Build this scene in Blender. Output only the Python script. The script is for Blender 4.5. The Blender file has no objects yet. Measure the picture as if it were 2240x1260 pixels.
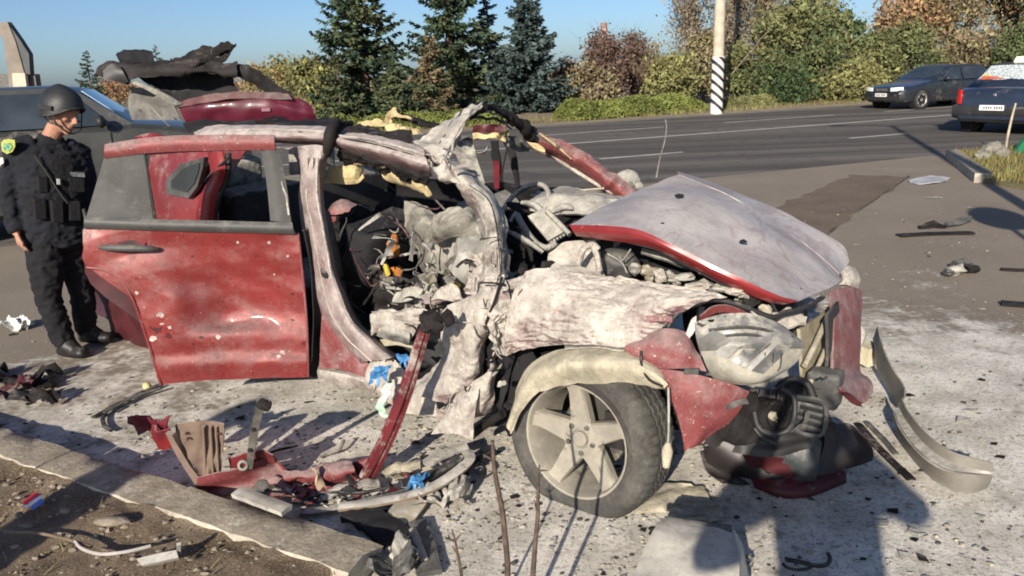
import bpy, bmesh, math, random
from mathutils import Vector, Matrix, noise
from mathutils.geometry import tessellate_polygon
R = math.radians
random.seed(7)
scene = bpy.context.scene
COL = scene.collection

# ------------------------------------------------------------------ camera
CAM_H = 1.75                    # phone held at eye height
FPX = 1660.0                    # focal length in pixels of a 2240 px wide picture
HORIZON = 155.0
ROLL = R(-2.2)                  # the phone is tilted a little
PITCH = math.atan((630 - HORIZON) / FPX)
cam_data = bpy.data.cameras.new('camera')
cam_data.sensor_width = 36.0
cam_data.lens = 36.0 * FPX / 2240.0
cam_data.clip_start = 0.05
cam_data.clip_end = 3000
cam = bpy.data.objects.new('camera', cam_data)
cam.location = (0, 0, CAM_H)
cam.rotation_euler = (Matrix.Rotation(math.pi / 2 - PITCH, 3, 'X') @ Matrix.Rotation(ROLL, 3, 'Z')).to_euler()
COL.objects.link(cam)
scene.camera = cam

# ------------------------------------------------------------------ sky and sun
SUN_EL, SUN_AZ = R(22.5), R(199.5)          # azimuth clockwise from +Y
world = bpy.data.worlds.new('World')
scene.world = world
world.use_nodes = True
wn, wl = world.node_tree.nodes, world.node_tree.links
sky = wn.new('ShaderNodeTexSky')
sky.sky_type = 'NISHITA'
sky.sun_disc = False
sky.sun_elevation = SUN_EL
sky.sun_rotation = SUN_AZ
sky.air_density = 0.75
sky.dust_density = 1.0
sky.ozone_density = 4.5
wl.new(sky.outputs[0], wn['Background'].inputs[0])
wn['Background'].inputs[1].default_value = 0.084
sd = bpy.data.lights.new('sun', 'SUN')
sd.energy = 5.0
sd.angle = R(0.55)
sd.color = (1.0, 0.90, 0.76)
sun = bpy.data.objects.new('sun', sd)
to_sun = Vector((math.sin(SUN_AZ) * math.cos(SUN_EL), math.cos(SUN_AZ) * math.cos(SUN_EL), math.sin(SUN_EL)))
sun.rotation_euler = to_sun.to_track_quat('Z', 'Y').to_euler()
sun.location = to_sun * 50
COL.objects.link(sun)
vs = scene.view_settings
vs.view_transform = 'Standard'
vs.look = 'None'
vs.exposure = 0.6
vs.gamma = 1.0
vs.use_curve_mapping = False
scene.render.engine = 'CYCLES'
scene.cycles.max_bounces = 6
scene.cycles.transparent_max_bounces = 8
scene.cycles.use_denoising = True
scene.cycles.filter_width = 1.9

# ------------------------------------------------------------------ surveying: a direction seen from the camera -> a place in the world
_c, _s = math.cos(PITCH), math.sin(PITCH)
def ray(u, v):
    x, y = (u - 1120) / FPX, (630 - v) / FPX
    x, y = x * math.cos(ROLL) - y * math.sin(ROLL), x * math.sin(ROLL) + y * math.cos(ROLL)
    return Vector((x, _c + _s * y, y * _c - _s))
def G(u, v, z=0.0):
    """place at height z"""
    r = ray(u, v); t = (z - CAM_H) / r.z
    return Vector((r.x * t, r.y * t, z))
def D(u, v, Y):
    """place at distance Y in front of the camera"""
    r = ray(u, v); t = Y / r.y
    return Vector((r.x * t, Y, CAM_H + r.z * t))
# the wreck's own frame: a = metres rearward of the front axle, k = metres in from the near side
WO = Vector((0.38, 2.78, 0)); WE = Vector((-.81, .586, 0)).normalized(); WN = Vector((.586, .81, 0)).normalized()
def S(u, v, k):
    r = ray(u, v); t = (k + WO.dot(WN)) / r.dot(WN)
    return Vector((r.x * t, r.y * t, CAM_H + r.z * t))
def C(a, k, z):
    return WO + WE * a + WN * k + Vector((0, 0, z))

# ------------------------------------------------------------------ mesh building
def crom(p, t):
    n = len(p)
    if n == 1: return p[0].copy()
    x = min(max(t, 0.0), 1.0) * (n - 1)
    i = min(int(x), n - 2); f = x - i
    p1, p2 = p[i], p[i + 1]
    p0 = p[i - 1] if i > 0 else p1 * 2 - p2
    p3 = p[i + 2] if i + 2 < n else p2 * 2 - p1
    return 0.5 * ((2 * p1) + (p2 - p0) * f + (2 * p0 - 5 * p1 + 4 * p2 - p3) * f * f + (3 * p1 - p0 - 3 * p2 + p3) * f ** 3)
def fbm(p, oct=3):
    s, a, q = 0.0, 1.0, p.copy()
    for i in range(oct):
        s += a * noise.noise(q); a *= .5; q = q * 2.03 + Vector((3.1, 1.7, 9.2))
    return s
_CR = {}
def crease(q, seed):
    """sharp straight folds with flat facets between, like sheet metal"""
    key = int(seed) % 7
    if key not in _CR:
        rn = random.Random(key + 40)
        _CR[key] = [(Vector((rn.gauss(0, 1), rn.gauss(0, 1), rn.gauss(0, 1))).normalized() * f_, rn.random(), a_) for f_, a_ in ((.55, .8), (.8, .7), (1.3, .5), (1.9, .35), (3.1, .22))]
    w = q + Vector((noise.noise(q * .6), noise.noise(q * .6 + Vector((3, 1, 7))), noise.noise(q * .6 - Vector((5, 2, 1))))) * .5
    h = 0.0
    for d, ph, a_ in _CR[key]:
        x = d.dot(w) + ph; h += a_ * (2 * abs(x - math.floor(x + .5)) - .5)
    return h
class MB:
    def __init__(self): self.v, self.f, self.m = [], [], []
    def add(self, vs_, fs_, mi=0):
        b = len(self.v)
        self.v += [Vector(x) for x in vs_]
        for f in fs_:
            self.f.append(tuple(i + b for i in f)); self.m.append(mi)
        return self
    def box(self, c, size, M=None, mi=0, taper=1.0):
        sx, sy, sz = size[0] / 2, size[1] / 2, size[2] / 2
        P = []
        for z in (-1, 1):
            t = taper if z > 0 else 1.0
            for x, y in ((-1, -1), (1, -1), (1, 1), (-1, 1)):
                q = Vector((x * sx * t, y * sy * t, z * sz))
                P.append((M @ q if M else q) + Vector(c))
        return self.add(P, [(3, 2, 1, 0), (4, 5, 6, 7), (0, 1, 5, 4), (1, 2, 6, 5), (2, 3, 7, 6), (3, 0, 4, 7)], mi)
    def tube(self, pts, r, n=8, mi=0, flat=1.0, up=None, samples=0, twist=0.0, wob=0.0):
        pts = [Vector(p) for p in pts]
        rr = r if isinstance(r, (list, tuple)) else [r] * len(pts)
        if samples:
            rv = [Vector((x, 0, 0)) for x in rr]
            rr = [crom(rv, i / (samples - 1)).x for i in range(samples)]
            pts = [crom(pts, i / (samples - 1)) for i in range(samples)]
        if wob:
            pts = [p + Vector((noise.noise(p * 9), noise.noise(p * 9 + Vector((5, 1, 2))), noise.noise(p * 9 + Vector((1, 8, 3))))) * wob for p in pts]
        P, F = [], []
        ref = Vector(up) if up else None
        prev = None
        for i, p in enumerate(pts):
            d = (pts[min(i + 1, len(pts) - 1)] - pts[max(i - 1, 0)])
            if d.length < 1e-9: d = Vector((0, 0, 1))
            d.normalize()
            if ref is not None: a = ref - d * ref.dot(d)
            elif prev is not None: a = prev - d * prev.dot(d)
            else:
                a = Vector((0, 0, 1)) - d * d.z
                if a.length < .2: a = Vector((1, 0, 0)) - d * d.x
            if a.length < 1e-6: a = d.orthogonal()
            a.normalize(); prev = a; b = d.cross(a)
            for j in range(n):
                w = 2 * math.pi * j / n + twist * i
                P.append(p + (a * math.cos(w) * flat + b * math.sin(w)) * max(rr[i], 1e-4))
        for i in range(len(pts) - 1):
            for j in range(n):
                k = (j + 1) % n
                F.append((i * n + j, i * n + k, (i + 1) * n + k, (i + 1) * n + j))
        F.append(tuple(range(n))[::-1]); F.append(tuple(range((len(pts) - 1) * n, len(pts) * n)))
        return self.add(P, F, mi)
    def rings(self, rings, closed=True, caps=True, mi=0):
        n = len(rings[0]); P, F = [], []
        for r in rings: P += [Vector(x) for x in r]
        m = n if closed else n - 1
        for i in range(len(rings) - 1):
            for j in range(m):
                k = (j + 1) % n
                F.append((i * n + j, i * n + k, (i + 1) * n + k, (i + 1) * n + j))
        if caps and closed:
            F.append(tuple(range(n))[::-1]); F.append(tuple(range((len(rings) - 1) * n, len(rings) * n)))
        return self.add(P, F, mi)
    def lathe(self, prof, M, n=32, mi=0, closed=False):
        """prof: (radius, height) along local Z"""
        P, F = [], []
        for r, h in prof:
            for j in range(n):
                w = 2 * math.pi * j / n
                P.append(M @ Vector((r * math.cos(w), r * math.sin(w), h)))
        L = len(prof)
        for i in range(L if closed else L - 1):
            i2 = (i + 1) % L
            for j in range(n):
                k = (j + 1) % n
                F.append((i * n + j, i * n + k, i2 * n + k, i2 * n + j))
        return self.add(P, F, mi)
    def sheet(self, rows, nu=12, nv=12, amp=0.0, freq=6.0, thick=0.004, seed=0.0, mi=0, holes=0.0, rag=0.0, sharp=False, soft=False, fine=0.0, ffreq=24.0):
        """a bent panel through rows of points, crumpled along its normal, with real thickness"""
        rows = [[Vector(p) for p in r] for r in rows]
        if amp >= .012: nu, nv = int(nu * 1.6), int(nv * 1.6)
        off = Vector((seed * 3.7, seed * 1.3, -seed * 2.1))
        g = []
        for j in range(nv + 1):
            line = []
            for i in range(nu + 1):
                col = [crom(r, i / nu) for r in rows]
                line.append(crom(col, j / nv))
            g.append(line)
        N = []
        for j in range(nv + 1):
            line = []
            for i in range(nu + 1):
                a = g[j][min(i + 1, nu)] - g[j][max(i - 1, 0)]
                b = g[min(j + 1, nv)][i] - g[max(j - 1, 0)][i]
                q = a.cross(b)
                line.append(q.normalized() if q.length > 1e-9 else Vector((0, 0, 1)))
            N.append(line)
        P = []
        for j in range(nv + 1):
            for i in range(nu + 1):
                p = g[j][i]
                if amp:
                    q = p * freq + off
                    h = fbm(q, 3)
                    if sharp: h = abs(h) * 1.6 - .5
                    if amp >= .009 and not soft: h = .18 * h + 1.5 * crease(q * .8, seed)
                    p = p + N[j][i] * amp * h
                if fine:
                    q2 = Vector((p.dot(WE) * .38, p.dot(WN), p.z)) * ffreq + off; q2 += Vector((noise.noise(q2 * .3), noise.noise(q2 * .3 + Vector((4, 2, 1))), 0)) * 2.0
                    p = p + N[j][i] * fine * (1 - 2.6 * abs(noise.noise(q2)) + .5 * (1 - 2.6 * abs(noise.noise(q2 * 2.1)))) * (.35 + max(0, .9 * noise.noise(p * 4 + off) + .5))
                if rag and (i in (0, nu) or j in (0, nv)):
                    q = p * 23 + off
                    p = p + Vector((noise.noise(q), noise.noise(q + Vector((4, 0, 0))), noise.noise(q + Vector((0, 4, 0))))) * rag
                P.append(p)
        n0 = len(P)
        P2 = [P[j * (nu + 1) + i] - N[j][i] * thick for j in range(nv + 1) for i in range(nu + 1)]
        keep = set()
        for j in range(nv):
            for i in range(nu):
                if holes and noise.noise(P[j * (nu + 1) + i] * 7 + off + Vector((7, 7, 7))) > 1 - holes: continue
                keep.add((i, j))
        F = []
        w = nu + 1
        for (i, j) in keep:
            a, b, c, d = j * w + i, j * w + i + 1, (j + 1) * w + i + 1, (j + 1) * w + i
            F.append((a, b, c, d)); F.append((d + n0, c + n0, b + n0, a + n0))
            if (i, j - 1) not in keep: F.append((b, a, a + n0, b + n0))
            if (i, j + 1) not in keep: F.append((d, c, c + n0, d + n0))
            if (i - 1, j) not in keep: F.append((a, d, d + n0, a + n0))
            if (i + 1, j) not in keep: F.append((c, b, b + n0, c + n0))
        return self.add(P + P2, F, mi)
    def plate(self, outline, thick=0.01, nrm=None, mi=0, jag=0.0):
        """a flat piece with the given outline and thickness"""
        o = [Vector(p) for p in outline]
        if nrm is None:
            nrm = Vector((0, 0, 0)); c = sum(o, Vector()) / len(o)
            for i in range(len(o)): nrm += (o[i] - c).cross(o[(i + 1) % len(o)] - c)
            nrm.normalize()
        else: nrm = Vector(nrm).normalized()
        if jag:
            o = [p + Vector((noise.noise(p * 31), noise.noise(p * 31 + Vector((3, 3, 3))), noise.noise(p * 31 - Vector((3, 3, 3))))) * jag for p in o]
        t = tessellate_polygon([o]); n = len(o)
        c = sum(o, Vector()) / n
        F = []
        for tr in t:
            q = (o[tr[1]] - o[tr[0]]).cross(o[tr[2]] - o[tr[0]])
            tr = tr if q.dot(nrm) > 0 else tr[::-1]
            F.append(tuple(tr)); F.append(tuple(i + n for i in tr[::-1]))
        for i in range(n): F.append((i, i + n, (i + 1) % n + n, (i + 1) % n))
        return self.add(o + [p - nrm * thick for p in o], F, mi)
    def rock(self, c, size, seed=0, sub=2, rough=.35, mi=0):
        bm = bmesh.new(); bmesh.ops.create_icosphere(bm, subdivisions=sub, radius=1)
        o = Vector((seed * 1.7, seed * .9, seed * 2.3))
        P = []
        for x in bm.verts:
            h = 1 + rough * fbm(x.co * 1.7 + o, 3)
            P.append(Vector((x.co.x * size[0] * h, x.co.y * size[1] * h, x.co.z * size[2] * h)) + Vector(c))
        bm.verts.index_update()
        F = [tuple(q.index for q in f.verts) for f in bm.faces]; bm.free()
        return self.add(P, F, mi)
    def jitter(self, amp, freq=8, seed=0):
        o = Vector((seed, seed * 2.2, -seed))
        for p in self.v:
            q = p * freq + o
            p += Vector((noise.noise(q), noise.noise(q + Vector((9, 0, 0))), noise.noise(q + Vector((0, 9, 0))))) * amp
        return self
    def mesh(self, name, mats, smooth=40):
        me = bpy.data.meshes.new(name)
        me.from_pydata([tuple(p) for p in self.v], [], self.f)
        mats = mats if isinstance(mats, (list, tuple)) else [mats]
        for m in mats: me.materials.append(m)
        if len(mats) > 1: me.polygons.foreach_set('material_index', self.m)
        if smooth is not None:
            me.polygons.foreach_set('use_smooth', [True] * len(me.polygons))
            me.set_sharp_from_angle(angle=R(smooth))
        me.update()
        return me
    def build(self, name, mats, parent=None, smooth=40, fix=True):
        if fix:
            me0 = self.mesh(name, mats, None)
            bm = bmesh.new(); bm.from_mesh(me0)
            bmesh.ops.recalc_face_normals(bm, faces=bm.faces)
            bm.to_mesh(me0); bm.free()
            if smooth is not None:
                me0.polygons.foreach_set('use_smooth', [True] * len(me0.polygons))
                me0.set_sharp_from_angle(angle=R(smooth))
            me = me0
        else: me = self.mesh(name, mats, smooth)
        return link(name, me, parent)
def link(name, me, parent=None):
    o = bpy.data.objects.new(name, me); COL.objects.link(o)
    if parent is not None:
        root = parent
        while root.parent is not None: root = root.parent
        o.parent = parent
        if parent.parent is None: o.matrix_parent_inverse = parent.matrix_basis.inverted()
        # a child of a part shares the part's local frame
    return o
def empty(name, loc=(0, 0, 0), rz=0.0):
    o = bpy.data.objects.new(name, None); o.location = loc; o.rotation_euler = (0, 0, rz)
    o.empty_display_size = .2
    COL.objects.link(o); bpy.context.view_layer.update()
    return o
def tag(o, label, cat=None, group=None, kind=None):
    o['label'] = label
    if cat: o['category'] = cat
    if group: o['group'] = group
    if kind: o['kind'] = kind
    return o
def struct(o, label=None):
    o['kind'] = 'structure'
    if label: o['label'] = label
    return o
def copy_tree(o, parent=None):
    c = o.copy(); COL.objects.link(c); c.parent = parent
    for ch in list(o.children): copy_tree(ch, c)
    return c

# ------------------------------------------------------------------ materials
MATS = {}
def mat(name, base, rough=.6, metal=0.0, var=.25, vscale=5.0, base2=None, dust=0.0, dcol=(.60, .57, .51), dscale=4.0, up=.5,
        bump=0.0, bscale=60.0, coat=0.0, spec=.4, soot=0.0, sootscale=3.0, island=0.0, trans=0.0, alpha=1.0, fleck=0.0, dsoft=.16, specks=0.0, veins=0.0, vncol=(.05, .035, .036), vnscale=16.0):
    """procedural paint / plastic / cloth with colour variation, settled powder (more on faces that look up), soot and fine relief"""
    if name in MATS: return MATS[name]
    m = bpy.data.materials.new(name); m.use_nodes = True
    nt = m.node_tree; N, L = nt.nodes, nt.links
    b = N['Principled BSDF']
    tc = N.new('ShaderNodeTexCoord')
    def nz(scale, detail=4, rough_=.6, dist=0.0):
        t = N.new('ShaderNodeTexNoise'); t.inputs['Scale'].default_value = scale; t.inputs['Detail'].default_value = detail
        t.inputs['Roughness'].default_value = rough_; t.inputs['Distortion'].default_value = dist
        L.new(tc.outputs['Object'], t.inputs['Vector']); return t.outputs['Fac']
    def ramp(x, a, c):
        r = N.new('ShaderNodeMapRange'); r.interpolation_type = 'SMOOTHSTEP'
        r.inputs['From Min'].default_value = a; r.inputs['From Max'].default_value = c
        L.new(x, r.inputs['Value']); return r.outputs['Result']
    def mix(f, a, c):
        x = N.new('ShaderNodeMix'); x.data_type = 'RGBA'
        if hasattr(f, 'default_value') or not isinstance(f, (int, float)): L.new(f, x.inputs['Factor'])
        else: x.inputs['Factor'].default_value = f
        for s, val in ((x.inputs['A'], a), (x.inputs['B'], c)):
            if isinstance(val, tuple): s.default_value = (*val, 1)
            else: L.new(val, s)
        return x.outputs['Result']
    def math_(op, a, c):
        x = N.new('ShaderNodeMath'); x.operation = op
        for i, val in enumerate((a, c)):
            if isinstance(val, (int, float)): x.inputs[i].default_value = val
            else: L.new(val, x.inputs[i])
        return x.outputs[0]
    lo = tuple(x * (1 - var) for x in base)
    hi = base2 if base2 else tuple(min(1, x * (1 + var)) for x in base)
    col = mix(ramp(nz(vscale, 5), .32, .68), lo, hi)
    if island:
        g = N.new('ShaderNodeNewGeometry')
        hsv = N.new('ShaderNodeHueSaturation')
        L.new(col, hsv.inputs['Color'])
        L.new(math_('ADD', math_('MULTIPLY', g.outputs['Random Per Island'], island * 1.4), 1 - island * .7), hsv.inputs['Value'])
        L.new(math_('ADD', math_('MULTIPLY', g.outputs['Random Per Island'], island * .09), .5 - island * .045), hsv.inputs['Hue'])
        col = hsv.outputs['Color']
    if fleck:
        col = mix(ramp(nz(95, 2), .64 - fleck * .1, .70 - fleck * .1), col, tuple(x * .3 for x in base))
    rsock = None
    if soot:
        sf = ramp(nz(sootscale, 6, .65, .4), .62 - soot * .3, .78 - soot * .3)
        col = mix(sf, col, (.018, .016, .016))
    if dust:
        g2 = N.new('ShaderNodeNewGeometry'); sep = N.new('ShaderNodeSeparateXYZ'); L.new(g2.outputs['Normal'], sep.inputs[0])
        f = math_('ADD', math_('ADD', math_('MULTIPLY', nz(dscale, 8, .72, .3), 1.0), math_('MULTIPLY', nz(dscale * 9, 4, .7), .35)), math_('MULTIPLY', sep.outputs['Z'], up * .35))
        df = ramp(f, 1.02 - dust * .75 - dsoft * .5, 1.02 - dust * .75 + dsoft * .5)
        df = math_('MULTIPLY', df, .93)
        dc = mix(ramp(nz(dscale * 2.3, 6, .7), .34, .66), tuple(x * .58 for x in dcol), dcol)
        dc = mix(math_('MULTIPLY', ramp(nz(dscale * 14, 4, .8), .50, .68), .55), dc, tuple(x * .42 for x in dcol))
        col = mix(df, col, dc)
        rsock = math_('ADD', math_('MULTIPLY', df, .9 - rough), rough)
    if specks:
        col = mix(math_('MULTIPLY', ramp(nz(60, 3, .8), .72 - specks * .08, .76 - specks * .08), .85), col, (.50, .45, .41))
    if veins:
        vn = ramp(math_('ABSOLUTE', math_('SUBTRACT', nz(vnscale, 3, .6, 1.2), .5), 0.0), .035, .008)
        vn = math_('MULTIPLY', vn, ramp(nz(vnscale * .22, 3), .42, .58))
        col = mix(math_('MULTIPLY', vn, veins), col, vncol)
    L.new(col, b.inputs['Base Color'])
    b.inputs['Roughness'].default_value = rough
    if rsock is not None:
        L.new(rsock, b.inputs['Roughness'])
    if metal:
        if dust:
            L.new(math_('MULTIPLY', math_('SUBTRACT', 1.0, df), metal), b.inputs['Metallic'])
        else: b.inputs['Metallic'].default_value = metal
    b.inputs['Specular IOR Level'].default_value = spec
    if coat:
        b.inputs['Coat Weight'].default_value = coat; b.inputs['Coat Roughness'].default_value = .08
        if dust: L.new(math_('MULTIPLY', math_('SUBTRACT', 1.0, df), coat), b.inputs['Coat Weight'])
    if trans: b.inputs['Transmission Weight'].default_value = trans
    if alpha < 1: b.inputs['Alpha'].default_value = alpha
    if bump:
        bp = N.new('ShaderNodeBump'); bp.inputs['Strength'].default_value = bump; bp.inputs['Distance'].default_value = .02
        L.new(nz(bscale, 5, .65), bp.inputs['Height']); L.new(bp.outputs['Normal'], b.inputs['Normal'])
    MATS[name] = m
    return m
def glow(name, base, strength):
    m = mat(name, base); b = m.node_tree.nodes['Principled BSDF']
    b.inputs['Emission Color'].default_value = (*base, 1); b.inputs['Emission Strength'].default_value = strength
    return m
# ================================================================== THE SETTING
RD = Vector((.9376, .3477, 0)).normalized(); RP = Vector((-.3477, .9376, 0)).normalized()
def road_pt(s, q, z=0.0): return RD * s + RP * q + Vector((0, 0, z))
def flat(name, pts, m, z=None):
    b = MB(); P = [Vector(p) for p in pts]
    if z is not None: P = [Vector((p.x, p.y, z)) for p in P]
    b.add(P, [tuple(range(len(P)))])
    o = b.build(name, m, smooth=None, fix=False)
    if o.data.polygons[0].normal.z < 0: o.data.flip_normals()
    return struct(o)

def ground_material(name, base, base2, powder=False, wear=False, speck=.0, bump=.3, scale=.6):
    m = bpy.data.materials.new(name); m.use_nodes = True
    N, L = m.node_tree.nodes, m.node_tree.links
    b = N['Principled BSDF']; b.inputs['Roughness'].default_value = .92; b.inputs['Specular IOR Level'].default_value = .2
    tc = N.new('ShaderNodeTexCoord')
    def nz(scale, detail=5, r=.6, d=0.0):
        t = N.new('ShaderNodeTexNoise'); t.inputs['Scale'].default_value = scale; t.inputs['Detail'].default_value = detail
        t.inputs['Roughness'].default_value = r; t.inputs['Distortion'].default_value = d
        L.new(tc.outputs['Object'], t.inputs['Vector']); return t.outputs['Fac']
    def rp(x, a, c, lo=0.0, hi=1.0):
        r = N.new('ShaderNodeMapRange'); r.interpolation_type = 'SMOOTHSTEP'
        for k_, v_ in zip(('From Min', 'From Max', 'To Min', 'To Max'), (a, c, lo, hi)): r.inputs[k_].default_value = v_
        L.new(x, r.inputs['Value']); return r.outputs['Result']
    def mx(f, a, c):
        x = N.new('ShaderNodeMix'); x.data_type = 'RGBA'; L.new(f, x.inputs['Factor'])
        for s, val in ((x.inputs['A'], a), (x.inputs['B'], c)):
            if isinstance(val, tuple): s.default_value = (*val, 1)
            else: L.new(val, s)
        return x.outputs['Result']
    def mt(op, a, c):
        x = N.new('ShaderNodeMath'); x.operation = op
        for i, val in enumerate((a, c)):
            if isinstance(val, (int, float)): x.inputs[i].default_value = val
            else: L.new(val, x.inputs[i])
        return x.outputs[0]
    col = mx(rp(nz(scale, 6, .62), .3, .7), base, base2)
    col = mx(rp(nz(70, 3, .7), .35, .75), col, mx(rp(nz(140, 2), .4, .6), tuple(x * .55 for x in base), tuple(min(1, x * 1.45) for x in base2)))
    if wear:      # wheel tracks and dirt drawn out along the road
        mw = N.new('ShaderNodeMapping'); mw.inputs['Rotation'].default_value = (0, 0, -math.atan2(RD.y, RD.x)); mw.inputs['Scale'].default_value = (.035, 1.1, 1)
        L.new(tc.outputs['Object'], mw.inputs['Vector'])
        t = N.new('ShaderNodeTexNoise'); t.inputs['Scale'].default_value = 1.0; t.inputs['Detail'].default_value = 6; t.inputs['Roughness'].default_value = .7
        L.new(mw.outputs[0], t.inputs['Vector'])
        col = mx(rp(t.outputs['Fac'], .38, .62), tuple(x * .72 for x in base), col)
        col = mx(mt('MULTIPLY', rp(mt('ABSOLUTE', mt('SUBTRACT', nz(.5, 4, .6, .8), .5), 0), .010, .003), .5), col, tuple(x * .4 for x in base))
    if powder:
        mp = N.new('ShaderNodeMapping'); mp.vector_type = 'POINT'
        mp.inputs['Location'].default_value = (-.55 / 4.5, -3.0 / 2.9, 0); mp.inputs['Scale'].default_value = (1 / 4.5, 1 / 2.9, 0)
        L.new(tc.outputs['Object'], mp.inputs['Vector'])
        ln = N.new('ShaderNodeVectorMath'); ln.operation = 'LENGTH'; L.new(mp.outputs[0], ln.inputs[0])
        d = mt('ADD', ln.outputs['Value'], mt('MULTIPLY', mt('SUBTRACT', nz(.9, 5, .6, .4), .5), 1.5))
        zone = rp(d, 1.30, .45)                                   # thick round the wreck, thin beyond
        spk = mt('ADD', mt('MULTIPLY', nz(24, 5, .75), .55), mt('MULTIPLY', nz(5, 4, .6), .45))
        cover = rp(mt('ADD', spk, mt('MULTIPLY', zone, .22)), .54, .70)
        cover = mt('MULTIPLY', cover, rp(zone, .02, .3))
        pw = mx(rp(nz(3.2, 6, .65), .35, .65), (.50, .47, .405), (.76, .72, .64))
        col = mx(cover, col, pw)
        # dark grit lying in the powder
        grit = mt('MULTIPLY', rp(nz(48, 4, .9), .515, .575), rp(zone, .0, .25))
        col = mx(mt('MULTIPLY', grit, .50), col, (.05, .045, .04))
        grit2 = mt('MULTIPLY', rp(nz(20, 5, .9), .56, .63), rp(zone, .0, .3))
        col = mx(mt('MULTIPLY', grit2, .5), col, (.07, .065, .06))
    L.new(col, b.inputs['Base Color'])
    bp = N.new('ShaderNodeBump'); bp.inputs['Strength'].default_value = bump; bp.inputs['Distance'].default_value = .012
    L.new(nz(85, 6, .75), bp.inputs['Height']); L.new(bp.outputs['Normal'], b.inputs['Normal'])
    return m
M_asphalt = ground_material('road_asphalt', (.115, .104, .092), (.150, .136, .121), wear=True, scale=.35, bump=.25)
M_layby = ground_material('layby_surface', (.185, .155, .120), (.245, .208, .165), powder=True, scale=.8, bump=.5)
M_patch = ground_material('patch_surface', (.115, .088, .064), (.165, .130, .098), scale=1.6, bump=.5)
M_verge = ground_material('verge_dirt', (.17, .135, .095), (.26, .215, .155), scale=1.2, bump=.6)
M_field = ground_material('field_grass', (.10, .095, .05), (.18, .155, .085), scale=.25, bump=.6)
M_soil = ground_material('foreground_soil', (.105, .075, .048), (.235, .185, .13), scale=4.0, bump=.9)
M_line = mat('road_paint', (.52, .50, .46), .8, var=.18, vscale=3, soot=0.0, bump=.1, fleck=.35)

Gd = MB(); Gd.add([(-900, -300, -.03), (900, -300, -.03), (900, 1600, -.03), (-900, 1600, -.03)], [(0, 1, 2, 3)])
struct(Gd.build('ground', M_field, smooth=None, fix=False))
flat('road', [road_pt(-260, 10.2), road_pt(420, 10.2), road_pt(420, 23.2), road_pt(-260, 23.2)], M_asphalt, 0.0)
flat('lay_by', [road_pt(-60, 10.2), road_pt(-60, -30), road_pt(60, -30), road_pt(60, 10.2)], M_layby, 0.0)
# the far verge climbs a little behind the road
fv = MB()
prof = [(23.2, .0), (23.5, .035), (25, .06), (27.5, .10), (32, .14), (70, .16)]
nseg = 60
P, F = [], []
for i in range(nseg + 1):
    s = -120 + 340 * i / nseg
    for q, z in prof:
        p = road_pt(s, q, z); p.z += .03 * noise.noise(p * .7) * (1 if q > 23.4 else 0); P.append(p)
w = len(prof)
for i in range(nseg):
    for j in range(w - 1): F.append((i * w + j, (i + 1) * w + j, (i + 1) * w + j + 1, i * w + j + 1))
fv.add(P, F); struct(fv.build('far_verge', M_verge, smooth=60))
# painted lines (each a separate sheet just above the asphalt)
def line(name, s0, s1, q, w_=.10):
    return flat(name, [road_pt(s0, q - w_ / 2), road_pt(s1, q - w_ / 2), road_pt(s1, q + w_ / 2), road_pt(s0, q + w_ / 2)], M_line, .004)
line('centre_line', -200, 300, 16.93, .15)
def dash(u0, v0, u1, v1):
    a, b = G(u0, v0), G(u1, v1)
    q = (a.dot(RP) + b.dot(RP)) / 2
    return line('lane_dash', a.dot(RD), b.dot(RD), q, .12)
dA = dash(1310, 348, 1495, 333); dB = dash(1860, 303, 1980, 292)
s0 = G(1310, 348).dot(RD); s1 = G(1860, 303).dot(RD); per = (s1 - s0)
for k_ in (-4, -3, -2, -1, 2, 3, 4, 5):
    line('lane_dash', s0 + per * k_, s0 + per * k_ + 2.0, 13.57, .12)
for k_ in range(-5, 6):
    line('lane_dash', 8.0 + per * k_, 8.0 + per * k_ + 4.2, 19.6, .12)
line('edge_line', -200, 300, 22.8, .09)

# brown patch of older asphalt and the joint beside it
pe = [G(1655, 470), G(1858, 383), G(1986, 387), G(1838, 492), G(1752, 560), G(1700, 560)]; pts = []
for i in range(6):
    a, c = pe[i], pe[(i + 1) % 6]
    for j in range(14):
        p = a.lerp(c, j / 14); pts.append(p + Vector((noise.noise(p * 5), noise.noise(p * 5 + Vector((3, 3, 0))), 0)) * .10 + Vector((noise.noise(p * 19), noise.noise(p * 19 + Vector((3, 3, 0))), 0)) * .05)
flat('asphalt_patch', pts, M_patch, .004)
jt = MB()
jp = [G(1990, 386), G(1930, 425), G(1850, 482), G(1790, 530), G(1745, 575)]
jt.tube([p + Vector((0, 0, -.006)) for p in jp], [.022] * 5, 6, flat=.6, samples=24, wob=.02)
struct(jt.build('asphalt_joint', mat('joint_tar', (.06, .052, .045), .9), smooth=60))

# grass verge at the right with the end of its kerb
gp = [G(2082, 338), G(2135, 334), G(2240, 322), G(2330, 312), G(2600, 330), G(2600, 470), G(2260, 420), G(2150, 400)]
vb = MB()
top = [p + Vector((0, 0, .055)) for p in gp]
vb.add([p for p in gp] + top, [tuple(range(8, 16))] + [(i, (i + 1) % 8, (i + 1) % 8 + 8, i + 8) for i in range(8)])
struct(vb.build('grass_verge', M_field, smooth=None))
M_kerb = mat('old_kerb_concrete', (.40, .365, .305), .95, var=.25, vscale=5, bump=.4, bscale=45, soot=.08, sootscale=9, dust=.36, dcol=(.34, .29, .22), dscale=6, veins=.25, vncol=(.10, .08, .06), vnscale=2.5)
kb = MB(); kd = (G(2150, 400) - G(2082, 345)).normalized()
kc = (G(2150, 400) + G(2082, 345)) / 2
Mk = Matrix.Rotation(math.atan2(kd.y, kd.x), 3, 'Z')
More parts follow.
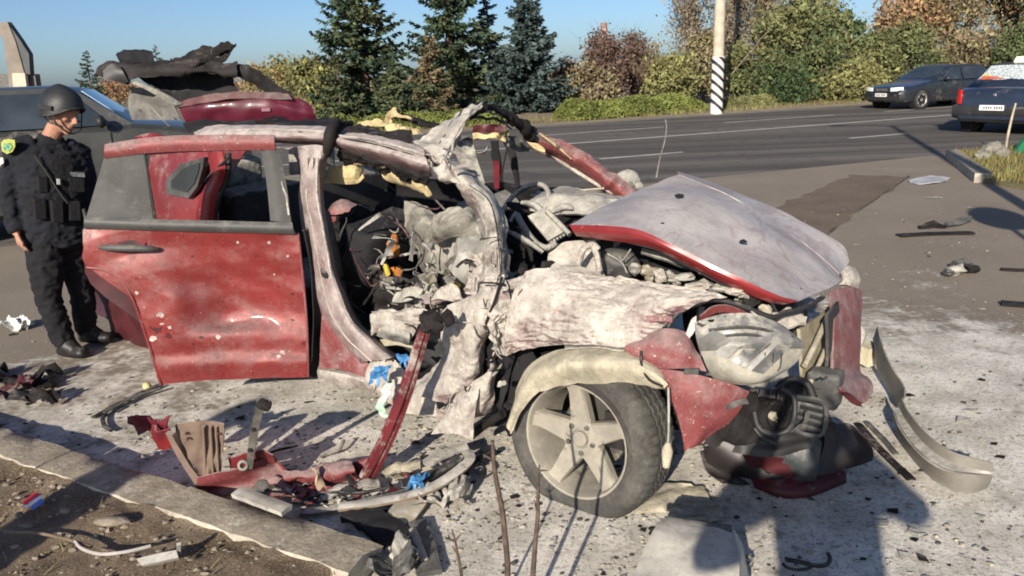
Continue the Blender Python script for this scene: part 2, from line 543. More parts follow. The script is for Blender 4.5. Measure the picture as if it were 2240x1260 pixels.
kb.box(kc + Vector((0, 0, .05)), ((G(2150, 400) - G(2082, 345)).length, .22, .16), Mk).jitter(.02, 4)
tag(kb.build('kerb_block', M_kerb, smooth=None), 'tilted pale concrete kerb end at corner of grass verge', 'kerb stone')

# ---------------- the near verge: soil behind a line of old kerb stones
K0 = G(0, 930, .11); K1 = G(872, 1196, .11)
kdir = (K1 - K0); kdir.z = 0; klen = kdir.length; kdir.normalize(); kin = Vector((kdir.y, -kdir.x, 0))    # towards the camera
kerb_root = struct(empty('kerb', K0))
kerb_root['label'] = 'row of worn kerb stones along the near verge'
cuts = [-2.2, -1.15, -.12, .62, 1.42, klen - .02]
for i in range(len(cuts) - 1):
    b = MB(); L_ = cuts[i + 1] - cuts[i] - .012
    nx, prof = 10, [(0, -.05), (0, .085), (.018, .11), (.10, .114), (.19, .108), (.20, .05), (.20, -.05)]
    rings = []
    for j in range(nx + 1):
        s = cuts[i] + L_ * j / nx
        ring = []
        for (y, z) in prof:
            p = K0 + kdir * s + kin * y; p.z = z - .006 * (i % 2)
            q = p * 11
            p += Vector((noise.noise(q), noise.noise(q + Vector((3, 3, 3))), noise.noise(q + Vector((7, 1, 4))) * .7)) * .016
            if i == len(cuts) - 2 and j == nx: p -= kdir * (.05 + .07 * noise.noise(q * 2))
            ring.append(p)
        rings.append(ring)
    b.rings(rings); b.build('kerb_stone', M_kerb, kerb_root, smooth=50)
# soil
sb = MB(); nu, nv = 110, 70
P, F = [], []
for j in range(nv + 1):
    for i in range(nu + 1):
        s = -3.4 + (klen + 3.3) * i / nu
        y = .185 + 2.6 * (j / nv) ** 1.4
        p = K0 + kdir * s + kin * y
        p.z = .098 - .03 * (j / nv) + .03 * fbm(p * 2.2) * min(1, j / 12) + .022 * fbm(p * 9 + Vector((4, 4, 4)), 3)
        if i == nu or j == nv: p.z = -.03
        P.append(p)
for j in range(nv):
    for i in range(nu):
        a = j * (nu + 1) + i; F.append((a, a + nu + 1, a + nu + 2, a + 1))
sb.add(P, F); struct(sb.build('soil', M_soil, smooth=70))
# ================================================================== TREES AND FAR THINGS
M_bark = mat('bark', (.10, .075, .055), .9, var=.35, vscale=9, bump=.5)
M_barkpale = mat('bark_pale', (.20, .165, .13), .9, var=.3, vscale=9, bump=.4)
def leafmat(n, c, isl=.5, v=.3): return mat(n, c, .75, var=v, vscale=1.1, island=isl, spec=.2)
LM = {'olive': leafmat('leaves_olive', (0.134, 0.138, 0.058)), 'green': leafmat('leaves_green', (0.084, 0.105, 0.046)),
      'yellow': leafmat('leaves_yellow', (.190, .182, .072)), 'gold': leafmat('leaves_gold', (0.256, 0.192, 0.083)),
      'orange': leafmat('leaves_orange', (0.262, 0.160, 0.090)), 'brown': leafmat('leaves_brown', (0.185, 0.150, 0.088)),
      'grey': leafmat('leaves_grey', (0.192, 0.160, 0.109)), 'hedge': leafmat('leaves_hedge', (0.125, 0.143, 0.038)),
      'plum': leafmat('leaves_plum', (0.109, 0.070, 0.054)), 'dark': leafmat('leaves_dark', (0.045, 0.070, 0.028))}
LN = {'spruce': leafmat('needles_spruce', (0.044, 0.067, 0.038), .5), 'blue': leafmat('needles_blue', (0.058, 0.084, 0.077), .45),
      'olive': leafmat('needles_olive', (0.077, 0.092, 0.045), .5), 'dry': leafmat('needles_dry', (0.160, 0.122, 0.070), .45)}
def leafquad(b, p, s, rnd, elong=1.3):
    n = Vector((rnd.gauss(0, 1), rnd.gauss(0, 1), rnd.gauss(0, .8) + .3)).normalized()
    t = n.orthogonal().normalized(); t.rotate(Matrix.Rotation(rnd.uniform(0, 6.28), 3, n)); q = n.cross(t)
    t, q = t * s * elong, q * s * .7
    b.add([p - t, p + q * .9, p + t, p - q * .9], [(0, 1, 2, 3)])
def deciduous(name, base, h, rx, color, label, n=3200, ls=.10, trunk_h=.25, clumps=26, seed=1, color2=None, bark=None, ry=None, columnar=False, group=None, cat='tree', airy=.0, limbs=8, low=.12):
    rnd = random.Random(seed * 77 + 3); base = Vector(base); h, rx, ls = h * 1.13, rx * 1.13, ls * 1.13; ry = ry or rx
    root = empty(name, base); tag(root, label, cat, group)
    tb = MB(); topz = h * .8
    pts = [base + Vector((rnd.gauss(0, .04 * i), rnd.gauss(0, .04 * i), topz * i / 5)) for i in range(6)]
    pts[0].z -= .1
    r0 = .022 * h + .02
    tb.tube(pts, [r0 * (1 - .17 * i) for i in range(6)], 7)
    cents = []
    for i in range(clumps):
        for _ in range(30):
            x, y, z = rnd.uniform(-1, 1), rnd.uniform(-1, 1), rnd.uniform(-1, 1)
            d = x * x + y * y + z * z
            if .12 < d < 1: break
        zz = (z * .5 + .5)
        wd = (1.0 if not columnar else 1.0) * (math.sin(math.pi * min(1, .18 + .80 * zz)) ** .6 if not columnar else (1 - .55 * zz))
        cents.append(base + Vector((x * rx * wd, y * ry * wd, h * (low + (1 - low) * zz))))
    for i in range(limbs + (clumps if airy else 0)):
        c = cents[i % len(cents)]
        s = pts[min(4, 1 + int(4 * max(0, (c.z - base.z) / h - .25)))]
        m_ = (s + c) / 2 + Vector((0, 0, .12 * h * (1 if columnar else .4)))
        tb.tube([s, m_, c], [r0 * .42, r0 * .25, r0 * .09], 5, samples=6, wob=.05)
        if airy:
            for q in range(7):
                e = c + Vector((rnd.gauss(0, .3) * rx, rnd.gauss(0, .3) * rx, rnd.uniform(.0, .28) * h))
                tb.tube([m_.lerp(c, rnd.random()), e], [r0 * .10, r0 * .03], 3)
    tb.build('trunk', bark or M_bark, root, smooth=70)
    for kk, colr in enumerate([color] + ([color2] if color2 else [])):
        b = MB(); tot = int(n * 1.9) if kk == 0 else int(n * .95)
        for i in range(tot):
            c = cents[rnd.randrange(len(cents))] if kk == 0 or not color2 else cents[rnd.randrange(max(1, len(cents) // 3)) * 2 % len(cents)]
            rr = rx * (.36 if not columnar else .42)
            p = c + Vector((rnd.gauss(0, rr * .55), rnd.gauss(0, rr * .55), rnd.gauss(0, rr * (.5 if not columnar else 1.2))))
            if p.z < base.z + .03: p.z = base.z + rnd.uniform(.03, .4)
            leafquad(b, p, ls * .72 * rnd.choice((.5, .7, 1, 1, 1.5)), rnd)
        b.build('crown', LM[colr], root, smooth=None, fix=False)
    return root
def conifer(name, base, h, r, color, label, seed=1, nb=230, sprays=34, group=None, droop=.25, gap=.0, color2=None, low=.03, sq=1.0):
    rnd = random.Random(seed * 31 + 5); base = Vector(base); h, r = h * 1.13, r * 1.13
    root = empty(name, base); tag(root, label, 'conifer', group)
    tb = MB(); lean = Vector((rnd.gauss(0, .02), rnd.gauss(0, .02), 0)) * h
    tb.tube([base - Vector((0, 0, .1)), base + lean * .5 + Vector((0, 0, h * .5)), base + lean + Vector((0, 0, h * .99))], [.024 * h, .015 * h, .004], 8, samples=8)
    crowns = [MB(), MB()]
    for i in range(nb):
        t = (i + rnd.random()) / nb
        t = low + (1 - low) * t ** 1.15
        env = (1 - t) ** .85 * (1.0 if t > .12 else .75 + 2 * t)
        if gap and noise.noise(Vector((t * 9, seed, 0))) > .25: env *= 1 - gap
        L_ = r * env * rnd.choice((.45, .7, .9, 1.0, 1.15)) + .05
        an = rnd.uniform(0, 6.283)
        d = Vector((math.cos(an), math.sin(an) * sq, 0))
        o = base + lean * t + Vector((0, 0, h * t))
        e1 = o + d * L_ * .55 + Vector((0, 0, -droop * L_ * .5)); e2 = o + d * L_ + Vector((0, 0, -droop * L_ * .5 + .18 * L_))
        if i % 2 == 0: tb.tube([o, e1, e2], [.013 * (1 - t) + .005, .009, .003], 4)
        side = Vector((-d.y, d.x, 0))
        b = crowns[1 if (color2 and rnd.random() < .35) else 0]
        for q in range(int(2.0 * sprays * (.45 + .55 * L_ / r))):
            f = rnd.uniform(.05, 1.0) ** .85
            p = (o.lerp(e1, f / .55) if f < .55 else e1.lerp(e2, (f - .55) / .45))
            ln = (.10 + .20 * (1 - abs(f - .6))) * (.4 + .6 * min(1, L_)) * rnd.uniform(.6, 1.3)
            sd_ = side * rnd.choice((-1, 1)) * rnd.uniform(.4, 1) + d * rnd.uniform(.3, .9) + Vector((0, 0, rnd.uniform(-.75, .2)))
            sd_.normalize()
            wv = sd_.cross(Vector((rnd.gauss(0, 1), rnd.gauss(0, 1), rnd.gauss(0, 1)))).normalized() * ln * rnd.uniform(.13, .28)
            tip = p + sd_ * ln
            b.add([p - wv * .4, p.lerp(tip, .45) - wv, tip, p.lerp(tip, .45) + wv], [(0, 1, 2, 3)])
    tb.build('trunk', M_bark, root, smooth=70)
    crowns[0].build('crown', LN[color], root, smooth=None, fix=False)
    if color2: crowns[1].build('crown', LN[color2], root, smooth=None, fix=False)
    return root
def at_ground(u, v, z=.08): return G(u, v, z)

# spruces behind the road, left to right in the photograph
conifer('spruce_tree', D(805, 222, 30.9).xy.to_3d() + Vector((0, 0, .08)), 6.6, 2.35, 'spruce', 'ragged dark spruce with drooping tips, widest of the tall group', 1, nb=300, sprays=40, group='spruces across the road', gap=.35, color2='olive', droop=.35)
conifer('spruce_tree', D(985, 222, 32.6).xy.to_3d() + Vector((0, 0, .08)), 7.4, 2.3, 'spruce', 'tall spruce with brown dry lower branches, second of the tall group', 2, nb=300, sprays=38, group='spruces across the road', gap=.4, color2='olive', droop=.3)
conifer('spruce_tree', D(1078, 222, 35.5).xy.to_3d() + Vector((0, 0, .08)), 4.75, 1.25, 'blue', 'slim pale spruce between two larger ones', 3, nb=180, sprays=28, group='spruces across the road', gap=.2)
conifer('spruce_tree', D(1160, 222, 31.5).xy.to_3d() + Vector((0, 0, .08)), 4.45, 1.75, 'blue', 'neat pointed blue spruce beside the low hedge end', 4, nb=320, sprays=40, group='spruces across the road', droop=.12)
conifer('spruce_tree', D(198, 190, 48.1).xy.to_3d() + Vector((0, 0, .08)), 3.35, 1.15, 'spruce', 'small dark spruce between the monument and the raised tailgate', 5, nb=90, sprays=18, gap=.3)
conifer('spruce_tree', D(354, 190, 52.7).xy.to_3d() + Vector((0, 0, .08)), 3.7, .9, 'spruce', 'tip of a small spruce above the raised tailgate', 6, nb=80, sprays=16)
# dry brown cypress-like bush among the spruces
conifer('dry_conifer', D(945, 222, 28.9).xy.to_3d() + Vector((0, 0, .08)), 2.75, .85, 'dry', 'brown dried conifer at the foot of the tall spruces', 9, nb=130, sprays=26, color2='olive')
conifer('dry_conifer', D(745, 222, 29.2).xy.to_3d() + Vector((0, 0, .08)), 2.2, 1.0, 'olive', 'low olive conifer beside the white marker post', 10, nb=120, sprays=26)
conifer('dry_conifer', D(870, 222, 28.6).xy.to_3d() + Vector((0, 0, .08)), 1.9, 1.1, 'olive', 'squat olive conifer below the ragged spruce', 11, nb=120, sprays=26, color2='spruce')

def bush(u, Y, h, rx, col, label, seed, n=1500, ls=.08, **kw):
    b = D(u, 222, Y * 1.145); b.z = .1
    return deciduous('bush', b, h, rx, col, label, n=n, ls=ls, clumps=kw.pop('clumps', 18), seed=seed, limbs=5, cat='bush', low=kw.pop('low', .08), **kw)
def tree(u, Y, h, rx, col, label, seed, n=3200, **kw):
    b = D(u, 222, Y * 1.145); b.z = .1
    return deciduous('autumn_tree', b, h, rx, col, label, n=n, seed=seed, **kw)
bush(690, 27, 2.1, 1.1, 'yellow', 'yellow green bush beside the ragged spruce', 21, color2='olive')
bush(625, 33, 2.0, 1.3, 'olive', 'olive bush behind the red tailgate', 22, color2='gold')
bush(575, 40, 2.25, 1.0, 'gold', 'golden bush just above the torn tailgate corner', 23)
bush(478, 44, 1.6, 1.5, 'orange', 'far orange brown bush left behind the tailgate', 24)
bush(262, 48, 2.0, 1.3, 'orange', 'far reddish bush between small spruce and tailgate', 25)
tree(1318, 30, 2.75, 1.0, 'plum', 'purple brown bare shrub tree in front of the chimney', 26, n=2600, ls=.075, airy=1, clumps=30, low=.05)
tree(1385, 33, 2.8, 1.0, 'plum', 'brown bare shrub tree just right of the chimney', 27, n=2200, ls=.07, airy=1, clumps=26, low=.05)
bush(1290, 28, 1.5, 1.0, 'brown', 'low brown twiggy bush right of the blue spruce', 28, n=1600)
bush(1240, 30, 1.6, .8, 'plum', 'dim brown bush tucked behind the blue spruce', 29)
bush(1462, 27.5, 1.75, 1.0, 'yellow', 'bright yellow bush left of the striped pole', 30, n=2200, color2='olive')
bush(1540, 29, 2.5, .9, 'brown', 'brown autumn bush just behind the striped pole', 31, n=2000, color2='olive')
bush(1640, 28, 2.1, 1.0, 'olive', 'olive bush right of the striped pole', 32, n=2200, color2='green')
tree(1510, 33, 6.5, 1.15, 'grey', 'tall grey poplar with sparse leaves left of the pole', 33, n=2600, ls=.07, airy=1, columnar=True, clumps=34, bark=M_barkpale, group='poplars behind the road')
tree(1590, 34, 7.2, 1.1, 'grey', 'tall grey poplar half hidden by the striped pole', 34, n=2600, ls=.07, airy=1, columnar=True, clumps=34, bark=M_barkpale, group='poplars behind the road')
tree(1660, 35, 6.2, 1.2, 'brown', 'thin brown poplar right of the striped pole', 35, n=2400, ls=.07, airy=1, columnar=True, clumps=30, bark=M_barkpale, color2='grey', group='poplars behind the road')
tree(1745, 31, 4.1, 1.7, 'olive', 'broad olive green tree between the poplars and the sky gap', 36, n=4600, ls=.095, color2='green', clumps=34, low=.06)
bush(1790, 28.5, 2.0, 1.2, 'green', 'dense green bush below the broad olive tree', 37, n=2600, color2='olive')
bush(1700, 27.5, 1.2, 1.3, 'dark', 'dark green low shrub right of the pole base', 38, n=1600)
tree(1835, 36, 3.5, .9, 'dark', 'narrow dark green tree at the sky gap', 39, n=1800, clumps=16)
bush(1905, 30, 2.2, 1.1, 'olive', 'olive bush above the dark sedan bonnet', 40, n=2600, color2='green')
bush(1880, 27.6, 1.15, 1.1, 'yellow', 'low yellow green weeds in front of the dark sedan', 41, n=1600, color2='olive')
bush(1985, 31, 2.5, 1.3, 'green', 'green bush behind the dark sedan windscreen', 42, n=2600, color2='olive')
tree(1985, 36, 5.6, 1.6, 'orange', 'orange autumn tree right of the sky gap', 43, n=4200, color2='brown', clumps=32, low=.2)
tree(2095, 35, 6.3, 1.9, 'brown', 'russet brown tree above the dark sedan roof', 44, n=4600, color2='gold', clumps=34, low=.2)
tree(2200, 34, 6.6, 1.9, 'brown', 'mixed olive and brown tree at the right edge', 45, n=4600, color2='olive', clumps=34, low=.1)
tree(2310, 33, 6.4, 1.8, 'orange', 'orange brown tree cut by the right picture edge', 46, n=3200, color2='brown', clumps=30, low=.1)
bush(2110, 31, 2.2, 1.4, 'brown', 'brown bush behind the dark sedan roof', 47, n=2600, color2='olive')
bush(2225, 30, 2.4, 1.4, 'green', 'green bush behind the taxi', 48, n=2600, color2='olive')
tree(2440, 34, 6.0, 2.0, 'olive', 'olive tree beyond the right picture edge', 49, n=2200, clumps=26)
tree(1760, 46, 6.2, 1.5, 'grey', 'pale bare tree rising behind the broad olive tree', 50, n=2000, ls=.08, airy=1, columnar=True, clumps=26, bark=M_barkpale)
bush(1425, 40, 2.7, 1.3, 'brown', 'far brown thicket left of the grey poplar', 51, n=2000, color2='plum')
# far-off wood: one low mass on the horizon
fw = MB(); rnd = random.Random(5)
for i in range(5200):
    x = rnd.uniform(-75, 95); y = rnd.uniform(88, 100)
    hh = 1.7 + .8 * noise.noise(Vector((x * .12, 3, 1))) + .5 * noise.noise(Vector((x * .5, 1, 1)))
    leafquad(fw, Vector((x, y, rnd.uniform(.05, max(.4, hh)))), .28, rnd)
tag(fw.build('far_wood', LM['brown'], smooth=None, fix=False), 'far-off brown wood along the horizon', 'wood', kind='stuff')

# low clipped juniper hedge right of the blue spruce, with its own leaves
def hedge(name, pts, h, dep, label, seed, n=9000, col='hedge'):
    rnd = random.Random(seed); b = MB(); pts = [Vector(p) for p in pts]
    core = MB()
    rings = []
    for i in range(25):
        p = crom(pts, i / 24); q = crom(pts, min(1, i / 24 + .01)) - crom(pts, max(0, i / 24 - .01)); q.z = 0; q.normalize(); sd_ = Vector((-q.y, q.x, 0))
        e_ = min(1, 6 * i / 24, 6 * (24 - i) / 24) ** .5 * .98 + .02
        rings.append([p + sd_ * math.cos(a) * dep * .42 * e_ + Vector((0, 0, max(0, math.sin(a)) * h * .82 * e_)) for a in [math.pi * k_ / 6 for k_ in range(7)]])
    core.rings(rings, closed=False)
    root = empty(name, pts[0]); tag(root, label, 'hedge')
    core.build('twigs', mat('hedge_core', (.05, .055, .018), .9), root, smooth=60)
    for i in range(n):
        t = rnd.random(); p = crom(pts, t); e_ = min(1, 6 * t, 6 * (1 - t)) ** .5; q = crom(pts, min(1, t + .01)) - crom(pts, max(0, t - .01)); q.z = 0; q.normalize(); sd_ = Vector((-q.y, q.x, 0))
        a = rnd.uniform(0, math.pi); hh = h * (1 + .3 * noise.noise(p * 1.1) + .15 * noise.noise(p * 4))
        pp = p + sd_ * math.cos(a) * dep * .5 * e_ * rnd.uniform(.8, 1.1) + Vector((0, 0, .02 + math.sin(a) * hh * e_ * rnd.uniform(.8, 1.15)))
        leafquad(b, pp, .055 * rnd.uniform(.6, 1.4), rnd)
    b.build('foliage', LM[col], root, smooth=None, fix=False)
    return root
hedge('low_hedge', [D(1212, 222, 26.6).xy.to_3d() + Vector((0, 0, .05)), D(1350, 222, 27.8).xy.to_3d() + Vector((0, 0, .05)), D(1545, 222, 29.8).xy.to_3d() + Vector((0, 0, .05))], .55, 1.5, 'low spreading green hedge between blue spruce and striped pole', 3, 11000)
hedge('low_hedge', [D(1578, 222, 30.2).xy.to_3d() + Vector((0, 0, .05)), D(1700, 222, 31.1).xy.to_3d() + Vector((0, 0, .05))], .32, .9, 'thin strip of green weeds right of the striped pole', 4, 4000, 'olive')
hedge('low_hedge', [D(640, 222, 24.4).xy.to_3d() + Vector((0, 0, .05)), D(900, 222, 25.5).xy.to_3d() + Vector((0, 0, .05)), D(1130, 222, 26.3).xy.to_3d() + Vector((0, 0, .05))], .42, 1.2, 'low green ground shrubs at the foot of the spruces', 5, 10000)

# utility pole with black and white striped foot
pb = G(1567, 246, .05); pole = empty('utility_pole', pb); tag(pole, 'concrete utility pole with black and white spiral striped foot', 'pole')
Mp = mat('pole_concrete', (.42, .37, .29), .9, var=.15, vscale=4, bump=.3)
b = MB(); hgt = 10.5; r0 = .21; r1 = .13
b.lathe([(r0 - (r0 - r1) * t, hgt * t - .1) for t in [0, .25, .5, .75, 1]], Matrix.Translation(pb), 20); b.build('shaft', Mp, pole)
Mblk = mat('black_paint', (.025, .025, .027), .6, var=.2); Mwht = mat('white_paint', (.62, .60, .56), .7, var=.12, vscale=6)
b = MB(); b.lathe([(r0 + .006, -.1), (r0 + .003, 1.92)], Matrix.Translation(pb), 24); b.build('white_foot', Mwht, pole)
for k_ in range(6):
    z0 = .02 + .335 * k_
    rings = []
    for j in range(25):
        a = 2 * math.pi * j / 24
        dz = .16 * math.cos(a - R(30)) * 2.0
        z_ = z0 + .14 - .30 * math.sin(a) * .0 - .20 * math.cos(a)
        dirv = Vector((math.cos(a), math.sin(a), 0))
        ring = []
        for rr, zz in ((r0 + .004, 0), (r0 + .014, .0), (r0 + .014, .135), (r0 + .004, .135)):
            ring.append(pb + dirv * rr + Vector((0, 0, min(max(z_ + zz, .0), 1.90))))
        rings.append(ring)
    b = MB(); b.rings(rings); b.build('stripe', Mblk, pole)
b = MB(); b.box(pb + Vector((0, 0, 9.8)), (1.6, .1, .12)); b.build('crossarm', Mp, pole)
def post(name, u, v, vt, r, m, label, z=.06, Y=None):
    p = G(u, v, z) if Y is None else D(u, 222, Y * 1.145)
    if Y is not None: p.z = z
    top_ = D(u, vt, p.y); b = MB()
    b.lathe([(r, -.2), (r, top_.z - z), (r * .6, top_.z - z + .02), (0.001, top_.z - z + .02)], Matrix.Translation(p), 10)
    root = empty(name, p); tag(root, label, 'post'); b.build('shaft', m, root)
    c = MB(); c.lathe([(r * 1.25, top_.z - z - .05), (r * 1.25, top_.z - z + .03), (.001, top_.z - z + .035)], Matrix.Translation(p), 10); c.build('cap', m, root)
Mpost = mat('post_white', (.55, .55, .52), .7)
post('marker_post', 1251, 240, 168, .032, Mpost, 'thin white post at the corner of the low hedge')
post('marker_post', 724, 262, 190, .032, Mpost, 'thin white post in front of the ragged spruce')
post('marker_post', 708, 250, 138, .022, mat('post_grey', (.42, .40, .37), .8), 'thin grey post behind the left spruce bush', Y=34)
post('marker_post', 1878, 200, 95, .05, mat('post_pale', (.5, .46, .4), .8), 'pale slender post in the sky gap', Y=40)
# a bare trunk leaning right of the pole
lt = MB(); lt.tube([D(1602, 160, 31), D(1640, 115, 31), D(1672, 76, 31), D(1690, 60, 31)], [.022, .018, .014, .006], 6, samples=10, wob=.03)
tag(lt.build('leaning_branch', M_barkpale, smooth=60), 'pale bare branch leaning beside the striped pole', 'branch')
# distant red and white chimney
cp = D(1321, 110, 240); cp.z = 0; chim = empty('chimney', cp); tag(chim, 'distant chimney with red and white bands above the bare shrub tree', 'chimney')
zt = D(1321, 50, 240).z
bands = [(0, zt - 5.0, mat('chimney_grey', (.40, .33, .29), .9)), (zt - 5.0, zt - 3.3, mat('chimney_white', (.75, .70, .68), .8)), (zt - 3.3, zt - 1.6, mat('chimney_pink', (.45, .30, .26), .8)), (zt - 1.6, zt, mat('chimney_red', (.26, .15, .13), .8))]
for z0, z1, m_ in bands:
    b = MB(); b.lathe([(1.15 - .02 * z0 * .6, z0), (1.15 - .02 * z1 * .6, z1), (.001, z1)], Matrix.Translation(cp), 18); b.build('band', m_, chim)
# monument: leaning stone pylon with a dark side
Ym = 55.0
mon = empty('monument', D(35, 180, Ym).xy.to_3d()); tag(mon, 'tall leaning stone monument with a dark side at the left edge', 'monument')
def mp(u, v, d): return D(u, v, Ym + d) if d == 0 else D(u, v, Ym) + Vector((0, d, 0))
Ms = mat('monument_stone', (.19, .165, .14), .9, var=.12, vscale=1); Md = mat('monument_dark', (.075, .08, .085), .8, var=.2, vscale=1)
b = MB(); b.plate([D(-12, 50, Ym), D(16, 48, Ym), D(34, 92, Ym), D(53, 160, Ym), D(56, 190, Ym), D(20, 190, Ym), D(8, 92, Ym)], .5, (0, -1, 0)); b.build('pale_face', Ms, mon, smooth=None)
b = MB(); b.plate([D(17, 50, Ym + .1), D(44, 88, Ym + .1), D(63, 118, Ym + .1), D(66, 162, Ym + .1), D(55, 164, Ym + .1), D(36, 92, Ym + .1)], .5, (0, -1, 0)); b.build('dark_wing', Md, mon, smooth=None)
b = MB(); b.plate([D(26, 160, Ym - .2), D(54, 160, Ym - .2), D(60, 205, Ym - .2), D(30, 205, Ym - .2)], .3, (0, -1, 0)); b.build('plaque', mat('plaque_stone', (.46, .40, .32), .9, var=.1), mon, smooth=None)
b = MB(); b.plate([D(-20, 162, Ym + .4), D(76, 162, Ym + .4), D(84, 215, Ym + .4), D(-20, 215, Ym + .4)], .6, (0, -1, 0)); b.build('plinth', mat('plinth_stone', (.12, .115, .11), .9), mon, smooth=None)
# ================================================================== WHOLE CARS
M_tyre = mat('tyre_rubber', (.028, .027, .026), .85, var=.2, vscale=9, bump=.2, dust=.28, dcol=(.22, .20, .17))
M_rim = mat('alloy_rim', (.42, .41, .39), .4, metal=.6, var=.1)
M_black = mat('black_plastic', (.022, .022, .023), .55, var=.2, dust=.2, dcol=(.2, .18, .16))
M_gapshade = mat('gap_shade_black', (.008, .008, .008), .9)  # black for gaps, holes and the shade in wheel openings
M_glass = mat('tinted_glass', (.03, .038, .045), .05, var=.3, vscale=2, spec=1.0)
M_chrome = mat('bright_trim', (.6, .6, .6), .25, metal=.9, var=.05)
M_plate = mat('plate_white', (.72, .72, .70), .5, var=.06)
M_ink = mat('plate_ink', (.03, .03, .04), .6)
M_lampclear = mat('lamp_clear', (.75, .76, .74), .15, var=.1, spec=.8)
M_lampred = mat('lamp_red', (.50, .015, .02), .15, var=.15, spec=.7)
def wheel_parts(root, M, r=.32, w=.20, spokes=5, name='wheel', rimm=None):
    """local Z of M points out of the car"""
    t = MB(); hw = w / 2
    t.lathe([(r * .66, -hw * .9), (r * .86, -hw), (r * .97, -hw * .8), (r, -hw * .4), (r, hw * .4), (r * .97, hw * .8), (r * .86, hw), (r * .66, hw * .9)], M, 32, closed=True)
    ty = t.build(name, M_tyre, root, smooth=50)
    b = MB(); b.lathe([(.001, hw * .25), (r * .60, hw * .2), (r * .64, hw * .92), (r * .69, hw * .96), (r * .69, hw * .8)], M, 28)
    b.build('rim_barrel', M_black, ty, smooth=40)
    b = MB()
    for k in range(spokes):
        a = 2 * math.pi * k / spokes
        Q = M @ Matrix.Rotation(a, 4, 'Z')
        b.add([Q @ Vector(p) for p in ((.02, -.055, hw * .75), (r * .66, -.03, hw * .85), (r * .66, .03, hw * .85), (.02, .055, hw * .75), (.02, -.055, hw * .3), (r * .66, -.03, hw * .4), (r * .66, .03, hw * .4), (.02, .055, hw * .3))],
              [(0, 1, 2, 3), (7, 6, 5, 4), (0, 4, 5, 1), (1, 5, 6, 2), (2, 6, 7, 3), (3, 7, 4, 0)])
    b.lathe([(r * .62, hw * .6), (r * .70, hw * .97), (r * .66, hw * 1.0), (r * .60, hw * .75)], M, 28)
    b.lathe([(.001, hw * .9), (.05, hw * .88), (.06, hw * .7)], M, 14)
    b.build('rim', rimm or M_rim, ty, smooth=35)
    return ty
def pane(b, pts, T, off=.004, n=8, bow=.0):
    """glass through 4 corner points (local), curved a little"""
    p = [Vector(q) for q in pts]
    rows = []
    for j in range(3):
        v_ = j / 2
        a, c = p[0].lerp(p[3], v_), p[1].lerp(p[2], v_)
        nn = (p[1] - p[0]).cross(p[3] - p[0]).normalized()
        rows.append([T @ (a.lerp(c, i / 4) + nn * (off + bow * math.sin(math.pi * i / 4))) for i in range(5)])
    b.sheet(rows, n, 4, thick=.006)
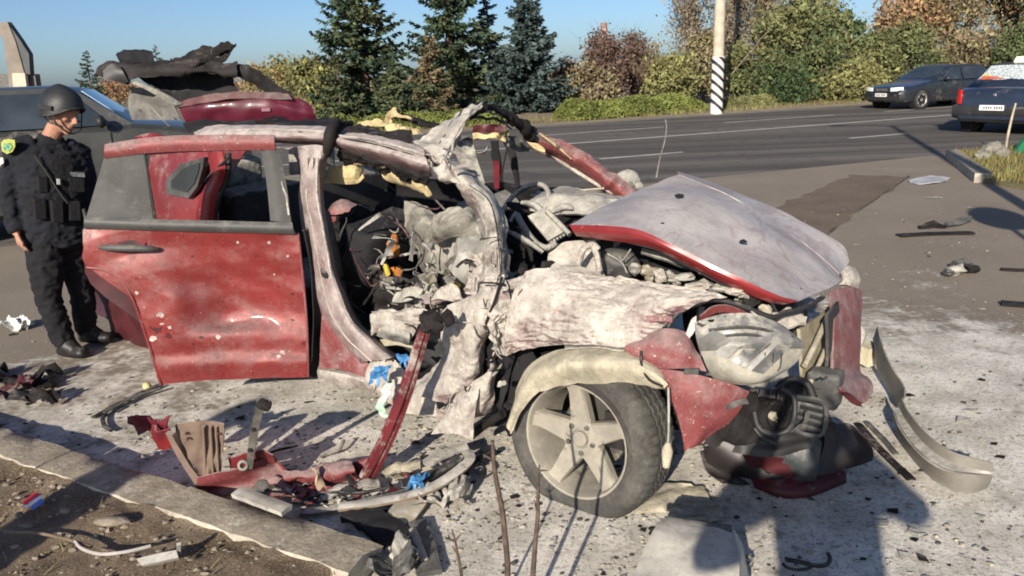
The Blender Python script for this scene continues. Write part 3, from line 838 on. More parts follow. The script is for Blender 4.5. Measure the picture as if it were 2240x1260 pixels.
def car(name, label, T, L=4.5, W=1.75, H=1.45, paint=None, hood_z=.82, boot_z=.92, belt=.88, ws0=.30, ws1=.46, bl1=.80, bl0=.93, wheel_r=.31, wb0=.18, wb1=.81, low=.22, suv=False, plate_rear=True, tail='tri', sillcol=None, track_in=.02, lampcol=None):
    """x from 0 (nose) to L (tail), y across, z up; T places it"""
    root = empty(name, T.to_translation()); tag(root, label, 'car')
    hw = W / 2
    def zt(t):
        keys = [(0, hood_z - .20), (.02, hood_z - .10), (.06, hood_z - .04), (ws0, belt + .05), (ws0 + .05, belt + .02), (bl0 - .02, boot_z - .0), (bl0, boot_z), (.985, boot_z - .06), (1, boot_z - .16)]
        for (a, x), (c, y) in zip(keys, keys[1:]):
            if t <= c: return x + (y - x) * (t - a) / (c - a)
        return keys[-1][1]
    def wd(t): return hw * (1 - .16 * max(0, (.10 - t) / .10) ** 2 - .13 * max(0, (t - .92) / .08) ** 2)
    ts = [0, .012, .035, .07, .11, .16, .22, .28, .32, .4, .5, .6, .7, .78, .86, .9, .94, .97, .99, 1]
    rings = []
    for t in ts:
        w_, z1 = wd(t), zt(t)
        z0 = low + (.08 * max(0, (.05 - t) / .05)) + (.10 * max(0, (t - .95) / .05))
        zm = z0 + (z1 - z0) * .62
        half = [(0, z0), (w_ * .86, z0), (w_ * .97, z0 + .06), (w_ * .995, z0 + (zm - z0) * .55), (w_, zm), (w_ * .985, z1 - .075), (w_ * .93, z1 - .022), (w_ * .74, z1), (0, z1 + .022)]
        ring = [(y, z) for y, z in half] + [(-y, z) for y, z in half[-2:0:-1]]
        rings.append([T @ Vector((t * L, y, z)) for y, z in ring])
    b = MB(); b.rings(rings); b.build('body', paint, root, smooth=38)
    # greenhouse
    g0, g1 = belt - .03, H
    wbb, wr = hw * .955, hw * .70
    st = [(ws0 * L, g0, ws1 * L, g1), ]
    zr = H
    prof = [(ws0 - .005, belt + .0), (ws1, zr - .035), (ws1 + .06, zr), (bl1 - .08, zr), (bl1, zr - .04), (bl0, boot_z - .01)]
    rings = []
    for t, z in prof:
        f = max(0, (z - belt) / (zr - belt)); w1 = wbb + (wr - wbb) * f
        rings.append([T @ Vector((t * L, y, zz)) for y, zz in ((-wbb * .98, belt - .05), (-w1, max(z - .02, belt - .04)), (-w1 * .85, z), (0, z + .015), (w1 * .85, z), (w1, max(z - .02, belt - .04)), (wbb * .98, belt - .05))])
    b = MB(); b.rings(rings); b.build('cabin', paint, root, smooth=30)
    def gp(t, z, side, out=.006):
        f = max(0, (z - belt) / (zr - belt)); w1 = wbb + (wr - wbb) * f
        return Vector((t * L, side * (w1 + out), z))
    zr2, zb = zr - .075, belt + .02
    for s in (-1, 1):
        mid = (ws0 + ws1) / 2 * .45 + (bl1) * .38 + .09
        def tx(base_t, top_t, z): return base_t + (top_t - base_t) * (z - belt) / (zr - belt)
        for k, (ta0, ta1, tb0, tb1) in enumerate(((ws0 + .055, ws1 + .01, mid - .008, mid - .008), (mid + .008, mid + .008, bl0 - .06, bl1 - .01))):
            b = MB(); q = [gp(ta0, zb, s), gp(tb0, zb, s), gp(tb1, zr2, s), gp(ta1, zr2, s)]
            if s > 0: q = q[::-1]
            pane(b, q, T, .003); b.build('side_window', M_glass, root, smooth=40)
        for t in (ws0 + .06, mid, bl0 - .09):      # door gaps
            b = MB(); b.tube([T @ Vector((t * L, s * wd(t) * 1.0, belt - .06)), T @ Vector((t * L, s * wd(t) * 1.003, low + .35)), T @ Vector(((t + .004) * L, s * wd(t) * .992, low + .10))], .005, 5); b.build('door_gap', M_gapshade, root, smooth=60)
        for t in (mid - .055, bl0 - .17):
            b = MB(); b.box(T @ Vector((t * L, s * (hw * .99 + .012), belt - .14)), (.17, .03, .032), T.to_3x3()); b.build('door_handle', M_black, root, smooth=None)
        b = MB(); b.rock((0, 0, 0), (.055, .11, .075), 3, 2, .1)
        b.v = [T @ (p + Vector(((ws0 + .075) * L, s * (hw + .09), belt + .07))) for p in b.v]; b.build('mirror', paint if not suv else M_black, root, smooth=60)
        for t in (wb0, wb1):
            Mx = T @ Matrix.Translation((t * L, s * (hw - .105), wheel_r)) @ Matrix.Rotation(-s * math.pi / 2, 4, 'X')
            b = MB(); b.lathe([(.001, .106), (wheel_r * 1.17, .106), (wheel_r * 1.17, -.1)], Mx, 30); 
            for p in b.v: pass
            b.build('arch_shade', M_gapshade, root, smooth=40)  # black disc stands in for the shaded wheel opening
            Mw = T @ Matrix.Translation((t * L, s * (hw - .085), wheel_r)) @ Matrix.Rotation(-s * math.pi / 2, 4, 'X')
            wheel_parts(root, Mw, wheel_r, .21)
    b = MB(); pane(b, [gp(ws0 + .015, belt + .03, .9, 0), gp(ws0 + .015, belt + .03, -.9, 0), gp(ws1 - .012, zr - .07, -.88, 0), gp(ws1 - .012, zr - .07, .88, 0)], T, .012, bow=.02)
    ws = b.build('windscreen', M_glass, root, smooth=50)
    b = MB(); pane(b, [gp(bl0 - .02, boot_z + .03, -.9, 0), gp(bl0 - .02, boot_z + .03, .9, 0), gp(bl1 + .010, zr - .07, .88, 0), gp(bl1 + .010, zr - .07, -.88, 0)], T, .014, bow=.015)
    rw = b.build('rear_window', M_glass, root, smooth=50)
    # front
    for s in (-1, 1):
        b = MB(); b.sheet([[T @ Vector((-.015 + .13 * i * i, s * (hw * .42 + hw * .46 * i), hood_z - .19 + .02 * i + .12 * j)) + Vector((0, 0, 0)) for i in (0, .35, .7, 1)] for j in (0, .5, 1)], 8, 4, thick=.03)
        b.build('headlight', lampcol or M_lampclear, root, smooth=40)
    b = MB(); b.box(T @ Vector((-.006, 0, hood_z - .14)), (.03, hw * .62, .10), T.to_3x3()); gr = b.build('grille', M_black, root, smooth=None)
    b = MB()
    for s in (-1, 1): b.box(T @ Vector((-.024, s * hw * .15, hood_z - .14)), (.012, hw * .26, .085), T.to_3x3())
    b.build('grille_ring', M_chrome, gr, smooth=None)
    b = MB(); b.box(T @ Vector((.012, 0, low + .15)), (.05, hw * 1.5, .11), T.to_3x3()); b.build('air_intake', M_black, root, smooth=None)
    b = MB(); b.box(T @ Vector((-.03, 0, low + .27)), (.012, .48, .11), T.to_3x3()); fp = b.build('number_plate', M_plate, root, smooth=None)
    # rear
    b = MB()
    rr = [[T @ Vector((L * x_, y * wd(.95) * 1.008, z)) for y in (-1, -.5, 0, .5, 1)] for x_, z in ((.972, low + .10), (.996, low + .14), (1.004, low + .22), (1.003, low + .34), (.992, low + .40))]
    b.sheet(rr, 10, 8, thick=.03); b.build('rear_bumper', sillcol or M_black, root, smooth=40)
    b = MB(); b.box(T @ Vector((L * 1.004 + .006, -.02, low + .345)), (.012, .50, .11), T.to_3x3()); rp = b.build('number_plate', M_plate, root, smooth=None)
    for plate_, xo in ((fp, -.038), (rp, L * 1.004 + .014)):
        for i in range(8):
            zc = low + (.27 if plate_ is fp else .345)
            b = MB(); b.box(T @ Vector((xo, -.17 + i * .047 + (.03 if i > 3 else 0), zc)), (.003, .026, .06 if i % 2 else .055), T.to_3x3())
            b.build('plate_digit', M_ink, plate_, smooth=None)
    for s in (-1, 1):
        b = MB(); yo = hw * .89
        b.sheet([[T @ Vector((L * (1.002 - .020 * (i * i)), s * (yo - .105 + .125 * i), zz)) for i in (0, .33, .66, 1)] for zz in (boot_z - .36, boot_z - .25, boot_z - .12, boot_z - .06)], 6, 6, thick=.03)
        tl = b.build('tail_light', M_lampred, root, smooth=40)
        b = MB(); b.plate([T @ Vector((L * 1.004, s * (yo - .10), boot_z - .36)), T @ Vector((L * .999, s * (yo - .01), boot_z - .36)), T @ Vector((L * 1.001, s * (yo - .03), boot_z - .21))], .01, T.to_3x3() @ Vector((1, 0, 0)))
        b.build('indicator_lens', M_lampclear, tl, smooth=None)
    b = MB(); b.box(T @ Vector((L * .999, 0, boot_z - .16)), (.03, .05, .045), T.to_3x3()); b.build('badge', M_chrome, root, smooth=None)
    return root, ws, rw
def place(nose, heading, z=0.0):
    """nose position, heading = unit vector the car faces"""
    h = Vector(heading); h.z = 0; h.normalize()
    X = -h; Y = Vector((-X.y, X.x, 0))
    return Matrix(((X.x, Y.x, 0, nose[0]), (X.y, Y.y, 0, nose[1]), (0, 0, 1, z), (0, 0, 0, 1)))
P_navy = mat('navy_paint', (.018, .026, .046), .3, var=.15, coat=.7, dust=.22, dcol=(.14, .125, .105), up=.2, dscale=2)
P_dark = mat('dark_sedan_paint', (.016, .020, .026), .28, var=.15, coat=.8, dust=.30, dcol=(.17, .145, .115), up=-.1, dscale=2)
P_olive = mat('grey_suv_paint', (.036, .038, .037), .4, metal=.2, var=.15, coat=.35, dust=.30, dcol=(.16, .145, .12), up=.1, dscale=2)

# dark sedan coming along the far lane
nose = road_pt(G(1925, 240).dot(RD), 20.42)
car('dark_sedan', 'dark saloon car driving along the far lane towards us', place(nose, -RD), 4.75, 1.76, 1.40, P_dark, hood_z=.80, boot_z=.92, belt=.90, sillcol=P_dark)
# taxi seen from behind
rear_c = Vector((10.55, 16.75, 0))
hd = Vector((.84, .54, 0)).normalized()
taxi, _, trw = car('taxi_sedan', 'dark blue taxi seen from behind at the right edge', place(rear_c + hd * 4.25, hd), 4.25, 1.74, 1.52, P_navy, hood_z=.90, boot_z=1.03, belt=.98, wheel_r=.315, bl1=.78, bl0=.90, low=.25)
trw.data.materials[0] = mat('sticker_sky_film', (.36, .42, .44), .35, var=.45, vscale=22, base2=(.60, .65, .66), spec=.6)  # whitish stickers plus sky reflection, both put into the glass colour
Tt = place(rear_c + hd * 4.25, hd)
b = MB(); b.box(Tt @ Vector((4.25 * .66, -.12, 1.58)), (.18, .42, .12), Tt.to_3x3(), taper=.8); ts_ = b.build('taxi_sign', mat('taxi_sign_white', (.72, .68, .58), .5, var=.1), taxi, smooth=None)
def rwp(y, f): # a point on the rear window, y across, f up
    return Tt @ (Vector((4.25 * (.89 - .11 * f) + .035, y, 1.05 + .40 * f)))
for (y0, y1, f0, f1, nm, c) in ((-.62, -.12, .30, .48, 'sticker_band', (.40, .10, .05)), (-.60, -.10, .50, .66, 'sticker_band', (.48, .42, .06)), (-.62, -.15, .68, .78, 'sticker_band', (.10, .25, .12))):
    b = MB(); b.plate([rwp(y0, f0), rwp(y1, f0 + .03), rwp(y1, f1), rwp(y0, f1)], .004, Tt.to_3x3() @ Vector((.6, 0, .7))); b.build(nm, mat('sticker_%d' % int(f0 * 100), c, .5, var=.2, vscale=18), trw, smooth=None)
# grey SUV parked behind the policeman
sh = Vector((.935, .355, 0)).normalized(); sn = D(296, 262, 9.3) + sh * 1.27 - Vector((sh.y, -sh.x, 0)) * .88; sn.z = 0
suv, sws, _ = car('parked_suv', 'dusty dark grey SUV parked behind the policeman', place(sn, sh), 4.7, 1.9, 1.77, P_olive, hood_z=1.22, boot_z=1.32, belt=1.29, ws0=.27, ws1=.40, bl1=.93, bl0=.985, wheel_r=.37, low=.30, suv=True)
sws.data.materials[0] = mat('sky_reflection_glass', (.14, .27, .40), .15, var=.15, spec=1.0)  # sky reflection painted into the windscreen's base colour
# ================================================================== THE WRECK
RED = mat('red_paint', (.18, .030, .032), .34, metal=.2, var=.16, vscale=3, coat=.35, dust=.22, dcol=(.25, .165, .16), dscale=11, up=.8, bump=.05, bscale=14, dsoft=.3)
RED_CLEAN = mat('red_paint_clean', (.21, .024, .027), .30, metal=.2, var=.22, vscale=4, coat=.45, dust=.14, dcol=(.34, .25, .24), dscale=9, up=.6)
RED_DUSTY = mat('red_paint_dusty', (.185, .045, .046), .5, metal=.1, var=.14, vscale=3, dust=.27, dcol=(.30, .215, .205), dscale=13, up=1.0, bump=.1, dsoft=.5, fleck=.08, specks=.9)
RED_FILM = mat('red_paint_powder_film', (.32, .275, .27), .5, var=.12, vscale=1.6, base2=(.45, .42, .405), fleck=.07, bump=.05, coat=.15, dust=.26, dcol=(.46, .43, .41), dscale=2.4, up=.3, dsoft=.5, veins=.35, vncol=(.20, .12, .12), vnscale=3.0)
RED_DARK = mat('red_paint_sooty', (.115, .012, .018), .5, var=.4, vscale=4, dust=.20, dcol=(.24, .18, .17), soot=.35, sootscale=5)
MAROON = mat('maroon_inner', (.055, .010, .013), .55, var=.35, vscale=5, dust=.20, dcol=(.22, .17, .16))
PALE = mat('powdered_metal', (.150, .102, .100), .7, var=.35, dust=.60, dcol=(.50, .465, .41), dscale=4.5, up=.6, bump=.6, bscale=26, soot=.18, sootscale=7, dsoft=.35, veins=.3, vnscale=13)
PALE2 = mat('powdered_plastic', (.085, .083, .08), .7, var=.35, dust=.52, dcol=(.45, .43, .38), dscale=6, up=.9, bump=.5, bscale=30, soot=.18, sootscale=9, dsoft=.4)
WING = mat('powdered_wing', (.135, .075, .08), .65, var=.35, dust=.50, dcol=(.54, .50, .44), dscale=3.6, up=.5, bump=.7, bscale=22, soot=.10, sootscale=9, dsoft=.3, fleck=.12, veins=.28, vncol=(.14, .08, .085), vnscale=9)
RAIL = mat('powdered_rail', (.150, .098, .098), .6, var=.3, vscale=8, dust=.46, dcol=(.44, .385, .36), dscale=5, up=1.2, bump=.4, bscale=30, soot=.16, sootscale=7, dsoft=.5)
OLIVE = mat('dusty_upholstery', (.14, .132, .112), .9, var=.35, vscale=6, dust=.34, dcol=(.36, .34, .29), bump=.4, bscale=50, up=.8)
PALES = mat('powdered_strut', (.14, .105, .10), .7, var=.4, vscale=9, dust=.50, dcol=(.46, .435, .385), dscale=9, up=.9, bump=.5, bscale=40, soot=.2, sootscale=12, dsoft=.3)
CREAM = mat('powdered_liner', (.20, .18, .135), .8, var=.25, dust=.58, dcol=(.50, .455, .345), dscale=4, up=.7, bump=.4, bscale=20, dsoft=.4)
GREYP = mat('grey_plastic', (.055, .055, .053), .55, var=.25, dust=.22, dcol=(.20, .19, .17), dscale=14, dsoft=.4)
CHAR = mat('charred_metal', (.017, .015, .015), .8, spec=.2, var=.5, vscale=6, dust=.09, dcol=(.24, .21, .19), bump=.5, bscale=30)
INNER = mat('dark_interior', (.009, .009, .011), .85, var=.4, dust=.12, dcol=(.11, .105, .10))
SEAT = mat('seat_cloth', (.035, .035, .037), .9, var=.3, dust=.30, dcol=(.30, .285, .25), up=1.0, bump=.3, bscale=90)
FOAM = mat('yellow_foam', (.46, .37, .20), .9, var=.28, vscale=9, bump=.8, bscale=40, soot=.2, sootscale=7)
FABRIC = mat('airbag_cloth', (.20, .195, .18), .85, var=.45, vscale=5, dust=.38, dcol=(.46, .44, .40), bump=.4, bscale=60, soot=.2, sootscale=6)
STEEL = mat('bare_steel', (.16, .15, .135), .45, metal=.5, var=.35, vscale=14, dust=.3, dcol=(.30, .275, .24))
BEIGE = mat('primer_beige', (.175, .125, .098), .75, var=.2, vscale=6, dust=.3, dcol=(.33, .27, .225), bump=.2)
ORANGE = mat('orange_cloth', (.36, .125, .02), .85, var=.45, vscale=14, soot=.25, sootscale=18, dust=.2)
YEL = mat('yellow_plastic', (.45, .33, .04), .6, var=.3)
def W_(rows): return [[S(*p) for p in r] for r in rows]
wreck = empty('wrecked_suv', C(1.3, .85, 0)); tag(wreck, 'red SUV wrecked by an explosion, covered in white powder', 'car wreck')
def panel(name, rows, m, nu=14, nv=10, amp=.008, freq=7, thick=.004, seed=0, parent=None, label=None, **kw):
    b = MB(); b.sheet(W_(rows), nu, nv, amp, freq, thick, seed, **kw)
    o = b.build(name, m, parent or wreck, smooth=28)
    if label: o['label'] = label
    return o
def rod(name, pts, r, m, parent=None, n=7, samples=0, **kw):
    b = MB(); b.tube([S(*p) for p in pts], r, n, samples=samples or max(8, 4 * len(pts)), **kw)
    return b.build(name, m, parent or wreck, smooth=60)

# ---- floor, far side, seats: the dark inside
def cbox(name, a, k, z, size, m, rot=0, parent=None, jit=.0, tilt=0):
    b = MB(); Mx = Matrix((WE, WN, Vector((0, 0, 1)))).transposed() @ Matrix.Rotation(rot, 3, 'Y') @ Matrix.Rotation(tilt, 3, 'X')
    b.box((0, 0, 0), size); b2 = b
    # subdivide through a rounded box
    bm = bmesh.new(); me = b2.mesh('t', m, None); bm.from_mesh(me); bpy.data.meshes.remove(me)
    bmesh.ops.bevel(bm, geom=list(bm.edges), offset=min(size) * .22, segments=3, affect='EDGES', profile=.6)
    bmesh.ops.subdivide_edges(bm, edges=[e for e in bm.edges if e.calc_length() > .08], cuts=2, use_grid_fill=True)
    o_ = C(a, k, z)
    for v_ in bm.verts:
        p = Mx @ v_.co + o_
        if jit:
            q = p * 7
            p = p + Vector((noise.noise(q), noise.noise(q + Vector((5, 0, 0))), noise.noise(q + Vector((0, 5, 0))))) * jit
        v_.co = p
    me = bpy.data.meshes.new(name); bm.to_mesh(me); bm.free(); me.materials.append(m)
    me.polygons.foreach_set('use_smooth', [True] * len(me.polygons)); me.set_sharp_from_angle(angle=R(50))
    return link(name, me, parent or wreck)
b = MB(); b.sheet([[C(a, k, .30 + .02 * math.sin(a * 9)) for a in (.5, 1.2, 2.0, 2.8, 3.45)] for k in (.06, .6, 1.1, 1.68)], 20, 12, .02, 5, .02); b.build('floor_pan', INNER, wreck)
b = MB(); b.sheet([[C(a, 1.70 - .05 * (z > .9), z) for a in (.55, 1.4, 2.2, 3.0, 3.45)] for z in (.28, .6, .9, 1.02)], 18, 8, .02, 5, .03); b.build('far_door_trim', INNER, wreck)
b = MB(); b.sheet([[C(a, k, z) for k in (.1, .6, 1.1, 1.68)] for a, z in ((.62, .28), (.5, .6), (.42, .85), (.38, .98))], 14, 10, .04, 6, .02); b.build('firewall', CHAR, wreck)
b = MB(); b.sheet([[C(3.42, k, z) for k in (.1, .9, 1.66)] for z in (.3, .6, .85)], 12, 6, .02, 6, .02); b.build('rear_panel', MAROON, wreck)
# rear bench
cbox('rear_seat_cushion', 2.45, .9, .50, (.55, 1.35, .2), SEAT, jit=.02)
cbox('rear_seat_back', 2.80, .9, .82, (.16, 1.35, .62), SEAT, rot=R(-14), jit=.02)
for k in (.42, 1.05): 
    hr = cbox('headrest', 2.90, k, 1.20, (.12, .34, .17), PALE2, rot=R(-10), jit=.01)
# front seats
cbox('front_seat_cushion', 1.32, 1.28, .42, (.5, .5, .2), SEAT, jit=.03)
cbox('front_seat_back', 1.66, 1.28, .72, (.16, .5, .56), SEAT, rot=R(-28), jit=.03)
cbox('front_seat_cushion', 1.34, .46, .40, (.5, .48, .2), SEAT, jit=.05)
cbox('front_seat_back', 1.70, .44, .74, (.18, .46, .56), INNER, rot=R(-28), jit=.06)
cbox('centre_console', 1.2, .86, .50, (.9, .26, .24), CHAR, jit=.04)

# ---- near rear quarter panel with its small window
panel('quarter_panel', [[(330, 338, .10), (420, 330, .10), (500, 330, .12), (540, 330, .14)], [(322, 405, .03), (365, 405, .03), (440, 405, .05), (490, 410, .08)], [(318, 480, 0), (390, 480, 0), (440, 490, .02), (470, 500, .05)], [(318, 640, 0), (390, 640, 0), (440, 650, .02), (470, 660, .06)]], RED, 18, 14, .006, 5, .006)
b = MB(); ring_o = [S(u, v, -.012) for u, v in ((362, 395), (395, 358), (446, 344), (444, 365), (432, 408), (412, 434), (362, 424))]
b.plate(ring_o, .03, -WN); qs = b.build('quarter_window_seal', GREYP, wreck, smooth=None)
b = MB(); b.plate([S(u, v, -.020) for u, v in ((374, 396), (398, 370), (436, 356), (434, 372), (424, 402), (408, 420), (374, 412))], .02, -WN); b.build('quarter_window', M_glass, qs, smooth=None)
panel('c_pillar_flange', [[(452, 332, -.02), (460, 380, -.02), (438, 430, -.03), (425, 490, -.03)], [(470, 332, -.03), (476, 380, -.035), (456, 430, -.045), (446, 490, -.045)], [(488, 332, -.01), (494, 380, -.01), (474, 430, -.02), (466, 490, -.02)]], RED_CLEAN, 18, 10, .004, 9, .012)
rod('door_seal', [(500, 335, .02), (498, 385, .01), (478, 435, 0), (466, 495, 0)], .016, M_black, samples=18)
rod('door_seal', [(448, 396, -.03), (470, 372, -.03), (500, 345, -.03)], .006, M_black)
# rear wheel behind the open door, far wheels
def wreck_wheel(a, k, z=.345):
    Mw = Matrix.Translation(C(a, k, z)) @ (-WN).to_track_quat('Z', 'Y').to_matrix().to_4x4()
    return wheel_parts(wreck, Mw, .345, .21)
wreck_wheel(2.66, .12); wreck_wheel(2.66, 1.62); wreck_wheel(.02, 1.62)
# rear bumper / boot corner
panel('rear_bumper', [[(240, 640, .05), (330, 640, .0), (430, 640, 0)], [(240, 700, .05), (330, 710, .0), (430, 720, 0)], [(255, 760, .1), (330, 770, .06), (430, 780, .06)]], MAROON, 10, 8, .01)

# ---- roof rails, pillars
panel('roof_rail', [[(425, 292, .20), (468, 276, .2), (560, 276, .19), (700, 279, .17), (760, 291, .15), (840, 303, .13), (925, 324, .10)],
                    [(428, 298, .12), (468, 287, .12), (560, 287, .11), (700, 291, .09), (760, 305, .07), (840, 320, .05), (932, 346, .02)],
                    [(432, 305, .11), (470, 298, .10), (560, 299, .09), (700, 304, .07), (760, 318, .05), (840, 338, .03), (940, 368, .0)],
                    [(440, 309, .18), (470, 307, .17), (560, 309, .16), (700, 316, .15), (760, 330, .13), (840, 354, .12), (946, 384, .1)]], RAIL, 60, 16, .004, 9, .006, 3, rag=.005)
for dv, dk_, r_, m_ in ((3, .0, .006, PALE), (9, -.004, .005, CHAR), (14, -.008, .006, PALE), (20, .0, .005, CHAR)):
    rod('rail_fold', [(440 + dv, 290 + dv * .6, .125 + dk_), (560, 281 + dv, .105 + dk_), (700, 284 + dv, .085 + dk_), (760, 296 + dv * 1.15, .065 + dk_), (840, 308 + dv * 1.5, .045 + dk_), (930, 334 + dv * 1.6, .015 + dk_)], r_, m_, samples=40, n=5, wob=.006)
panel('roof_rail_inner', [[(745, 322, .12), (850, 348, .10), (945, 378, .08)], [(742, 336, .14), (840, 362, .12), (940, 396, .1)], [(740, 348, .2), (830, 372, .2), (930, 402, .18)]], CHAR, 22, 6, .02, 12, .006, 4, rag=.012)
rod('burnt_strap', [(742, 262, .1), (730, 285, .04), (722, 310, .04), (716, 335, .05), (704, 352, .06)], [.02, .028, .03, .024, .012], CHAR, wob=.02)
rod('burnt_strap', [(770, 268, .2), (745, 282, .1), (735, 300, .06)], [.012, .018, .012], CHAR, wob=.02)
panel('b_pillar', [[(604, 322, .06), (640, 322, .05), (690, 318, .04), (722, 322, .05)], [(640, 332, .05), (664, 332, .04), (698, 335, .02), (716, 338, .06)], [(660, 380, .06), (666, 380, .0), (694, 380, -.01), (708, 384, .07)],
                   [(656, 430, .06), (663, 430, .0), (695, 430, -.01), (707, 435, .07)], [(664, 500, .06), (676, 500, .0), (704, 498, -.02), (716, 505, .06)], [(684, 590, .05), (692, 590, -.01), (722, 590, -.03), (734, 590, .06)],
                   [(692, 640, .04), (700, 640, -.02), (738, 640, -.04), (752, 640, .05)], [(706, 690, .04), (716, 690, -.03), (762, 700, -.05), (780, 700, .05)], [(738, 742, .02), (748, 740, -.04), (806, 748, -.06), (828, 748, .05)], [(790, 800, .0), (800, 790, -.05), (850, 786, -.06), (870, 780, .04)]],
      RAIL, 18, 60, .004, 8, .006, 6)
for du, m_, r_ in ((10, PALE, .005), (24, CHAR, .003), (33, PALE, .006)):
    rod('pillar_fold', [(662 + du, 345, -.012), (661 + du, 430, -.014), (674 + du, 500, -.02), (690 + du, 590, -.03), (700 + du, 640, -.04), (718 + du * 1.1, 695, -.05), (752 + du * 1.3, 745, -.06), (800 + du * 1.3, 790, -.065)], r_, m_, samples=36, n=5, wob=.004)
rod('latch_plate', [(706, 588, -.035), (712, 600, -.04), (720, 606, -.035)], [.012, .02, .012], CHAR)
panel('b_pillar_inner', [[(708, 460, .08), (716, 460, .10), (722, 470, .14)], [(724, 560, .06), (736, 560, .10), (742, 560, .14)], [(742, 640, .05), (754, 650, .1), (760, 650, .14)], [(770, 700, .05), (785, 710, .1), (790, 710, .14)]], GREYP, 6, 22, .006, 8, .006, 6)
# rocker panel, red with a pale lower lip
panel('rocker_panel', [[(706, 668, -.02), (722, 690, -.02), (745, 730, -.02), (800, 790, -.02)], [(704, 740, -.03), (735, 750, -.03), (770, 780, -.03), (815, 812, -.03)], [(700, 806, -.04), (740, 806, -.04), (780, 818, -.04), (820, 832, -.04)]], RED_DUSTY, 16, 14, .008, 8, .008)
panel('rocker_lip', [[(696, 803, -.02), (750, 812, -.02), (800, 822, -.02), (822, 832, -.02)], [(696, 812, -.055), (750, 822, -.055), (800, 836, -.055), (822, 846, -.055)], [(698, 832, -.03), (750, 840, -.03), (800, 850, -.03), (820, 856, -.03)]], PALE, 16, 8, .006, 12, .006)
panel('sill_flange', [[(860, 782, .02), (930, 850, .02), (1000, 840, .02)], [(800, 800, -.03), (870, 850, -.03), (960, 870, -.04)], [(815, 850, -.03), (880, 895, -.03), (960, 905, -.04)]], PALE, 14, 8, .02, 8, .006, 9)

# ---- A pillar, torn roof corner, windscreen arch
panel('a_pillar', [[(922, 330, .10), (936, 340, .03), (962, 340, .03), (980, 338, .12)], [(970, 375, .12), (986, 386, .04), (1008, 382, .04), (1022, 378, .14)], [(1018, 425, .14), (1032, 436, .06), (1060, 430, .06), (1078, 425, .16)],
                   [(1048, 480, .14), (1062, 490, .06), (1084, 482, .06), (1098, 478, .16)], [(1056, 540, .12), (1068, 545, .05), (1092, 540, .05), (1106, 535, .14)], [(1054, 600, .10), (1066, 600, .04), (1096, 600, .04), (1114, 600, .12)], [(1040, 660, .10), (1056, 660, .03), (1086, 660, .03), (1100, 660, .12)]],
      PALES, 18, 50, .010, 9, .006, 11, rag=.008)
for du, m_, r_ in ((9, CHAR, .002), (22, PALES, .004), (30, CHAR, .002)):
    rod('a_pillar_fold', [(934 + du * .9, 350, .02), (986 + du * .7, 388, .03), (1032 + du, 434, .05), (1062 + du * .8, 488, .05), (1068 + du * .9, 545, .04), (1066 + du, 600, .03), (1052 + du, 650, .02)], r_, m_, samples=34, n=5, wob=.012)
panel('torn_windscreen_frame', [[(905, 308, .12), (930, 332, .04), (952, 356, .03), (966, 366, .08)], [(945, 285, .22), (960, 305, .12), (975, 330, .08), (984, 336, .12)], [(985, 258, .32), (998, 268, .22), (1003, 284, .18), (1000, 300, .2)], [(1022, 234, .40), (1030, 240, .32), (1032, 250, .28), (1022, 262, .3)], [(1050, 222, .46), (1058, 228, .42), (1054, 238, .38), (1040, 246, .38)]],
      PALE, 18, 26, .012, 10, .005, 13, rag=.012)
rod('torn_edge', [(1052, 224, .44), (1030, 250, .3), (1008, 282, .2), (996, 310, .14), (986, 332, .08), (966, 366, .06)], .007, PALE, samples=20, wob=.015)
rod('torn_edge', [(1010, 240, .36), (975, 290, .18), (955, 330, .06)], .004, CHAR, samples=16, wob=.012)
panel('torn_flap', [[(930, 352, .02), (952, 366, 0), (976, 345, .02)], [(948, 372, .02), (968, 384, 0), (985, 366, .04)], [(990, 400, .03), (1004, 404, .02), (1016, 394, .05)]], PALE, 12, 12, .015, 14, .005, 14, rag=.01)
arch_u = [(1022, 232, .42), (1060, 226, .62), (1094, 232, .82), (1128, 251, 1.0), (1157, 271, 1.15), (1180, 289, 1.25), (1217, 306, 1.36), (1268, 329, 1.45), (1306, 354, 1.5), (1340, 380, 1.55), (1391, 414, 1.6)]
arch_m = [(1026, 248, .40), (1062, 238, .60), (1098, 246, .80), (1130, 266, .98), (1156, 290, 1.12), (1178, 312, 1.21), (1216, 330, 1.32), (1266, 352, 1.42), (1302, 376, 1.47), (1336, 402, 1.5), (1376, 432, 1.55)]
arch_l = [(1028, 262, .44), (1064, 248, .66), (1100, 258, .86), (1130, 282, 1.04), (1152, 306, 1.2), (1172, 322, 1.3), (1200, 338, 1.4), (1246, 364, 1.5), (1284, 390, 1.55), (1320, 416, 1.6), (1362, 436, 1.62)]
k_ = 6
panel('windscreen_header', [arch_u[:k_], arch_m[:k_], arch_l[:k_]], CHAR, 30, 8, .022, 10, .006, 15, rag=.012)
panel('far_a_pillar', [arch_u[k_ - 1:], arch_m[k_ - 1:], arch_l[k_ - 1:]], RED_DUSTY, 30, 8, .012, 11, .008, 16, rag=.006)
rod('torn_trim', [(1180, 292, 1.2), (1216, 318, 1.28), (1250, 348, 1.36)], [.006, .009, .004], FOAM)
rod('torn_trim', [(1196, 336, 1.36), (1246, 366, 1.46), (1300, 400, 1.52), (1340, 424, 1.56)], [.01, .012, .012, .01], PALE)
rod('wiring', [(1034, 250, .5), (1070, 262, .8), (1110, 262, 1.0), (1140, 285, 1.1)], .008, CHAR, wob=.03)
rod('wiring', [(1040, 240, .5), (1090, 252, .8), (1120, 275, 1.0)], .006, PALE2, wob=.03)
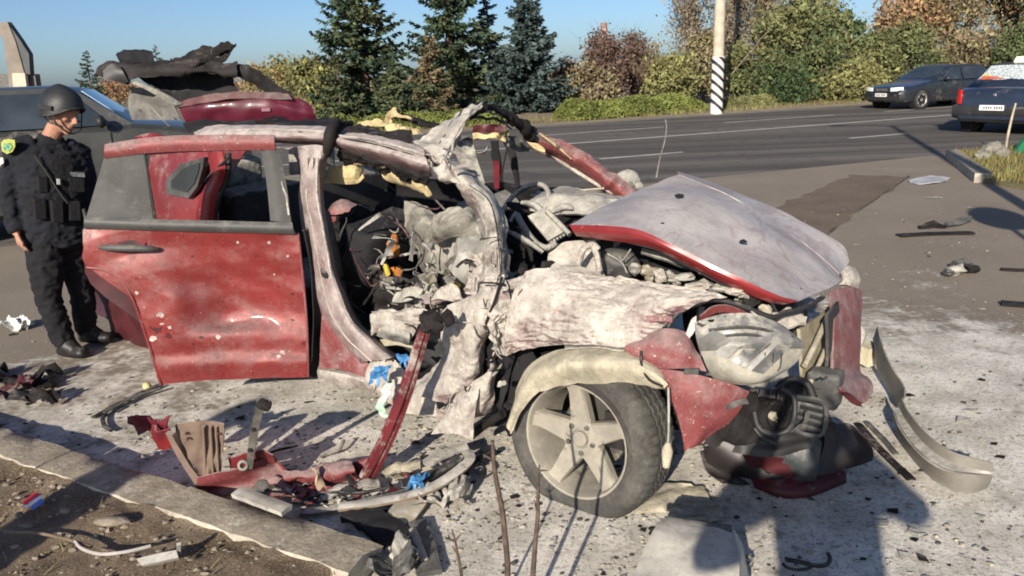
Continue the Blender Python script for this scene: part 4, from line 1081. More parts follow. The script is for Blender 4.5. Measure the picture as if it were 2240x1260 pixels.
panel('headliner_scrap', [[(1036, 276, 1.0), (1070, 270, 1.05), (1108, 276, 1.1)], [(1036, 292, 1.0), (1070, 290, 1.05), (1106, 294, 1.1)]], MAROON, 8, 4, .02, 12, .012, 2, rag=.01)
panel('headliner_scrap', [[(1034, 290, .98), (1070, 294, 1.02), (1112, 282, 1.08)], [(1036, 302, .98), (1075, 305, 1.02), (1108, 308, 1.08)]], FOAM, 8, 4, .02, 12, .02, 3, rag=.012)
panel('headliner_scrap', [[(1160, 318, 1.2), (1178, 316, 1.2), (1194, 324, 1.2)], [(1160, 328, 1.18), (1178, 330, 1.18), (1192, 334, 1.18)]], FOAM, 6, 4, .02, 14, .025, 4, rag=.012)
panel('visor_scrap', [[(1108, 296, 1.0), (1140, 300, 1.05), (1160, 318, 1.1)], [(1106, 318, 1.0), (1130, 326, 1.05), (1156, 330, 1.1)]], GREYP, 6, 4, .02, 14, .02, 4)
# headliner foam hanging along the near rail
panel('headliner_scrap', [[(728, 366, .22), (775, 358, .22), (788, 362, .26)], [(724, 378, .22), (770, 378, .22), (782, 380, .26)], [(716, 395, .24), (768, 394, .24), (800, 390, .28)]], FOAM, 10, 8, .006, 12, .03, 7, rag=.006)
panel('headliner_scrap', [[(838, 362, .22), (880, 364, .2), (926, 374, .18)], [(848, 384, .22), (885, 388, .2), (926, 392, .18)], [(880, 396, .25), (915, 410, .22), (944, 424, .2)]], FOAM, 14, 8, .006, 12, .02, 8, rag=.010)
panel('headliner_scrap', [[(778, 350, .2), (810, 346, .18), (850, 354, .16)], [(780, 360, .2), (812, 362, .18), (850, 366, .16)]], mat('brown_felt', (.22, .16, .09), .95, var=.4, bump=.5), 10, 6, .015, 12, .02, 9, rag=.01)
rod('wiring', [(940, 425, .22), (955, 440, .26), (972, 458, .3)], .005, PALE2)
# what is left of the roof skin on the far side
panel('roof_remnant', [[(470, 274, .5), (600, 270, .5), (720, 276, .5)], [(480, 268, .9), (600, 262, .9), (730, 266, .9)], [(500, 262, 1.3), (620, 256, 1.3), (740, 262, 1.3)]], CHAR, 20, 8, .02, 6, .01, 10, rag=.02)
panel('headliner_scrap', [[(782, 268, .9), (820, 262, .9), (856, 272, .95)], [(786, 280, .9), (830, 278, .9), (866, 284, .95)]], FOAM, 12, 6, .03, 12, .02, 11, rag=.015)
panel('headliner_scrap', [[(850, 276, .8), (880, 272, .8), (920, 282, .8)], [(852, 296, .8), (880, 294, .8), (926, 292, .8)]], FOAM, 12, 6, .03, 12, .02, 12, rag=.015)
panel('roof_remnant', [[(740, 272, .6), (800, 280, .6), (900, 290, .6)], [(745, 290, .4), (800, 298, .4), (900, 310, .4)]], CHAR, 18, 6, .03, 10, .01, 13, rag=.02)
panel('roof_remnant', [[(842, 262, 1.2), (856, 238, 1.2), (862, 236, 1.2)], [(850, 272, 1.2), (870, 256, 1.2), (900, 262, 1.2)]], FOAM, 6, 6, .03, 12, .012, 14, rag=.015)
panel('roof_remnant', [[(860, 238, 1.3), (890, 250, 1.3), (940, 266, 1.3), (990, 272, 1.3)], [(862, 256, 1.3), (890, 266, 1.3), (940, 280, 1.3), (990, 290, 1.3)]], CHAR, 16, 5, .03, 9, .012, 15, rag=.02)
# far side: rail, pillar, hanging belts
panel('far_pillar', [[(992, 308, 1.60), (1012, 306, 1.56), (1032, 306, 1.6)], [(1004, 350, 1.62), (1024, 350, 1.58), (1044, 350, 1.62)], [(1022, 400, 1.64), (1042, 402, 1.60), (1062, 405, 1.64)], [(1032, 440, 1.66), (1052, 442, 1.62), (1074, 445, 1.66)]], PALE2, 8, 16, .01, 9, .012, 17)
rod('far_roof_rail', [(930, 300, 1.6), (985, 303, 1.6), (1036, 300, 1.58), (1060, 296, 1.5)], [.03, .035, .035, .02], GREYP, flat=.6)
panel('far_seat_belt', [[(1074, 308, 1.6), (1090, 308, 1.6)], [(1078, 345, 1.6), (1096, 345, 1.6)], [(1082, 410, 1.6), (1094, 410, 1.6)]], INNER, 4, 12, .01, 8, .012, 3)
panel('far_door_strip', [[(1080, 350, 1.58), (1094, 352, 1.58)], [(1084, 412, 1.58), (1094, 412, 1.58)]], RED_DARK, 4, 8, .006, 8, .012, 3)
panel('far_seat_belt', [[(1104, 305, 1.6), (1118, 310, 1.6)], [(1118, 352, 1.6), (1132, 350, 1.6)], [(1130, 410, 1.6), (1138, 408, 1.6)]], CHAR, 4, 12, .012, 8, .012, 5)
rod('wiring', [(1108, 330, 1.6), (1100, 370, 1.62), (1098, 412, 1.62)], .006, CHAR)
rod('far_mirror_arm', [(1330, 395, 1.7), (1355, 405, 1.75)], .03, CHAR)
b = MB(); b.rock(S(1372, 398, 1.82), (.085, .06, .075), 5, 3, .12); b.build('far_mirror', PALE2, wreck, smooth=70)
b = MB(); b.rock(S(1398, 408, 1.7), (.03, .03, .03), 6, 2, .2); b.build('wiper_spindle', PALE2, wreck, smooth=70)
# radio aerial of the far side
rod('aerial', [(1436, 388, 1.5), (1444, 345, 1.5), (1454, 310, 1.5), (1458, 280, 1.5), (1456, 262, 1.5)], [.006, .004, .004, .003, .005], PALE2, samples=14, n=5)

# ---- dashboard, steering wheel, blown cloth
Msw = Matrix.Translation(S(1148, 452, 1.15)) @ (Vector((-.55, -.45, .72))).to_track_quat('Z', 'Y').to_matrix().to_4x4()
b = MB(); b.lathe([(.165 + .016 * math.cos(t), .016 * math.sin(t)) for t in [2 * math.pi * i / 10 for i in range(10)]], Msw, 36, closed=True); sw = b.build('steering_wheel', PALE2, wreck, smooth=70)
b = MB(); b.tube([Msw @ Vector((-.16, 0, 0)), Msw @ Vector((0, 0, -.04)), Msw @ Vector((.16, 0, 0))], [.016, .04, .016], 7); b.tube([Msw @ Vector((0, 0, -.03)), Msw @ Vector((0, -.16, 0))], .018, 7); b.build('spokes', CHAR, sw, smooth=60)
panel('dashboard', [[(1180, 420, 1.5), (1230, 416, 1.55), (1300, 418, 1.6), (1368, 428, 1.62)], [(1165, 436, 1.2), (1230, 428, 1.25), (1300, 430, 1.3), (1360, 440, 1.35)], [(1160, 442, 1.15), (1230, 436, 1.18), (1300, 438, 1.22), (1350, 446, 1.3)], [(1160, 470, 1.1), (1230, 470, 1.1), (1300, 474, 1.1), (1340, 480, 1.2)]], PALE2, 24, 10, .012, 8, .012, 20)
rod('demister_strip', [(1160, 428, 1.3), (1230, 420, 1.4), (1322, 412, 1.5)], .007, CREAM)
panel('dash_lower', [[(1120, 450, .9), (1200, 468, .95), (1290, 480, 1.0), (1340, 480, 1.1)], [(1120, 520, .9), (1200, 540, .9), (1260, 560, .9), (1330, 560, .95)], [(1110, 600, .8), (1190, 610, .8), (1260, 620, .8), (1320, 620, .85)]], CHAR, 16, 12, .05, 7, .01, 21)
vent = panel('heater_vent', [[(1158, 481, .55), (1192, 465, .60)], [(1203, 534, .50), (1241, 513, .55)]], PALE2, 6, 8, 0, 1, .035)
for i in range(5):
    f = (i + .7) / 5.6
    rod('vent_rib', [(1158 + 34 * f, 481 - 16 * f, .535 + .05 * f), (1203 + 38 * f, 534 - 21 * f, .485 + .05 * f)], .006, PALE2, vent, samples=4)
rod('vent_edge', [(1196, 462, .56), (1222, 488, .54), (1246, 513, .52)], .014, PALE2)
rod('air_hose', [(1130, 470, .55), (1150, 505, .5), (1172, 532, .45), (1196, 543, .42), (1216, 532, .45)], .018, PALE2, samples=22)
rod('torn_bracket', [(1190, 470, .6), (1170, 450, .65), (1140, 440, .7)], [.012, .02, .012], PALE2, wob=.02)
rod('torn_bracket', [(1200, 462, .7), (1225, 455, .75), (1248, 462, .8)], [.008, .02, .012], PALE2, wob=.05)
rod('wiring', [(1090, 500, .3), (1130, 515, .35), (1180, 545, .35)], [.012, .02, .01], PALE2, wob=.03)
def cloth(name, rows, m, amp=.05, seed=0, nu=20, nv=20, freq=8, **kw): return panel(name, rows, m, nu, nv, amp, freq, .008, seed, sharp=True, **kw)
cloth('seat_back_torn', [[(886, 440, .55), (920, 446, .5), (960, 470, .5), (1000, 470, .5)], [(892, 490, .45), (925, 490, .38), (965, 510, .4), (1010, 500, .45)], [(905, 545, .42), (935, 550, .34), (970, 560, .36), (1020, 540, .4)], [(930, 600, .4), (955, 605, .33), (990, 610, .33), (1030, 590, .35)], [(950, 640, .4), (975, 640, .33), (1005, 645, .3), (1040, 640, .3)]], OLIVE, .014, 30)
cloth('airbag_cloth', [[(955, 480, .35), (985, 455, .3), (1020, 452, .3), (1050, 470, .3)], [(945, 515, .3), (980, 490, .22), (1020, 490, .2), (1055, 500, .22)], [(955, 535, .3), (990, 520, .2), (1025, 520, .18), (1060, 530, .2)]], OLIVE, .022, 31, holes=.12)
cloth('airbag_cloth', [[(1000, 500, .3), (1030, 510, .2), (1068, 520, .2)], [(985, 560, .28), (1015, 560, .16), (1050, 565, .16)], [(975, 600, .28), (1000, 610, .16), (1030, 610, .16)], [(960, 640, .3), (990, 650, .18), (1010, 650, .2)]], FABRIC, .016, 32)
cloth('insulation_and_void', [[(1030, 560, .14), (1060, 556, .08), (1086, 560, .1)], [(1020, 600, .1), (1060, 600, .04), (1104, 604, .06)], [(1010, 640, .08), (1060, 640, .0), (1106, 640, .04)], [(990, 680, .08), (1040, 680, .0), (1080, 690, .03)]], PALE, .018, 33, 26, 30, holes=.14, rag=.02, fine=.012)
cloth('insulation_and_void', [[(1090, 470, .4), (1120, 490, .35), (1150, 520, .35)], [(1100, 540, .35), (1125, 560, .28), (1150, 575, .3)], [(1100, 600, .3), (1130, 605, .25), (1160, 600, .28)]], CHAR, .04, 34, holes=.15, rag=.02)  # dark sheet stands in for the shaded void between pillar and wing
cloth('torn_cloth', [[(820, 600, .35), (860, 590, .32), (900, 600, .3)], [(820, 650, .3), (860, 640, .26), (905, 640, .25)], [(830, 680, .3), (870, 680, .25), (910, 670, .25)]], CHAR, .06, 35)
cloth('torn_cloth', [[(905, 600, .3), (930, 585, .28), (960, 600, .25)], [(890, 640, .25), (930, 640, .2), (975, 650, .2)], [(880, 670, .22), (930, 680, .18), (985, 690, .18)]], PALE2, .06, 36)
cloth('torn_cloth', [[(735, 470, .5), (780, 450, .5), (830, 470, .5)], [(730, 520, .45), (785, 510, .42), (850, 520, .42)], [(740, 580, .4), (790, 575, .38), (850, 580, .38)]], CHAR, .06, 37)
cloth('torn_cloth', [[(850, 420, .9), (885, 440, .85), (900, 480, .8)], [(810, 470, .8), (850, 500, .75), (885, 540, .7)], [(780, 520, .7), (820, 560, .65), (870, 620, .6)]], INNER, .05, 38)
b = MB(); b.rock(S(762, 474, .62), (.13, .10, .10), 4, 3, .25); b.build('red_child_seat', RED_DUSTY, wreck, smooth=70)
b = MB(); b.box(S(762, 478, .5), (.05, .03, .07)); b.build('belt_buckle', INNER, wreck, smooth=None)
cloth('orange_cloth', [[(852, 515, .30), (864, 512, .28), (872, 525, .3)], [(850, 540, .28), (862, 540, .26), (873, 545, .28)], [(854, 562, .3), (865, 562, .27), (872, 565, .3)]], ORANGE, .03, 41, 8, 10)
cloth('orange_cloth', [[(862, 585, .25), (870, 582, .24), (878, 590, .25)], [(864, 600, .25), (872, 600, .24), (880, 605, .25)]], ORANGE, .03, 42, 6, 6)
cloth('yellow_cloth', [[(836, 580, .27), (842, 576, .26), (848, 584, .27)], [(842, 600, .27), (848, 604, .26), (854, 600, .27)]], YEL, .02, 43, 6, 6)
b = MB(); b.rock(S(997, 628, .1), (.030, .02, .022), 8, 2, .4); b.build('yellow_connector', YEL, wreck, smooth=None)
rnd = random.Random(11)
for i in range(60):     # torn wiring and strips across the cabin
    u0, v0 = rnd.uniform(740, 1120), rnd.uniform(440, 660)
    k0 = rnd.uniform(.12, .5)
    u1, v1 = u0 + rnd.gauss(0, 45), v0 + rnd.gauss(10, 40)
    m_ = rnd.choice((PALE2, GREYP, CHAR, CHAR, MAROON, OLIVE))
    rod('wiring', [(u0, v0, k0), ((u0 + u1) / 2 + rnd.gauss(0, 14), (v0 + v1) / 2 + rnd.gauss(8, 14), k0 - .05), (u1, v1, k0 + rnd.uniform(-.05, .1))], [rnd.uniform(.002, .005), rnd.uniform(.002, .007), .0015], m_, n=4, samples=9, wob=.03, flat=rnd.choice((.3, 1)))
for i in range(60):     # shards of trim
    u0, v0 = rnd.uniform(800, 1130), rnd.triangular(500, 710, 670)
    k0 = rnd.uniform(.05, .35); s = rnd.uniform(5, 20); a0 = rnd.uniform(0, 6.28)
    pts = []
    for j in range(rnd.choice((4, 5))):
        a = a0 + j * 6.28 / 5; pts.append(S(u0 + s * math.cos(a) * rnd.uniform(.6, 1.2), v0 + .7 * s * math.sin(a) * rnd.uniform(.5, 1.2), k0 + .09 * math.cos(a + 1) + rnd.uniform(-.02, .02)))
    b = MB(); b.plate(pts, .008); b.build('trim_shard', rnd.choice((PALE, PALE2, PALE2, FABRIC, GREYP, CREAM)), wreck, smooth=None)
def ribbon(u, v, k, L_, w_, rn, m, name='torn_strip'):
    o_ = S(u, v, k); d = Vector((rn.gauss(0, 1), rn.gauss(0, .5) - .3, rn.gauss(0, .8))).normalized(); n_ = d.orthogonal().normalized(); n_.rotate(Matrix.Rotation(rn.uniform(0, 6.28), 3, d)); curl = rn.uniform(-2.2, 2.2); tw_ = rn.uniform(-1.5, 1.5)
    A, B, p = [], [], o_.copy()
    for i in range(7):
        t = i / 6; e = d.cross(n_).normalized() * w_ * (1 - .45 * t) * rn.uniform(.7, 1.2)
        A.append(p + e); B.append(p - e); p = p + d * L_ / 6
        Q = Matrix.Rotation(curl / 6, 3, d.cross(n_)) @ Matrix.Rotation(tw_ / 6, 3, d); d = (Q @ d).normalized(); n_ = (Q @ n_).normalized()
    b = MB(); b.sheet([A, B], 10, 2, 0, 1, .0025); return b.build(name, m, wreck, smooth=25)
rr2 = random.Random(99)
for i in range(46):      # along the torn post, cowl and sill
    c_ = rr2.choice(((1080, 520, .02), (1075, 600, .0), (1060, 660, -.05), (1030, 720, -.07), (1090, 690, -.04), (1110, 640, -.02), (1000, 860, -.1), (1060, 820, -.06), (1000, 360, .03), (950, 690, -.03), (900, 690, -.04)))
    ribbon(c_[0] + rr2.gauss(0, 16), c_[1] + rr2.gauss(0, 18), c_[2] + rr2.uniform(-.03, .03), rr2.uniform(.04, .15), rr2.uniform(.004, .016), rr2, rr2.choice((PALES, PALES, RAIL, PALE, STEEL, CHAR)))
for i in range(54):      # inside the cabin
    ribbon(rr2.uniform(730, 1130), rr2.triangular(440, 700, 620), rr2.uniform(.08, .45), rr2.uniform(.05, .2), rr2.uniform(.004, .018), rr2, rr2.choice((PALE2, GREYP, CHAR, CHAR, OLIVE, PALES, FABRIC, STEEL)))
for i in range(16):      # round the broken front end
    ribbon(rr2.uniform(1580, 1830), rr2.uniform(820, 960), rr2.uniform(.0, .3), rr2.uniform(.04, .14), rr2.uniform(.004, .014), rr2, rr2.choice((M_black, CHAR, GREYP, STEEL)))
# broken floor pieces in front of the B pillar
panel('seat_rail', [[(820, 685, .0), (860, 676, -.02), (930, 676, -.02)], [(818, 700, -.02), (860, 694, -.05), (920, 698, -.05)], [(816, 728, .0), (860, 732, -.02), (900, 742, -.02)]], PALE, 14, 10, .022, 12, .008, 50, rag=.01)
panel('seat_rail', [[(816, 704, .02), (860, 716, -.04), (898, 730, -.04)], [(816, 716, .0), (860, 728, -.05), (898, 742, -.05)], [(822, 732, .02), (860, 742, -.02), (896, 752, -.02)]], PALE2, 14, 8, .008, 12, .008, 51)
panel('floor_scrap', [[(834, 742, .05), (870, 742, .02), (905, 748, .02)], [(836, 758, .04), (870, 756, .0), (905, 764, .0)]], CREAM, 8, 4, .01, 12, .008, 52)
panel('floor_scrap', [[(870, 640, .12), (905, 628, .1), (925, 632, .1)], [(862, 662, .1), (890, 662, .08), (915, 650, .08)]], PALE2, 8, 4, .012, 12, .01, 53)
panel('floor_scrap', [[(920, 660, .05), (960, 640, .04), (1010, 630, .04)], [(915, 680, .03), (960, 664, .0), (1010, 655, .0)]], PALE, 10, 6, .03, 12, .008, 54, rag=.01)

# ---- crumpled door ring / hinge post in the middle
panel('hinge_post', [[(1086, 618, .06), (1070, 612, 0), (1040, 640, -.03), (985, 668, .0)], [(1092, 650, .05), (1068, 655, -.04), (1030, 670, -.06), (965, 700, .0)], [(1084, 700, .05), (1060, 705, -.06), (1022, 712, -.07), (968, 735, .0)], [(1062, 750, .04), (1044, 755, -.07), (1012, 756, -.08), (978, 762, .02)], [(1058, 800, .03), (1036, 806, -.08), (1000, 800, -.09), (962, 792, .02)], [(1040, 850, .02), (1010, 850, -.09), (970, 838, -.09), (930, 822, .02)], [(1000, 890, .0), (968, 884, -.09), (925, 868, -.09), (885, 848, .02)]],
      PALE, 26, 60, .012, 7, .006, 60, fine=.003)
panel('hinge_post_face', [[(1040, 690, .03), (1050, 700, .0), (1064, 720, .02)], [(1010, 760, .02), (1022, 770, -.02), (1040, 780, .02)], [(1010, 810, .03), (1020, 815, .0), (1034, 815, .03)]], GREYP, 8, 14, .01, 9, .006, 61)
panel('torn_skin', [[(1100, 600, .0), (1120, 660, -.02), (1130, 700, .0)], [(1072, 640, -.05), (1084, 690, -.08), (1096, 720, -.04)], [(1060, 700, -.06), (1072, 740, -.09), (1090, 760, -.04)]], PALE, 18, 18, .018, 12, .005, 62, rag=.012, fine=.006)
panel('cowl_crush', [[(1098, 616, .05), (1120, 612, .02), (1150, 596, .04)], [(1084, 660, .02), (1106, 656, -.02), (1136, 645, -.01)], [(1070, 712, .0), (1096, 712, -.03), (1126, 705, -.03)], [(1072, 765, .02), (1096, 776, -.03), (1120, 774, -.03)]], PALE, 26, 30, .02, 12, .006, 63, holes=.10, fine=.010)
rod('crack_edge', [(1098, 606, -.03), (1086, 640, -.06), (1074, 680, -.08), (1066, 712, -.08)], .006, CHAR, wob=.01)
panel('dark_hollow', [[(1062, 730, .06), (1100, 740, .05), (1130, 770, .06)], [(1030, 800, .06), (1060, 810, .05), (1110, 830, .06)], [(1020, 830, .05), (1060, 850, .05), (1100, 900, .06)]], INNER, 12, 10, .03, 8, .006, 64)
panel('lower_skirt', [[(1082, 770, .0), (1076, 800, -.04), (1040, 830, -.06), (1000, 850, -.06)], [(1086, 830, .0), (1066, 850, -.07), (1030, 870, -.09), (990, 880, -.08)], [(1080, 880, .0), (1050, 895, -.07), (1010, 905, -.09), (955, 900, -.07)], [(1075, 900, .02), (1040, 915, -.05), (1000, 920, -.06), (945, 915, -.04)]], PALE, 24, 22, .016, 8, .006, 65, fine=.003)
panel('hanging_flap', [[(1048, 850, -.10), (1020, 865, -.12), (980, 900, -.10)], [(1040, 900, -.12), (1010, 905, -.15), (960, 925, -.13)], [(1034, 965, -.14), (995, 950, -.16), (944, 950, -.14)]], PALE, 16, 14, .012, 8, .005, 66, rag=.006)
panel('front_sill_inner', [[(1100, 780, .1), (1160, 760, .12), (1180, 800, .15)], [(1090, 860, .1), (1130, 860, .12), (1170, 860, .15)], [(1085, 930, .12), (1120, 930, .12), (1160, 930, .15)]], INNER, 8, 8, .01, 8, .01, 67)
rod('sill_strut', [(1100, 905, -.02), (1060, 930, -.02), (1030, 955, -.02)], .02, CHAR)

# ---- near front wing, crumpled and whitened
panel('front_wing', [[(1150, 594, .05), (1180, 590, .08), (1240, 588, .12), (1340, 606, .12), (1450, 622, .10), (1540, 632, .08), (1590, 650, .06)],
                     [(1126, 640, -.01), (1180, 636, .0), (1260, 636, .02), (1350, 650, .02), (1440, 655, .02), (1500, 655, .03), (1540, 660, .04)],
                     [(1112, 690, -.03), (1180, 688, -.04), (1260, 690, -.05), (1340, 695, -.05), (1410, 694, -.03), (1460, 682, .0), (1490, 684, .03)],
                     [(1108, 738, -.04), (1190, 735, -.07), (1265, 735, -.08), (1330, 735, -.08), (1380, 730, -.06), (1430, 712, -.02), (1465, 705, .02)],
                     [(1104, 774, -.02), (1190, 758, -.07), (1260, 754, -.09), (1320, 756, -.09), (1366, 760, -.08), (1400, 745, -.05), (1436, 725, -.01)]],
      WING, 100, 60, .009, 6, .005, 70, rag=.003, fine=.0048, ffreq=38)
panel('wing_corner', [[(1440, 724, -.02), (1464, 722, -.02), (1500, 728, .02), (1510, 742, .03)], [(1400, 745, -.06), (1450, 748, -.06), (1500, 758, -.02), (1524, 770, .02)], [(1366, 760, -.085), (1430, 778, -.08), (1500, 786, -.04), (1536, 790, .0)], [(1400, 786, -.085), (1440, 806, -.08), (1495, 806, -.05), (1544, 812, .0)]], RED_DUSTY, 20, 14, .010, 9, .005, 71)
panel('wing_top_red', [[(1410, 692, -.035), (1440, 690, -.02), (1470, 694, .0)], [(1420, 706, -.045), (1446, 704, -.03), (1470, 706, -.005)]], RED_DUSTY, 8, 4, .004, 9, .006, 72)
panel('bumper_corner', [[(1440, 806, -.09), (1490, 812, -.08), (1545, 824, -.04), (1600, 840, .02), (1638, 856, .08)], [(1462, 850, -.09), (1505, 858, -.08), (1550, 870, -.05), (1590, 880, .0), (1620, 890, .05)], [(1480, 900, -.08), (1515, 905, -.07), (1545, 912, -.05), (1575, 918, -.01), (1596, 918, .03)], [(1494, 960, -.07), (1510, 962, -.06), (1525, 962, -.05), (1540, 955, -.02), (1556, 948, .0)], [(1498, 984, -.06), (1506, 980, -.06), (1516, 976, -.05), (1528, 968, -.03), (1540, 960, -.01)]], RED_DUSTY, 20, 20, .008, 8, .006, 73)
b = MB(); b.box(S(1512, 812, -.08), (.05, .012, .02)); b.build('clip', GREYP, wreck, smooth=None)
# wheel arch liner over the tyre
outer = [(1110, 935, -.06), (1122, 890, -.05), (1150, 815, -.04), (1190, 780, -.03), (1240, 764, -.03), (1310, 762, -.03), (1370, 766, -.04), (1405, 780, -.05), (1442, 812, -.06), (1462, 848, -.06)]
innr = [(1118, 946, -.12), (1140, 900, -.12), (1172, 862, -.12), (1210, 848, -.12), (1260, 838, -.12), (1310, 836, -.12), (1370, 836, -.12), (1410, 840, -.11), (1440, 846, -.1), (1458, 850, -.09)]
midl = [((a[0] + c[0]) / 2 - 3, (a[1] + c[1]) / 2 - 6, -.13) for a, c in zip(outer, innr)]
panel('wheel_arch_liner', [outer, midl, innr], CREAM, 44, 12, .008, 9, .006, 74, rag=.006)
panel('arch_liner_top', [[(1235, 752, .0), (1300, 750, .0), (1370, 756, .0)], [(1236, 764, -.07), (1300, 762, -.07), (1366, 768, -.07)]], PALE2, 10, 4, .006, 9, .006, 75)
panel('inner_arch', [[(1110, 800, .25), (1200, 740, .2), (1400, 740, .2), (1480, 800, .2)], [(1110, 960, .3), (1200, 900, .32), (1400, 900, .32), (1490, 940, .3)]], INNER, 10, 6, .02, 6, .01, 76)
# front wheel: tyre, rim, five flat spokes, hub, nuts, brake
wc = S(1290, 948, .05); axis = (-WN + Vector((-.06, -.02, .10))).normalized()
MW = Matrix.Translation(wc) @ axis.to_track_quat('Z', 'Y').to_matrix().to_4x4() @ Matrix.Rotation(R(2), 4, 'Z')
DTYRE = mat('powdered_tyre', (.045, .044, .041), .9, var=.2, vscale=12, dust=.26, dcol=(.19, .178, .152), dscale=4, up=.3, bump=.3, bscale=60, dsoft=.5)
DRIM = mat('powdered_rim', (.25, .23, .195), .6, metal=.1, var=.14, vscale=5, soot=.10, sootscale=12, dust=.36, dcol=(.40, .37, .30), dscale=4, up=.4, dsoft=.6)
r = .352; hw = .115
b = MB(); NT = 216
profT = [(r * .66, -hw * .95, 0), (r * .70, -hw * 1.02, 0), (r * .88, -hw * 1.08, 0), (r * .95, -hw * .92, .5), (r * .985, -hw * .80, 1), (r, -hw * .55, 1), (r, -hw * .42, 1), (r - .008, -hw * .40, 0), (r - .008, -hw * .30, 0), (r, -hw * .28, 1), (r, -hw * .06, 1), (r - .008, -hw * .04, 0), (r - .008, hw * .04, 0), (r, hw * .06, 1), (r, hw * .28, 1), (r - .008, hw * .30, 0), (r - .008, hw * .40, 0), (r, hw * .42, 1), (r, hw * .55, 1), (r * .985, hw * .80, 1), (r * .95, hw * .94, .5), (r * .93, hw * 1.0, 0), (r * .86, hw * 1.09, 0), (r * .80, hw * 1.10, 0), (r * .795, hw * 1.115, 0), (r * .775, hw * 1.115, 0), (r * .77, hw * 1.10, 0), (r * .71, hw * 1.03, 0), (r * .675, hw * .95, 0)]
P, F = [], []
for pr, ph, bl in profT:
    sh_ = 0.35 * abs(ph) / hw
    for j in range(NT):
        w_ = 2 * math.pi * (j + sh_ * 3) / NT
        rr_ = pr - (.007 * bl if j % 4 == 0 else 0)
        P.append(MW @ Vector((rr_ * math.cos(w_), rr_ * math.sin(w_), ph)))
L_ = len(profT)
for i in range(L_):
    for j in range(NT): F.append((i * NT + j, i * NT + (j + 1) % NT, ((i + 1) % L_) * NT + (j + 1) % NT, ((i + 1) % L_) * NT + j))
b.add(P, F); fw_ = b.build('wheel', DTYRE, wreck, smooth=40)
b = MB(); b.lathe([(r * .69, hw * 1.04), (r * .665, hw * 1.02), (r * .635, hw * .80), (r * .60, hw * .1), (r * .60, -hw * .9)], MW, 48); b.build('rim_barrel', DRIM, fw_, smooth=50)
b = MB(); b.lathe([(.001, -hw * .35), (.15, -hw * .35), (.155, -hw * .5)], MW, 36); b.build('brake_disc', mat('brake_iron', (.10, .095, .09), .5, metal=.6, var=.2, dust=.3, dcol=(.3, .27, .23)), fw_, smooth=40)
b = MB(); b.box(MW @ Vector((.12, .04, -hw * .2)), (.09, .15, .06), MW.to_3x3()); b.build('brake_caliper', CHAR, fw_, smooth=None)
for k in range(5):
    a = 2 * math.pi * k / 5 + R(95)
    Q = MW @ Matrix.Rotation(a, 4, 'Z'); b = MB()
    rings = []
    for rr_, w0, w1, zz in ((.045, .052, .044, .62), (.09, .047, .040, .64), (.15, .040, .034, .70), (.20, .035, .030, .78), (.226, .038, .033, .86)):
        z_ = hw * zz
        rings.append([Q @ Vector(p) for p in ((rr_, -w0, z_ - .045), (rr_, -w0, z_ - .012), (rr_, -w1, z_), (rr_, w1, z_), (rr_, w0, z_ - .012), (rr_, w0, z_ - .045))])
    b.rings(rings); b.build('spoke', DRIM, fw_, smooth=25)
    Q = MW @ Matrix.Rotation(a + R(36), 4, 'Z'); b = MB()
    b.lathe([(.0125, hw * .5), (.0125, hw * .66), (.009, hw * .73), (.0005, hw * .73)], Q @ Matrix.Translation((.062, 0, 0)), 6); b.build('wheel_nut', STEEL, fw_, smooth=30)
b = MB(); b.lathe([(.088, hw * .3), (.086, hw * .60), (.075, hw * .64), (.042, hw * .64), (.038, hw * .56), (.034, hw * .56), (.032, hw * .70), (.028, hw * .73), (.001, hw * .73)], MW, 30); b.build('hub', DRIM, fw_, smooth=30)
# thin cable hanging over the tyre
rod('hanging_cable', [(1462, 848, -.14), (1463, 900, -.17), (1462, 960, -.18), (1458, 985, -.18)], .0045, PALE2, samples=12)
b = MB(); b.tube([S(1462, 968, -.185), S(1460, 985, -.19), S(1457, 1020, -.185)], [.008, .022, .014], 7); b.build('cable_plug', CREAM, wreck, smooth=60)
rod('torn_wire', [(1402, 768, -.1), (1404, 800, -.13), (1420, 830, -.14), (1450, 845, -.14)], .005, CHAR)

# ---- bonnet, folded along its ridge
near = [(1246, 492, .10), (1330, 494, .10), (1398, 503, .11), (1468, 534, .13), (1540, 570, .16), (1620, 608, .19), (1700, 644, .24), (1745, 657, .30)]
m1 = [(1300, 462, .32), (1380, 456, .34), (1450, 462, .36), (1520, 490, .38), (1600, 530, .40), (1670, 570, .43), (1740, 612, .47), (1790, 640, .52)]
m2 = [(1380, 422, .62), (1440, 418, .62), (1510, 428, .63), (1580, 458, .64), (1650, 498, .66), (1720, 545, .68), (1790, 596, .71), (1830, 622, .75)]
cre = [(1484, 382, .93), (1530, 400, .92), (1590, 426, .92), (1650, 460, .92), (1700, 492, .92), (1752, 528, .93), (1805, 570, .95), (1842, 606, .98)]
far = [(1482, 376, 1.05), (1540, 392, 1.12), (1620, 424, 1.16), (1700, 456, 1.18), (1760, 488, 1.20), (1810, 516, 1.22), (1846, 540, 1.24), (1858, 572, 1.22)]
hood = panel('bonnet', [near, m1, m2, cre], RED_FILM, 40, 26, .008, 4, .004, 80)
panel('bonnet_far_half', [cre, [((a[0] + c[0]) / 2, (a[1] + c[1]) / 2, (a[2] + c[2]) / 2 + .01) for a, c in zip(cre, far)], far], RED_FILM, 36, 8, .006, 4, .004, 81, parent=hood)
rod('bonnet_shade_line', [(u - 3, v + 3, k - .008) for u, v, k in cre], .0035, mat('shade_line_mauve', (.09, .06, .06), .8), hood, samples=40, n=5)  # dark tube paints the shade line of the bonnet's panel step
lip_t = near
lip_b = [(1262, 514, .12), (1330, 522, .12), (1396, 532, .13), (1440, 544, .15), (1510, 580, .17), (1590, 620, .20), (1670, 654, .24), (1712, 664, .29)]
